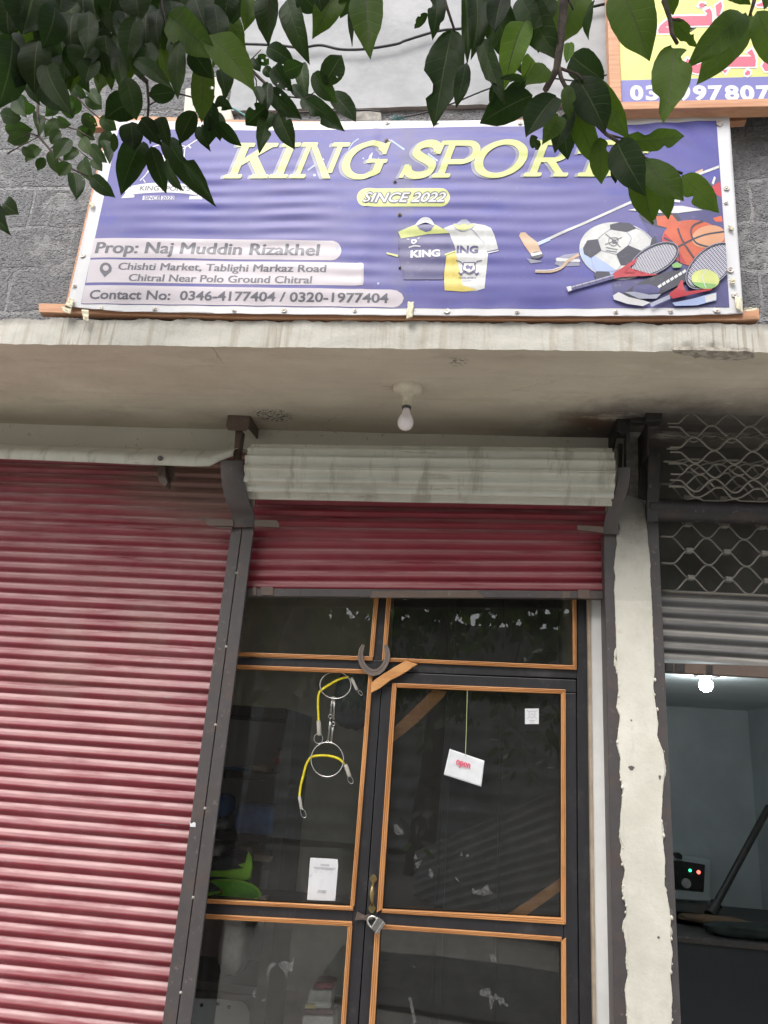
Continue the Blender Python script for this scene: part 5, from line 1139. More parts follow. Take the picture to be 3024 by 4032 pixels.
# crest with ribbon
a = Art()
def lines(c, ls, w_, mi, lv):
    for l_ in ls:
        for g_ in ribbon(spl(l_, 4) if len(l_) > 2 else l_, w_): a.poly(c, g_, mi, lv)
rb_t = spl([(190, 560), (330, 538), (500, 530), (660, 540), (818, 572)], 5); rb_b = spl([(800, 655), (660, 634), (500, 625), (330, 632), (180, 645)], 5)
a.poly('Z6', rb_t+rb_b, I_W, 2); a.poly('Z6', [(128, 580), (180, 570), (172, 640), (222, 650), (215, 672), (95, 676), (135, 632)], I_W, 2); a.poly('Z6', [(815, 590), (850, 612), (825, 645), (850, 690), (728, 690), (735, 655), (805, 660)], I_W, 2)
lab(a, 'KING SPORTS', 'Z6', (266, 606), (735, 612), 42, I_GREY, 3, .02)
a.poly('Z6', [(300, 657), (458, 657), (455, 698), (295, 697)], I_W, 2); a.poly('Z6', [(470, 657), (592, 658), (590, 698), (466, 698)], I_W, 2)
lab(a, 'SINCE', 'Z6', (308, 692), (452, 693), 30, I_BLUE, 3, .02); lab(a, '2022', 'Z6', (474, 693), (588, 693), 30, I_BLUE, 3, .02)
lines('Z6', [[(372, 200), (365, 340), (500, 470), (650, 420), (690, 190)], [(840, 105), (700, 195), (330, 440)], [(190, 110), (330, 220), (640, 420), (730, 530)], [(270, 510), (330, 445), (360, 380)], [(372, 200), (500, 170), (690, 190)], [(300, 500), (320, 530)], [(700, 515), (735, 535)]], 9, I_W, 2)
a.poly('Z6', [(920, 120), (925, 98), (968, 92), (975, 106), (965, 118)], I_W, 2); a.poly('Z6', [(838, 130), (866, 126), (876, 136), (850, 142)], I_W, 2); a.poly('Z6', [(722, 172), (748, 205), (738, 214), (712, 184)], I_W, 2)
a.poly('Z6', ell(540, 330, 80, 85), I_W, 2); a.poly('Z6', [(500, 300), (540, 270), (590, 300), (575, 350), (605, 400), (560, 380), (520, 395), (530, 345)], I_NAVY, 3)
a.build('crest_print', INK, sheet)
# jerseys
a = Art()
a.poly('Z5', [(740, 235), (850, 190), (1075, 180), (1180, 200), (1250, 235), (1290, 310), (1335, 478), (1210, 505), (1178, 455), (1160, 700), (1182, 885), (1090, 912), (960, 920), (750, 905), (735, 600), (760, 520)], I_PALE, 2)
a.poly('Z5', [(738, 580), (762, 520), (865, 480), (830, 520), (818, 600), (825, 720), (860, 800), (930, 850), (1100, 900), (960, 920), (748, 905)], I_YEL, 3)
a.poly('Z5', [(845, 185), (1072, 180), (1040, 240), (950, 265), (880, 245)], I_LIME, 3); a.poly('Z5', [(870, 188), (935, 140), (985, 138), (1040, 185), (1000, 200), (960, 180), (905, 205)], I_SIL, 4)
a.poly('Z5', [(1205, 485), (1335, 458), (1338, 478), (1213, 505)], I_NAVY, 3); a.poly('Z5', [(1213, 498), (1335, 474), (1336, 482), (1216, 512)], I_W, 4)
lines('Z5', [[(840, 190), (880, 248), (950, 268), (1040, 240), (1082, 195)], [(1030, 240), (1090, 295), (1180, 400)]], 7, I_SIL, 4)
lab(a, 'ING', 'Z5', (878, 500), (1112, 503), 70, I_NAVY, 4, .035)
a.poly('Z5', [(245, 270), (440, 195), (640, 190), (800, 285), (845, 400), (868, 468), (830, 490), (750, 518), (735, 620), (735, 790), (300, 790), (330, 560), (250, 530), (275, 440)], I_NAVY, 4)
a.poly('Z5', [(245, 272), (430, 196), (470, 250), (540, 275), (600, 255), (640, 195), (805, 288), (560, 296), (275, 342)], I_LIME, 5.2); a.poly('Z5', [(445, 205), (640, 205), (600, 262), (545, 275), (480, 250)], I_NAVY, 6.2)
a.poly('Z5', spl([(430, 200), (480, 140), (540, 120), (600, 140), (640, 205)], 4)+spl([(620, 205), (540, 175), (440, 212)], 3), I_W, 7)
a.poly('Z5', [(118, 492), (245, 522), (240, 545), (120, 512)], I_LIME, 4); a.poly('Z5', [(750, 520), (862, 478), (862, 492), (752, 536)], I_LIME, 5.2)
a.poly('Z5', spl([(390, 355), (440, 355), (445, 385), (415, 408), (388, 395), (386, 360)], 3), I_W, 5.2); a.poly('Z5', [(400, 372), (420, 368), (430, 380), (415, 390), (402, 386)], I_NAVY, 6.2); a.poly('Z5', spl([(358, 435), (420, 418), (485, 425)], 4)+spl([(487, 438), (420, 432), (360, 450)], 4), I_W, 5.2)
for s_ in (((335, 350), (365, 352)), ((455, 345), (478, 332))): lines('Z5', [list(s_)], 8, I_W, 5.2)
lab(a, 'KING', 'Z5', (378, 552), (700, 542), 74, I_W, 5.2, .045)
lines('Z5', [[(872, 585), (925, 600), (960, 640), (1030, 690), (1110, 740)], [(1155, 585), (1100, 598), (1060, 640), (1000, 690), (920, 735)]], 8, I_NAVY, 4)
lines('Z5', [[(955, 605), (1075, 605)], [(1075, 605), (1082, 690), (1015, 730), (945, 690), (955, 605)]], 8, I_NAVY, 4); a.poly('Z5', [(962, 612), (1068, 612), (1074, 686), (1015, 722), (952, 686)], I_PALE, 5.2)
a.poly('Z5', [(975, 645), (1000, 632), (1020, 648), (1055, 640), (1050, 665), (1035, 690), (1015, 670), (990, 680), (978, 665)], I_NAVY, 6.2); lines('Z5', [[(900, 718), (940, 742)], [(1085, 742), (1120, 718)]], 14, I_NAVY, 4)
lab(a, 'KING SPORTS', 'Z5', (918, 778), (1088, 776), 14, I_NAVY, 4, .02); lines('Z5', [[(940, 803), (1045, 801)]], 6, I_SIL, 4)
a.build('jersey_print', INK, sheet)
# sports goods
a = Art(); ra, rb_ = (1560, 925), (1492, 0)
def cp(pts): return clip(pts, (1557, 925), (1490, -20)) if True else pts
def pz(pts, mi, lv):
    o = clip(pts, rb_, (1556, 925)) if False else [p for p in pts]
    ins = lambda p: p[0]-(1488+66*p[1]/925)
    out = []
    for k in range(len(pts)):
        p, q_ = pts[k-1], pts[k]; dp, dq = ins(p), ins(q_)
        if (dp > 0) != (dq > 0): t = dp/(dp-dq); out.append((p[0]+(q_[0]-p[0])*t, p[1]+(q_[1]-p[1])*t))
        if dq <= 0: out.append(q_)
    if len(out) > 2: a.poly('Z4', out, mi, lv)
def pl2(ls, w_, mi, lv):
    for l_ in ls:
        for g_ in ribbon(spl(l_, 4) if len(l_) > 2 else l_, w_): pz(g_, mi, lv)
pz(spl([(930, 300), (1060, 280), (1260, 290), (1330, 210), (1400, 90), (1490, 30)], 4)+[(1600, 300), (1600, 925), (1560, 926), (1140, 926), (760, 880), (740, 740), (900, 560), (1000, 420)], I_NAVY, 2)
pz(spl([(1100, 480), (1300, 330), (1400, 120), (1490, 60)], 4)+[(1600, 300), (1600, 700), (1200, 700)], I_NAVY, 2.6)
pz([(935, 295), (1180, 280), (1220, 330), (1180, 400), (1050, 380), (960, 340)], I_BLK, 2.6); pz([(1050, 310), (1160, 300), (1200, 350), (1130, 390), (1060, 370)], I_OR, 3)
pz([(855, 268), (970, 240), (1230, 240), (1370, 268), (1200, 290), (1050, 285)], I_W, 3.4); pz([(1160, 140), (1218, 150), (1213, 218), (1160, 212)], I_W, 3.4); pz([(1450, 30), (1462, 40), (1446, 90), (1432, 80)], I_W, 3.4); pz([(1320, 5), (1370, -18), (1372, 2), (1325, 22)], I_TAN, 3)
pz([(1420, 110), (1500, 60), (1520, 180), (1470, 160)], I_RED, 3); pz([(1440, 320), (1500, 300), (1510, 340), (1460, 345)], I_OR, 3)
# polo mallet
pl2([[(235, 500), (950, 182)], [(950, 182), (1490, -40)]], 17, I_PALE, 3); pl2([[(238, 505), (320, 468)]], 20, I_SKY, 3.4)
pz([(110, 445), (120, 425), (150, 422), (178, 445), (235, 490), (262, 560), (190, 572), (145, 510)], I_TAN, 4); pz(ell(231, 580, 43, 26, -8, 24), I_BLK, 5); pz([(188, 570), (262, 556), (270, 572), (198, 590)], I_W, 6); pz([(160, 600), (250, 615), (270, 625), (190, 635)], I_SH, 3)
# stick left of the ball
pz([(370, 600), (420, 575), (520, 560), (525, 650), (400, 655), (355, 640)], I_SH, 3); pz([(360, 605), (372, 598), (528, 608), (528, 625), (368, 622)], I_W, 4); pl2([[(220, 690), (330, 690), (400, 665), (445, 620), (520, 575)]], 18, I_TAN, 5); pl2([[(225, 684), (330, 682), (395, 660)]], 6, I_W, 6)
# football
pz(ell(790, 548, 268, 196, 8, 48), I_PALE, 4)
pz([p for p in ell(790, 548, 262, 190, 8, 40, 70, 175)]+[(640, 590), (720, 640)], I_SKY, 4.6)
for g_ in ([(733, 368), (800, 352), (868, 358), (915, 392), (848, 418), (735, 400)], [(548, 530), (578, 478), (650, 468), (662, 530), (674, 545), (604, 598), (556, 572)], [(776, 572), (858, 510), (948, 548), (900, 640), (808, 648)], [(622, 712), (640, 688), (725, 690), (750, 735), (690, 744), (640, 742)], [(1018, 470), (1045, 442), (1058, 500), (1030, 560), (1008, 510)]): pz(g_, I_BLK, 5.4)
pl2([[(848, 418), (880, 460), (858, 510)], [(735, 400), (690, 430), (650, 468)], [(674, 545), (730, 560), (776, 572)], [(604, 598), (620, 660), (640, 690)], [(808, 648), (780, 680), (725, 692)], [(948, 548), (990, 520), (1010, 508)], [(915, 392), (970, 420), (1015, 470)]], 3.5, I_SIL, 5.4)
lines('Z4', [[(702, 432), (760, 480), (805, 525)], [(815, 455), (750, 485), (700, 505)], [(728, 460), (785, 462), (782, 500), (755, 515), (726, 495), (728, 460)], [(705, 525), (785, 540)], [(705, 545), (780, 556)]], 4, I_GREY, 5.6); a.poly('Z4', [(745, 470), (770, 472), (782, 492), (750, 500)], I_GREY, 6.2)
# basketball
pz(ell(1330, 500, 242, 158, 12, 48), I_OR, 4); pz(ell(1410, 450, 120, 75, -15, 30), I_PE, 4.8); pz(ell(1330, 500, 236, 152, 12, 20, 100, 190)+[(1180, 500)], I_RED, 4.5)
pl2([[(1145, 555), (1240, 500), (1380, 440), (1530, 410)], [(1198, 395), (1230, 480), (1310, 600)], [(1370, 345), (1300, 380), (1290, 440), (1330, 500), (1440, 525), (1520, 520)], [(1105, 460), (1170, 500), (1205, 580), (1210, 620)]], 11, I_BLK, 5.6)
# rackets
def racket(cx, cy, rx, ry, rot, lv, th):
    E_ = ell(cx, cy, rx, ry, rot, 48); pz(E_, I_NAVY, lv)
    cr, sr = math.cos(R(rot)), math.sin(R(rot))
    for k in range(-9, 10):
        f = k/10; h_ = math.sqrt(1-f*f)
        for (ax, ay, bx_, by_) in ((f*rx, -h_*ry, f*rx, h_*ry), (-h_*rx, f*ry, h_*rx, f*ry)):
            if ry*abs(f) > ry*.98: continue
            pl2([[(cx+ax*cr-ay*sr, cy+ax*sr+ay*cr), (cx+bx_*cr-by_*sr, cy+bx_*sr+by_*cr)]], 3.6, I_W, lv+.7)
    pl2([E_+E_[:2]], th, I_BLK, lv+1.3); E2 = ell(cx, cy, rx*1.03, ry*1.03, rot, 48); pl2([E2+E2[:2]], 4, I_SIL, lv+2)
racket(1035, 610, 175, 88, -28, 6, 16)
pz([(740, 720), (765, 700), (830, 660), (905, 610), (920, 600), (900, 640), (800, 715), (930, 716), (1060, 712), (1040, 722), (800, 735), (750, 748)], I_RED, 9)
pl2([[(440, 820), (760, 728)]], 32, I_NAVY, 9); pl2([[(445, 812), (755, 722)]], 9, I_SIL, 9.6); pz([(432, 805), (462, 798), (470, 828), (445, 836)], I_W, 10)
for k in range(6):
    x = 490+k*48; pl2([[(x, 792-k*13), (x+9, 822-k*13)]], 4, I_BLK, 10)
pz([(1155, 650), (1190, 630), (1225, 650), (1215, 668), (1165, 670)], I_GRN, 9)
# shoe
pz([(820, 850), (900, 790), (1000, 740), (1150, 690), (1250, 690), (1260, 760), (1100, 840), (1000, 880), (870, 880)], I_BLK, 8); pz([(752, 860), (790, 838), (860, 870), (960, 890), (1010, 905), (960, 926), (850, 912), (760, 885)], I_W, 9); pz([(830, 838), (900, 835), (1000, 855), (1080, 850), (1050, 880), (930, 880)], I_SIL, 9); pz([(900, 790), (1000, 785), (1080, 815), (1060, 845), (960, 850), (880, 830)], I_NAVY, 8.6)
for k in range(7):
    x = 1055+k*28; y = 800-k*17; pz([(x, y), (x+22, y-18), (x+32, y-2), (x+12, y+14)], I_W, 9.5)
pz([(1160, 905), (1300, 880), (1460, 838), (1462, 890), (1330, 922), (1180, 924)], I_SKY, 8); pz([(1380, 865), (1458, 842), (1460, 885), (1390, 905)], I_W, 8.6)
racket(1420, 660, 200, 110, -42, 10, 15)
pz([(1215, 760), (1228, 765), (1230, 800), (1250, 840), (1400, 822), (1440, 800), (1420, 830), (1240, 868), (1160, 884), (1130, 858), (1190, 810)], I_RED, 13); pl2([[(1010, 926), (1140, 872)]], 26, I_SIL, 13)
pz(ell(1382, 755, 96, 68, 5, 36), I_LIME, 14); pz(ell(1375, 775, 84, 44, 5, 24, 10, 170), I_GRN, 14.6); pl2([[(1395, 690), (1360, 740), (1385, 818)]], 5, I_W, 15)
a.build('sports_goods_print', INK, sheet)
a = Art()
for c, l_ in (('L2', [(1340, 1018), (1400, 1050), (1462, 1092)]), ('L2', [(1055, 1090), (1090, 1040), (1130, 1012)]), ('C1', [(1330, 740), (1400, 690)]), ('C2', [(30, 610), (88, 652)]), ('C2', [(190, 670), (232, 700)])): lines(c, [l_], 7, I_SKY, 1.5)
for c, x, y, r_ in (('C1', 1360, 762, 6), ('Z5', 28, 832, 10), ('C1', 1570, 688, 4), ('C1', 1635, 688, 4), ('C1', 1632, 722, 4), ('C3', 1635, 242, 5)): a.poly(c, ell(x, y, r_, r_, 0, 10), I_SKY, 1.6)
a.build('star_print', INK, sheet)
# wooden battens behind the sheet, washers, tape
YW = YB+.012
m = MB(); m.px('F', [(152, 1194), (258, 1196), (1512, 1226), (2900, 1222), (2990, 1214), (2990, 1257), (2900, 1260), (1500, 1257), (900, 1250), (265, 1232), (152, 1228)], YW, .035); m.build('batten', MT['batten'], bn, bevel=.002)
m = MB(); m.prism([C_BL+V((-.016, .012, -.02)), C_BL+V((.03, .012, -.02)), C_TL+V((.03, .012, .01)), C_TL+V((-.016, .012, .01))], (0, .03, 0)); m.build('batten', MT['batten'], bn, bevel=.002)
m = MB(); m.prism([C_BR+V((-.03, .012, -.0)), C_BR+V((.004, .012, -.0)), C_TR+V((.004, .012, .0)), C_TR+V((-.03, .012, .0))], (0, .03, 0)); m.build('batten', MT['batten'], bn, bevel=.002)
m = MB(); m.px('F', [(350, 458), (448, 452), (900, 470), (1500, 480), (2940, 452), (2940, 474), (2860, 480), (1500, 500), (900, 500), (445, 500), (350, 503)], YW+.012, .03); m.build('batten', MT['batten'], bn, bevel=.002)
m = MB(); xm_ = P('Z5', 262, 600, YB).x; m.box(xm_-.02, xm_+.02, YW+.012, YW+.034, C_BL.z+.01, C_TL.z-.02); m.build('batten', MT['batten'], bn)
me0 = None
WP = [('C3', 437, 345), ('C3', 670, 350), ('C3', 1013, 355), ('C3', 1228, 355), ('C3', 1533, 355), ('C4', 272, 357), ('C4', 575, 362), ('C4', 1000, 362), ('C4', 1238, 360), ('C4', 1437, 357), ('Z4', 1535, 112), ('Z4', 1530, 210), ('Z4', 1568, 385), ('Z4', 1562, 675), ('Z4', 1592, 845), ('L2', 1335, 900), ('L3', 220, 900), ('L3', 825, 905), ('Z3', 1000, 1150), ('Z3', 1175, 1222), ('Z3', 1215, 1145), ('C3', 358, 118), ('C3', 322, 250), ('C1', 455, 660), ('C2', 48, 790), ('C2', 68, 935), ('Z5', 262, 660), ('L2', 1333, 1030), ('C2', 1447, 540)]
for k, (c, x, y) in enumerate(WP):
    p = P(c, x, y, YB); inner = c in ('Z5',) or (c, x) in (('C2', 48), ('C2', 68), ('L2', 1333))
    r_ = random.uniform(.009, .0135)*(.75 if inner else 1); m = MB(); nn = random.choice((4, 5, 7)); a0 = random.uniform(0, 6)
    pts = [V((p.x+r_*random.uniform(.85, 1.1)*math.cos(a0+6.283*i/nn), YB+wr(p.x, p.z)-.0035-random.uniform(0, .003), p.z+r_*.85*math.sin(a0+6.283*i/nn))) for i in range(nn)]
    m.prism(pts, (0, .0025, 0)); m.lathe([(.0005, -.004), (.0035, -.003), (.004, 0)], (p.x, YB+wr(p.x, p.z)-.004, p.z), 8, ax=(0, 1, 0)); m.build('nail_washer', MT['washer'] if not inner else MT['rust'], bn, bevel=.0008)
def tape(c, pts, seed):
    m = MB(); ps = [P(c, x, y, YB-.008) for x, y in pts]
    def fn(u, t):
        p = ps[0].lerp(ps[1], u).lerp(ps[3].lerp(ps[2], u), t); p.y += .006*noise.noise((u*3, t*4, seed))-.004*t; p.x += .003*noise.noise((t*5, 0, seed)); return p
    m.grid(6, 10, fn); m.build('tape_scrap', MT['tape'], bn, smooth=True, solid=.0006)
tape('C3', [(352, 350), (384, 352), (385, 404), (362, 398)], 1); tape('C3', [(298, 300), (322, 305), (312, 345), (282, 335)], 2); tape('C3', [(262, 335), (310, 345), (306, 372), (278, 362)], 3)
tape('C4', [(103, 316), (130, 316), (122, 388), (95, 392)], 4); tape('C4', [(1515, 290), (1545, 300), (1548, 365), (1520, 345)], 5); tape('C4', [(1555, 345), (1610, 340), (1618, 352), (1560, 362)], 6); tape('Z4', [(1555, 735), (1592, 725), (1598, 765), (1565, 770)], 7); tape('C1', [(388, 872), (410, 878), (404, 900), (386, 892)], 8); tape('Z4', [(1545, 362), (1578, 375), (1588, 402), (1560, 392)], 9)
# ---------------------------------------------------------------- yellow sign above right
YY = 2.30
ys = thing('framed_sign', 'yellow sign with pink Urdu lettering and a blue phone strip in a raw wood frame', 'sign', P('Z3', 900, 1090, YY))
X1s = 2.35
def hx(c, x, y, Y): return P(c, x, y, Y)
tl, bl_ = P('Z3', 98, 300, YY), P('Z3', 100, 1085, YY); Zt = tl.z+.75
m = MB(); a_, b2 = P('Z3', 98, 1005, YY), P('Z3', 213, 1003, YY); m.prism([a_, b2, V((b2.x-.004, YY, Zt)), V((a_.x-.002, YY, Zt))], (0, .05, 0)); m.build('frame_board', MT['batten'], ys, bevel=.003)
zz0, zz1 = P('Z3', 190, 1087, YY).z, P('Z3', 215, 1006, YY).z
m = MB(); m.box(a_.x+.012, X1s, YY-.001, YY+.05, zz0, zz1-.001); m.build('frame_board', MT['batten'], ys, bevel=.003)
m = MB(); m.box(a_.x, X1s, YY, YY+.05, Zt-.04, Zt); m.build('frame_board', MT['batten'], ys, bevel=.003)
m = MB(); m.box(X1s-.04, X1s, YY-.001, YY+.049, zz1, Zt-.04); m.build('frame_board', MT['batten'], ys, bevel=.003)
YI = YY+.012
yl = m_vinyl('sign_yellow_vinyl', (.66, .64, .20), .10, 5, .45, .3); bl2 = m_vinyl('sign_blue_vinyl', (.17, .165, .42), .1, 4, .4, .2)
zb1 = P('Z3', 215, 797, YI).z
m = MB(); m.box(b2.x-.02, X1s-.03, YI, YI+.004, zz1-.02, Zt-.02); sh_ = m.build('vinyl_panel', yl, ys)
m = MB(); m.box(b2.x-.019, X1s-.03, YI-.0008, YI+.0035, zz1-.019, zb1); m.build('blue_strip', bl2, ys)
sw = MT['vinyl_w']; spk = m_vinyl('sign_pink_ink', (.66, .12, .18), .1, 6, .45, .2)
dig = MB()
for s_, x0_, x1_ in (('0', 295, 428), ('3', 450, 582), ('9', 780, 895), ('9', 920, 1055), ('7', 1072, 1215), ('8', 1235, 1378), ('0', 1388, 1530), ('7', 1550, 1690)):
    o_, e_ = P('Z3', x0_, 988, YI), P('Z3', x1_, 989, YI); put_text(dig, s_, V((o_.x, YI-.0014, o_.z)), V((1, 0, 0)), V((0, 0, 1)), e_.x-o_.x, P('Z3', x0_, 858, YI).z-o_.z, 0, .045)
dig.build_split('phone_digits', sw, ys, norm=False)
URD = [[(1032, 104), (1082, 82), (1100, 110), (1107, 150), (1106, 248), (905, 252), (655, 258), (650, 272), (822, 276), (828, 326), (575, 326), (571, 295), (590, 255), (622, 226), (668, 190), (722, 160), (1045, 156), (1060, 132)],
       [(1138, 56), (1195, 14), (1206, 62), (1176, 152), (1150, 162), (1146, 100)], [(972, 58), (990, 30), (1030, 32), (1030, 46), (1004, 50), (1032, 56), (1030, 70), (975, 76), (996, 62)],
       [(1540, 48), (1600, 22), (1690, 6), (1690, 60), (1560, 60)],
       [(858, 578), (882, 590), (905, 628), (955, 640), (1002, 622), (1040, 565), (1066, 545), (1078, 610), (1040, 690), (965, 726), (885, 706), (856, 660), (846, 610)],
       [(1330, 560), (1500, 558), (1452, 520), (1500, 484), (1528, 545), (1538, 600), (1535, 656), (1250, 658), (1240, 620)], [(1430, 722), (1455, 692), (1482, 705), (1482, 728), (1455, 746), (1432, 738)], [(1200, 692), (1262, 688), (1236, 724)],
       [(1600, 650), (1640, 580), (1720, 560), (1720, 700), (1630, 700)]]
def grow(p, d):
    n = len(p); ar = sum(p[i-1][0]*p[i][1]-p[i][0]*p[i-1][1] for i in range(n)); s_ = 1 if ar > 0 else -1; o = []
    for i in range(n):
        a, b, c = p[i-1], p[i], p[(i+1) % n]; e1 = (b[0]-a[0], b[1]-a[1]); e2 = (c[0]-b[0], c[1]-b[1]); l1 = math.hypot(*e1); l2 = math.hypot(*e2)
        nx = (e1[1]/l1+e2[1]/l2)/2; ny = -(e1[0]/l1+e2[0]/l2)/2; l_ = max(.45, math.hypot(nx, ny)); o.append((b[0]+s_*nx*d/l_**2*.8, b[1]+s_*ny*d/l_**2*.8))
    return o
for nm, mt, d, of in (('letter_outline', sw, 24, .0012), ('urdu_lettering', spk, 0, .0020)):
    m = MB()
    for k, u in enumerate(URD):
        g_ = grow(u, d) if d else u; m.prism([P('Z3', x, y, YI-of-k*.00003) for x, y in g_], (0, .0004, 0))
    m.build_split(nm, mt, ys)
# short end of the banner's top batten under the sign
m = MB(); m.px('Z3', [(1180, 1115), (1440, 1112), (1440, 1192), (1180, 1196)], 2.372, .03); m.build('batten', MT['batten'], bn, bevel=.002)
# ---------------------------------------------------------------- cables on the wall
def cable(segs, r_, label, Y=2.385, mt='cable', end=None):
    ps = [P(c, x, y, Y) for c, x, y in segs]; pts = []
    for k in range(len(ps)-1):
        p0, p1, p2, p3 = ps[max(k-1, 0)], ps[k], ps[k+1], ps[min(k+2, len(ps)-1)]
        for q in range(8):
            t = q/8; pts.append(.5*(2*p1+(p2-p0)*t+(2*p0-5*p1+4*p2-p3)*t*t+(3*p1-p0-3*p2+p3)*t**3))
    pts.append(ps[-1]); m = MB(); m.tube(pts, r_, 8); o = m.build('cable', MT[mt], None, smooth=True, loc=ps[0]); return tag(o, label, 'cable')
cable([('L2', -1500, 250), ('L2', -300, 300), ('L2', 470, 325), ('L2', 700, 345), ('L2', 850, 328), ('L2', 1000, 358), ('L2', 1180, 355), ('L2', 1400, 320), ('L3', 0, 292), ('L3', 230, 225), ('L3', 420, 205), ('L3', 800, 150), ('L3', 1300, 60), ('L3', 1800, -60)], .0055, 'thick black cable sagging across the grey plaster above the banner')
cable([('L2', 680, 816), ('L2', 1000, 808), ('L2', 1180, 800), ('L2', 1290, 812)], .003, 'thin black cable lying on the bare brick above the banner', 2.38)
o = cable([('L2', 1400, 858), ('L2', 1445, 852), ('L2', 1560, 830), ('L3', 180, 805), ('L3', 350, 745), ('L3', 610, 640), ('L3', 900, 560), ('L3', 1300, 590), ('L3', 1475, 535), ('L3', 1700, 480)], .0032, 'thin black cable rising to the right from a knot of teal twine')
m = MB(); kn = P('L2', 1395, 862, 2.38)
for k in range(9):
    c = [kn+V((random.gauss(0, .016), random.uniform(-.006, .006), random.gauss(0, .007))) for _ in range(5)]; m.tube(c, .0018, 5)
m.build('twine_knot', MT['teal'], o, smooth=True)
cable([('L2', 180, 768), ('L2', 240, 800), ('L2', 310, 842)], .004, 'short teal twine end tied above the banner, left part', 2.375, 'teal')
# ---------------------------------------------------------------- the tree whose branches hang over the view
tree = thing('shade_tree', 'broad leaved tree hanging dark leathery leaves over the front of the shop', 'tree', (-1.9, -1.15, .12))
VIEW = -CAMROT.col[2]
def leaf_at(m, b, t, hw, tone=0, roll=0., curl=.10, fold=.25, bites=0, seed=0, face=None):
    rnd = random.Random(seed); ax = t-b; L_ = ax.length; ax.normalize()
    vd = ((b+t)/2-EYE).normalized() if face is None else face
    nrm = (vd-ax*vd.dot(ax)).normalized(); nrm = Matrix.Rotation(roll, 3, ax) @ nrm; sd = ax.cross(nrm)
    hw = hw/max(.45, math.cos(roll)) if face is None else hw
    n = 18; T = (-1, -.8, -.45, -.04, .04, .45, .8, 1); NT = 8
    if not hasattr(m, 'att'): m.att = []
    age = rnd.random()**3; i0 = len(m.v); pk = .44**.62*.56**.72
    bs = [(rnd.uniform(.25, .9), rnd.choice((-1, 1)), rnd.uniform(.05, .12), rnd.uniform(.3, .7)) for _ in range(bites)]
    wob = rnd.uniform(-.10, .10)
    for k in range(n+1):
        s = k/n; w_ = hw*(s**.62*(1-s)**.72/pk if 0 < s < 1 else 0)
        w_ *= .93-.35*max(0, min(1, (s-.78)/.2))
        w_ = max(w_, hw*.03)
        for q in T:
            ww = w_*q
            for bs_, sg_, bw, dp in bs:
                if q*sg_ > .5 and abs(s-bs_) < bw: ww *= 1-dp*(1-(abs(s-bs_)/bw)**2)
            if abs(q) > .75: ww *= 1+.014*math.sin(k*2.1+seed)
            up = fold*abs(ww)*.8 - curl*L_*(s-.5)**2*1.6 + .022*L_*math.sin(s*9+q*2+seed)*abs(q)
            m.att.append((s, q, age))
            m.v.append(b+ax*(L_*s)+sd*(ww+wob*L_*(s-s*s))-nrm*up)
    hole = set()
    if False:
        for _ in range(bites*2): hole.add((rnd.randrange(3, n-2), rnd.choice((0, 1, 3, 4))))
    for k in range(n):
        for q in range(NT-1):
            a = i0+k*NT+q; m.f.append((a, a+1, a+NT+1, a+NT)); m.m.append(4 if q == 3 else tone)
LM = [MT['leaf_d'], MT['leaf_g'], MT['leaf_m'], MT['leaf_b'], MT['vein'], MT['leaf_w']]
scount = [0]
def spray(name, crop, Y, leaves, twigs, parent=tree, jy=.05):
    m = MB()
    for e in leaves:
        (bx_, by_), (tx, ty), w_, tone = e[:4]; roll = e[4] if len(e) > 4 else random.uniform(-25, 25); bites = e[5] if len(e) > 5 else 0; dy = e[6] if len(e) > 6 else random.uniform(-jy, jy)
        scount[0] += 1; b = P(crop, bx_, by_, Y+dy+random.uniform(-.015, .015)); t = P(crop, tx, ty, Y+dy+random.uniform(-.03, .03))
        mid = (b+t)/2; d = (mid-EYE).dot(VIEW); hw = w_*CROPS[crop][2]*d/FPX
        leaf_at(m, b, t, hw, tone, R(roll), random.uniform(.05, .34), random.uniform(.05, .6), bites, scount[0])
    o = m.build(name, LM, parent, smooth=True, norm=False)
    if twigs:
        q = MB()
        for tw in twigs:
            r0, r1 = tw[0]; pts = [P(crop, x, y, Y) for x, y in tw[1]]; n_ = len(pts)
            d = (pts[0]-EYE).dot(VIEW); q.tube(pts, [(r0+(r1-r0)*k/(n_-1))*CROPS[crop][2]*d/FPX for k in range(n_)], 7)
        q.build('twig', MT['bark'], o, smooth=True)
    return o
D0, D1, D2, D3 = 0, 1, 2, 3
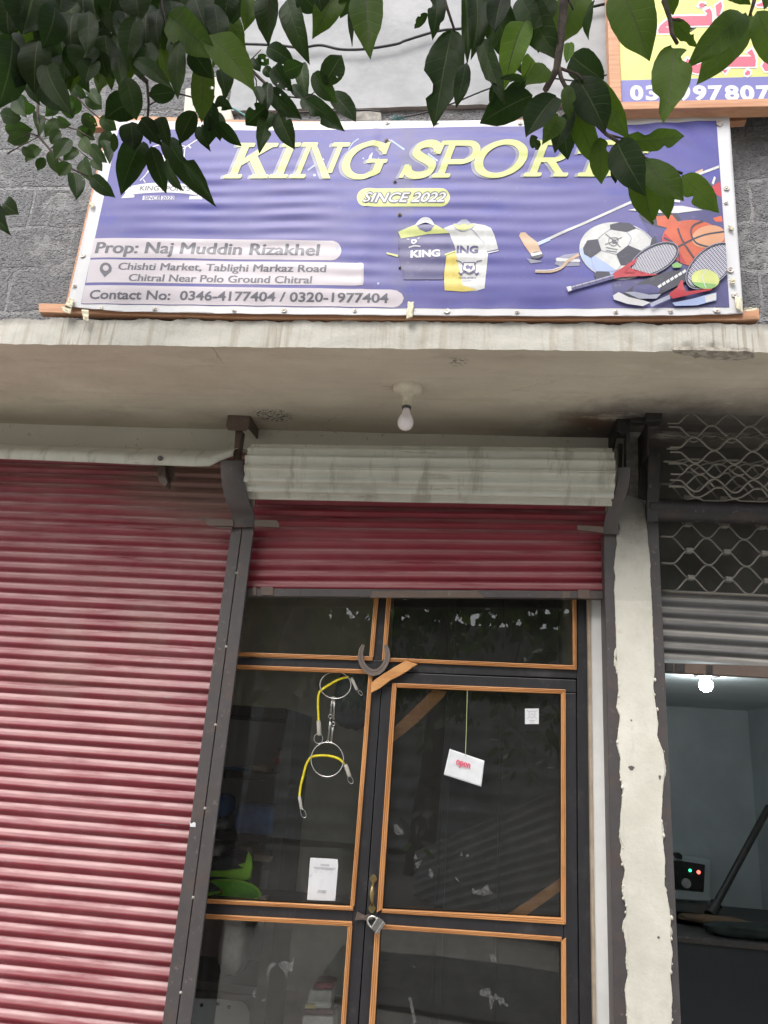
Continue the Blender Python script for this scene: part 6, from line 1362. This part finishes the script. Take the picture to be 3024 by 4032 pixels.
# upper left, big near leaves
spray('leaf_spray', 'L1', 1.08, [
 ((1195, 95), (1552, 418), 135, D2, 8), ((1480, 205), (1822, 612), 128, D2, -10), ((1480, 400), (1462, 872), 92, D2, 12), ((1300, 270), (1288, 692), 68, D1, 10), ((1168, 170), (1192, 352), 38, D1), ((1175, 335), (1222, 600), 62, D2),
 ((950, 385), (1222, 600), 62, D1), ((905, 545), (985, 862), 88, D1, 5), ((850, 200), (885, 660), 62, D1), ((1055, 10), (1062, 385), 108, D0), ((1140, 0), (1130, 300), 60, D0), ((700, 40), (972, 330), 52, D1, 25), ((640, 60), (630, 368), 78, D1),
 ((250, 560), (485, 815), 100, D0, 5), ((300, 400), (490, 790), 95, D0), ((120, 240), (15, 765), 140, D0), ((250, -120), (170, 225), 215, D0, 0), ((640, 330), (570, 515), 110, D0), ((725, 370), (770, 560), 60, D0), ((520, 40), (500, 330), 110, D0), ((420, 20), (330, 330), 110, D0),
 ((40, 200), (100, 560), 140, D0), ((260, 250), (230, 640), 120, D0), ((430, 220), (470, 600), 110, D0), ((580, 180), (690, 480), 100, D0), ((760, 240), (820, 560), 90, D0), ((900, 60), (960, 400), 110, D0), ((980, 120), (920, 430), 80, D1), ((1240, -20), (1290, 260), 110, D0), ((1400, -60), (1500, 220), 120, D0), ((1380, 330), (1530, 560), 90, D0), ((1560, 0), (1600, 300), 90, D0),
 ((820, -60), (760, 200), 120, D0), ((980, -80), (1010, 160), 120, D1), ((640, -100), (700, 140), 130, D0), ((460, -90), (420, 120), 130, D0), ((60, -60), (60, 260), 140, D0), ((20, 380), (-40, 700), 120, D0), ((180, 330), (120, 620), 110, D0), ((350, 330), (330, 620), 100, D0), ((560, 300), (540, 560), 95, D0), ((680, 420), (620, 600), 80, D0),
 ((1640, 350), (1640, 690), 60, D1), ((1320, 130), (1440, 420), 80, D0), ((1090, 300), (1010, 560), 90, D0), ((1600, 480), (1640, 680), 46, D0)],
 [((9, 5), [(1150, -200), (1180, 60), (1230, 260), (1300, 420)]), ((7, 4), [(560, -200), (600, 0), (620, 200)]), ((7, 4), [(200, -200), (240, 60), (260, 260)]), ((5, 3), [(1500, -200), (1520, 40), (1490, 220)]), ((5, 3), [(900, -150), (940, 60), (960, 380)])])
fill = []
rf = random.Random(5)
for k in range(170):
    x = rf.uniform(-60, 1700); lim = 540 if x < 1000 else 400-(x-1000)*.22
    y = rf.uniform(-150, lim); a = rf.gauss(0, .45); L_ = rf.uniform(230, 400); fill.append(((x, y-L_*.5), (x+math.sin(a)*L_, y-L_*.5+math.cos(a)*L_), rf.uniform(48, 80), rf.choice((0, 0, 1, 2, 2)), rf.uniform(-30, 30)))
spray('leaf_spray', 'L1', 1.28, fill, [], jy=.09)
fill = [((rf.uniform(-80, 1750), rf.uniform(-420, -60)), None, rf.uniform(70, 110), rf.choice((0, 0, 1))) for k in range(50)]
fill = [(b, (b[0]+rf.gauss(0, 110), b[1]+rf.uniform(230, 380)), w_, t_) for b, _, w_, t_ in fill]
spray('leaf_spray', 'L1', 1.2, fill, [], jy=.08)
fill = []
for k in range(110):
    x = rf.uniform(-80, 1250); y = rf.uniform(-200, 640-.22*max(0, x-300)); a = rf.gauss(0, .5); L_ = rf.uniform(170, 300); fill.append(((x, y-L_*.5), (x+math.sin(a)*L_, y-L_*.5+math.cos(a)*L_), rf.uniform(38, 62), rf.choice((0, 0, 1, 2)), rf.uniform(-35, 35)))
spray('leaf_spray', 'L1', 1.46, fill, [], jy=.08)
# middle distance, lower left of the banner
spray('leaf_spray', 'Z6', 1.42, [
 ((300, 90), (95, 582), 140, D0, 5), ((345, 150), (488, 592), 92, D0, 8), ((470, 290), (632, 590), 50, D1, 40), ((440, 40), (918, 682), 122, D0, 5, 1), ((640, 330), (905, 640), 40, D1, 30), ((330, -90), (410, 118), 88, D0), ((240, -120), (430, 130), 90, D0), ((180, -60), (200, 200), 120, D0), ((420, -120), (520, 160), 80, D0),
 ((760, -130), (640, 140), 72, D0), ((800, -40), (900, 190), 62, D0), ((900, -110), (1015, 130), 32, D0), ((985, -40), (1200, 172), 68, D0, 8), ((880, -60), (960, 45), 50, D0), ((20, 60), (20, 240), 40, D1)],
 [((13, 9), [(330, -420), (345, -200), (330, -40), (360, 150)]), ((6, 4), [(345, -200), (560, -330), (640, -300)]), ((5, 4), [(760, -320), (790, -150), (770, -90)]), ((4, 3), [(960, -290), (905, -100)])])
spray('leaf_spray', 'C1', 1.4, [((752, 398), (640, 412), 42, D0, 5), ((600, 425), (455, 505), 66, D0), ((840, 480), (775, 612), 46, D0), ((920, 440), (905, 625), 38, D0), ((945, 480), (950, 600), 30, D0), ((930, 425), (1000, 470), 30, D0, 0, 1), ((0, 870), (66, 916), 46, D0, 0, 0, 0), ((-130, 820), (20, 985), 60, D0, 0, 0, 0)], [((4, 3), [(640, 400), (760, 402), (830, 420), (900, 430)])])
# sprig in front of the plaster
spray('leaf_spray', 'L2', 1.5, [
 ((462, 765), (308, 908), 76, D0, 5, 1), ((492, 780), (414, 1072), 66, D1, 5, 1), ((535, 800), (656, 1076), 78, D0, 5, 1), ((470, 640), (705, 860), 72, D0, 8), ((700, 700), (1016, 948), 78, D0, 8, 2), ((920, 655), (1108, 876), 72, D0), ((790, 520), (962, 742), 74, D1), ((710, 425), (748, 692), 56, D1, 10),
 ((880, 605), (1008, 392), 92, D0, 0), ((575, 530), (718, 468), 68, D0, 0), ((440, 330), (645, 452), 68, D0), ((500, 470), (640, 655), 74, D0), ((350, 420), (412, 512), 44, D0), ((385, 610), (425, 745), 44, D0), ((400, 400), (480, 470), 40, D0), ((440, 480), (500, 560), 40, D0), ((640, 600), (740, 720), 44, D0), ((330, 560), (300, 590), 20, D0), ((470, 590), (470, 800), 50, D0)],
 [((16, 9), [(60, 180), (160, 330), (300, 460), (450, 605), (480, 650)]), ((7, 4), [(450, 605), (600, 700), (740, 715), (810, 690)]), ((6, 4), [(340, 500), (385, 580), (390, 690), (385, 760)]), ((5, 3), [(340, 440), (420, 360)]), ((4, 3), [(740, 715), (850, 640), (900, 600)])])
spray('leaf_spray', 'L2', 1.12, [((450, -140), (470, 310), 92, D0), ((490, -60), (466, 295), 60, D1, 30), ((570, -80), (730, 396), 92, D1, 8), ((690, -80), (838, 86), 90, D0), ((1010, -130), (808, 238), 108, D2, 8), ((1060, -100), (1000, 130), 60, D1), ((1190, -160), (1215, 392), 132, D2, 5), ((1110, -90), (1058, 290), 34, D0, 30), ((330, -60), (310, 200), 66, D2), ((200, -100), (150, 180), 90, D0), ((820, -150), (860, 60), 90, D0)],
 [((6, 4), [(480, -200), (470, 120)]), ((5, 4), [(1190, -300), (1188, -120)])])
# right group
spray('leaf_spray', 'L3', 1.12, [
 ((225, -60), (196, 248), 72, D0, 0, 2), ((150, 95), (58, 208), 34, D0, 0, 2), ((332, 185), (205, 885), 150, D0, 5, 1), ((440, 430), (372, 752), 62, D0), ((425, -120), (448, 452), 46, D1), ((515, -120), (490, 380), 84, D0), ((520, 230), (692, 720), 72, D1, 8, 1), ((590, -100), (812, 478), 128, D1, 5), ((640, 600), (618, 775), 36, D0), ((700, -60), (640, 220), 90, D0),
 ((880, 80), (722, 580), 112, D3, 5), ((930, 405), (850, 575), 80, D3), ((800, -60), (1085, 410), 130, D1, 5), ((1290, -120), (1120, 305), 140, D2, 5), ((1345, -20), (1305, 275), 32, D1, 40), ((1190, 300), (1168, 445), 44, D3), ((1405, 560), (1170, 380), 112, D0, 0), ((900, 560), (700, 690), 46, D0), ((930, 680), (545, 885), 118, D0, 5), ((1090, 680), (872, 978), 112, D0), ((1110, 820), (1000, 1030), 80, D2),
 ((1200, 800), (1080, 1100), 72, D0), ((1160, 600), (1180, 850), 56, D2, 0, 1), ((1195, 740), (1385, 1200), 92, D2, 5), ((1230, 540), (1440, 935), 140, D0), ((1280, 550), (1598, 990), 105, D2, 5), ((960, 120), (960, 380), 70, D0), ((1040, 460), (890, 590), 80, D2), ((1480, 780), (1600, 985), 34, D2), ((910, 980), (960, 1090), 40, D0, 0, 2), ((700, 560), (890, 575), 26, D1), ((1050, -60), (930, 200), 100, D1)],
 [((34, 22), [(1165, -260), (1140, 60), (1115, 330), (1090, 500), (1010, 650)]), ((18, 12), [(1100, 470), (1125, 570), (1180, 680), (1200, 780)]), ((12, 9), [(1100, 490), (1240, 540), (1280, 580)]), ((13, 9), [(240, -160), (290, 40), (345, 205)]), ((9, 6), [(1180, 0), (1210, 70)])])
spray('leaf_spray', 'C2', 1.14, [((935, 590), (940, 792), 48, D2, 0, 1), ((990, 590), (1112, 818), 78, D0), ((1030, 610), (1322, 585), 48, D2, 0, 2), ((1105, 680), (1292, 852), 66, D2), ((1110, 700), (1160, 966), 72, D2), ((1180, 750), (1232, 938), 46, D2), ((1280, 745), (1438, 908), 56, D2, 0, 1), ((770, 510), (796, 684), 46, D0), ((1000, 690), (1000, 790), 26, D0, 0, 2), ((1060, 640), (1110, 760), 40, D0)],
 [((9, 6), [(860, 480), (960, 580), (1100, 670), (1200, 720), (1290, 750)]), ((6, 4), [(960, 580), (1040, 600)])])
spray('leaf_spray', 'Z3', 1.1, [((150, -200), (458, 552), 235, D2, 0, 0, 0), ((450, -60), (468, 245), 24, D0, 30), ((660, -120), (718, 135), 90, D2, 0, 1), ((715, 380), (640, 1130), 205, D2, 0, 2, 0), ((715, 185), (950, 460), 78, D2, 0, 3), ((1500, 40), (925, 582), 165, D2, 5), ((1510, 110), (975, 790), 165, D2, 5), ((1530, 80), (1760, 680), 150, D2, 5), ((1200, -160), (1480, 40), 80, D2), ((1700, -120), (1640, 60), 90, D2), ((1250, -260), (1360, 10), 90, D2)],
 [((26, 18), [(600, -260), (640, 40), (690, 190), (710, 340), (760, 430)]), ((14, 10), [(690, 190), (740, 195), (800, 205)]), ((24, 14), [(1560, -200), (1520, 20), (1480, 150)])])
# small sprigs by the block wall, lit greyness put into their tone
sm_l = [((130, 575), (28, 612), 32, D1, 0), ((150, 470), (58, 462), 28, D1), ((80, 510), (-10, 490), 36, D1), ((165, 470), (172, 575), 26, D1), ((252, 505), (195, 585), 28, D1), ((300, 595), (238, 685), 34, D1), ((350, 590), (388, 662), 30, D1), ((330, 550), (405, 602), 30, D1), ((385, 625), (458, 702), 30, D1), ((210, 650), (248, 748), 26, D1), ((170, 625), (112, 692), 28, D1), ((190, 680), (162, 735), 22, D1), ((345, 670), (392, 775), 32, D1), ((305, 705), (252, 758), 28, D1), ((318, 735), (330, 852), 38, D0), ((385, 755), (488, 848), 36, D0), ((335, 640), (275, 690), 26, D1), ((395, 690), (442, 738), 24, D1), ((445, 590), (478, 695), 24, D0), ((430, 505), (502, 560), 32, D1), ((250, 430), (200, 500), 28, D1), ((330, 410), (300, 500), 36, D1), ((430, 440), (380, 380), 28, D1), ((120, 420), (60, 480), 40, D1), ((60, 420), (110, 500), 36, D1), ((20, 560), (140, 560), 36, D1), ((270, 480), (330, 470), 34, D1), ((370, 420), (440, 470), 36, D1), ((300, 370), (370, 420), 30, D1), ((400, 520), (360, 590), 30, D1), ((480, 560), (430, 640), 24, D1), ((220, 620), (260, 560), 24, D1), ((90, 640), (150, 680), 22, D1), ((240, 520), (300, 540), 26, D1), ((350, 500), (420, 545), 32, D1)]
tw = [((6, 4), [(165, 380), (163, 500), (168, 590), (215, 645), (290, 720), (380, 762)]), ((4, 2.5), [(168, 590), (130, 575), (100, 590)]), ((3.5, 2.5), [(190, 510), (240, 535), (330, 560), (400, 600)]), ((3, 2), [(30, 665), (90, 630), (168, 590)]), ((4, 2.5), [(300, 380), (370, 460), (440, 520), (460, 600)]), ((3, 2), [(215, 645), (260, 610), (330, 640), (390, 690)])]
s_ = spray('leaf_spray', 'C1', 1.95, sm_l, tw, jy=.06); s_['label'] = 'small grey green leaves before the block wall'
# low sprigs behind the viewpoint, mirrored in the door
YM = 7.5
def mir(x, y, Y=YM): p = P('Q1', x, y, Y); return V((p.x, 2*YG-p.y, p.z))
m = MB(); q = MB(); rr_ = random.Random(3)
for (cx, cy, nn, sx, sy) in ((1180, 420, 34, 170, 120), (430, 380, 16, 110, 80), (1250, 690, 12, 160, 60), (1100, 150, 12, 200, 60), (330, 1300, 8, 90, 120)):
    for k in range(nn):
        bx_, by_ = cx+rr_.gauss(0, sx*.6), cy+rr_.gauss(0, sy*.6); a = math.atan2(by_-cy+30, bx_-cx)+rr_.gauss(0, .6); L_ = rr_.uniform(85, 150); Y = YM+rr_.uniform(-.15, .15)
        b, t = mir(bx_, by_, Y), mir(bx_+math.cos(a)*L_, by_+math.sin(a)*L_, Y+rr_.uniform(-.05, .05))
        leaf_at(m, b, t, (t-b).length*rr_.uniform(.16, .24), rr_.choice((5, 5, 5, 2)), rr_.uniform(-.5, .5), .1, .2, 0, 900+k, face=V((rr_.gauss(0, .3), -.75, -.65)).normalized())
sp_ = m.build('leaf_spray', LM, tree, smooth=True, norm=False); sp_['label'] = 'low sprigs mirrored in the door glass'
q.tube([V((-.4, -.9, 4.0)), V((.6, -1.1, 3.1)), mir(1180, -200), mir(1180, 300), mir(1250, 690)], [.02, .012, .008, .005, .003], 7); q.build('twig', MT['bark'], sp_, smooth=True)
q = MB(); q.tube([V((-.9, -1.0, 3.6)), mir(330, -500), mir(430, 250), mir(400, 800), mir(330, 1300)], [.018, .010, .006, .004, .002], 7); q.build('twig', MT['bark'], sp_, smooth=True)
# trunk, limbs and the crown overhead and behind
m = MB(); tr = [V((-1.9, -1.15, .05)), V((-1.86, -1.1, .8)), V((-1.78, -1.05, 1.7)), V((-1.62, -.95, 2.7)), V((-1.35, -.8, 3.5)), V((-1.0, -.7, 4.3)), V((-.7, -.7, 5.2))]
m.tube(tr, [.17, .135, .12, .11, .09, .06, .02], 14); m.build('trunk', MT['bark'], tree, smooth=True)
def limb(pts, r0, r1):
    m = MB(); n_ = len(pts); m.tube([V(p) for p in pts], [r0+(r1-r0)*k/(n_-1) for k in range(n_)], 9); m.build('limb', MT['bark'], tree, smooth=True)
e1 = P('L1', 560, -200, 1.08); e2 = P('L3', 1165, -260, 1.12); e3 = P('Z3', 1560, -200, 1.1); e4 = P('L1', 1150, -200, 1.08)
limb([(-1.62, -.95, 2.7), (-1.4, -.3, 3.0), (-1.0, .5, 3.1), e1], .06, .008); limb([(-1.35, -.8, 3.5), (-.9, -.1, 3.5), (-.6, .6, 3.25), e4], .05, .008)
limb([(-1.0, -.7, 4.3), (-.4, -.2, 4.1), (.2, .5, 3.6), e2], .045, .012); limb([(-.4, -.2, 4.1), (.3, .2, 3.9), (.6, .7, 3.4), e3], .03, .010); limb([(-1.35, -.8, 3.5), (-1.2, -1.6, 3.8), (-1.0, -2.4, 4.0)], .05, .012); limb([(-1.62, -.95, 2.7), (-2.2, -1.3, 3.2), (-2.9, -1.6, 3.5)], .05, .012)
limb([(-1.0, -.7, 4.3), (-.2, -1.2, 4.6), (.9, -1.6, 4.5)], .04, .01)
c0 = P('C1', 165, 380, 1.95); limb([(-1.4, -.3, 3.0), (-1.75, .9, 3.35), (c0.x-.1, 1.7, c0.z+.5), c0], .03, .006); c2 = P('L2', 60, 180, 1.5); limb([(-1.0, .5, 3.1), (-.85, 1.1, 3.2), c2], .02, .008); c3 = P('Z6', 330, -420, 1.42); limb([(-1.0, .5, 3.1), (-1.05, 1.0, 3.1), c3], .018, .006)
m = MB(); rc_ = random.Random(11); CT = CAMROT.transposed()
def seen(p):
    c = CT @ (p-EYE)
    return c.z < -.05 and abs(c.x/-c.z*FPX) < CX+260 and abs(c.y/-c.z*FPX) < CY+260
cen = [((.5, -1.7, 2.30), (.9, .35, .35)), ((-.9, -1.5, 2.45), (.8, .35, .4)), ((1.3, -1.9, 2.0), (.5, .3, .35)), ((-.9, .55, 3.55), (1.3, .55, .5)), ((.5, .6, 3.7), (1.2, .5, .5)), ((-1.3, -1.3, 3.9), (1.5, 1.2, .9)), ((.3, -1.5, 4.1), (1.4, 1.2, .8)), ((-.5, -.2, 3.95), (1.3, .7, .7)), ((-2.6, -1.4, 3.6), (1.0, 1.0, .8)), ((-.6, -2.4, 3.5), (1.6, .8, .8)), ((1.4, -2.0, 4.0), (1.0, .9, .7))]
cnt = 0
while cnt < 5200:
    c, r_ = rc_.choice(cen); d = V((rc_.gauss(0, 1), rc_.gauss(0, 1), rc_.gauss(0, 1))).normalized()*rc_.random()**.4
    p = V((c[0]+d.x*r_[0], c[1]+d.y*r_[1], c[2]+d.z*r_[2]))
    if seen(p) or noise.noise(p*1.7) < -.18: continue
    h_ = V((rc_.gauss(0, .5), rc_.gauss(0, .5), -1)).normalized(); L_ = rc_.uniform(.09, .14); sd = h_.cross(V((rc_.gauss(0, 1), rc_.gauss(0, 1), .2))).normalized(); w_ = L_*.27
    i = len(m.v); m.v += [p, p+h_*L_*.4+sd*w_, p+h_*L_, p+h_*L_*.4-sd*w_, p+h_*L_*.5-h_.cross(sd)*w_*.3]
    t_ = rc_.choice((0, 0, 1, 2)); m.f += [(i, i+1, i+4), (i+1, i+2, i+4), (i+2, i+3, i+4), (i+3, i, i+4)]; m.m += [t_]*4; cnt += 1
m.build('crown', LM, tree, norm=False)
# a second tree beyond the road: fills the mirror of the glass with foliage
tr2 = thing('roadside_tree', 'large dense tree across the road, mirrored dark in the shop glass', 'tree', (-.6, -6.4, 0))
m = MB(); m.tube([V((-.6, -6.4, -.05)), V((-.5, -6.4, 1.2)), V((-.4, -6.3, 2.6)), V((-.3, -6.3, 4.6))], [.24, .18, .15, .05], 12); m.build('trunk', MT['bark'], tr2, smooth=True)
m = MB(); cnt = 0
while cnt < 3600:
    c = rc_.choice([(-2.6, -6.2, 4.3), (-.4, -6.4, 4.6), (1.8, -6.2, 4.4), (-4.6, -6.0, 4.2), (3.8, -6.1, 4.2), (-3.2, -5.8, 3.6)]); d = V((rc_.gauss(0, 1), rc_.gauss(0, 1), rc_.gauss(0, 1))).normalized()*rc_.random()**.4
    p = V((c[0]+d.x*1.7, c[1]+d.y*1.1, c[2]+d.z*1.25))
    if noise.noise(p*1.3) < -.30: continue
    h_ = V((rc_.gauss(0, .6), rc_.gauss(0, .6), -.8)).normalized(); L_ = rc_.uniform(.22, .34); sd = h_.cross(V((rc_.gauss(0, 1), rc_.gauss(0, 1), .2))).normalized(); w_ = L_*.3
    i = len(m.v); m.v += [p, p+h_*L_*.4+sd*w_, p+h_*L_, p+h_*L_*.4-sd*w_]; m.f.append((i, i+1, i+2, i+3)); m.m.append(rc_.choice((0, 0, 1, 2))); cnt += 1
m.build('crown', LM, tr2, norm=False)
# added low ribbed fence, slanted so that it mirrors stripes into the door
RD = V((-.41, -.867, -.257))
def rib(u, t):
    z = -.02+1.55*t; o_ = .016*math.sin(z*2*math.pi/.10); p = V((1.12, -1.0, z+.02))+RD*(u*4.6-.5)+V((-.9, .42, 0))*o_; return (p.x, p.y, max(-.3, p.z))
m = MB(); m.grid(12, 190, rib); fo = m.build('added_ribbed_fence', MT['shed'], None, smooth=True, solid=.004, loc=(1, -3, 0)); tag(fo, 'low slanting ribbed metal fence added to mirror stripes in the door glass', 'fence')
def lie(u, t):  # added ribbed sheet: gives the lower pane its stripes and darkness
    x = -.9+2.6*u; y = -.55+1.5*t; return (x, y+.10*x, .138+.012*math.sin(y*2*math.pi/.085)+.006*noise.noise((x*2, y*2, 0)))
m = MB(); m.grid(12, 220, lie); o = m.build('added_ribbed_sheet', MT['sheet'], None, smooth=True, solid=.003, loc=(.4, .2, .12)); tag(o, 'dull ribbed sheet added on the pavement to mirror stripes in the lower door pane', 'metal sheet')
# ---------------------------------------------------------------- the other side of the street (seen mirrored in the glass)
sd_ = thing('sheet_metal_shed', 'corrugated sheet metal shed across the street, mirrored in the door glass', 'shed', (0, -9.3, 0))
def cor(u, t): x = -7+14*u; z = .1+4.0*t; return (x, -9.0+.06*math.sin(z*2*math.pi/.36), z)
m = MB(); m.grid(2, 200, cor); m.build('wall', MT['shed'], sd_, smooth=True)
m = MB(); m.box(-7.2, 7.2, -12, -8.7, 4.1, 4.2); m.build('roof', MT['shed'], sd_)
m = MB(); m.box(-7, 7, -12, -11.9, 0, 4.1); m.box(-7, -6.9, -11.9, -9.04, 0, 4.1); m.box(6.9, 7, -11.9, -9.04, 0, 4.1); m.build('side_wall', MT['shed'], sd_)
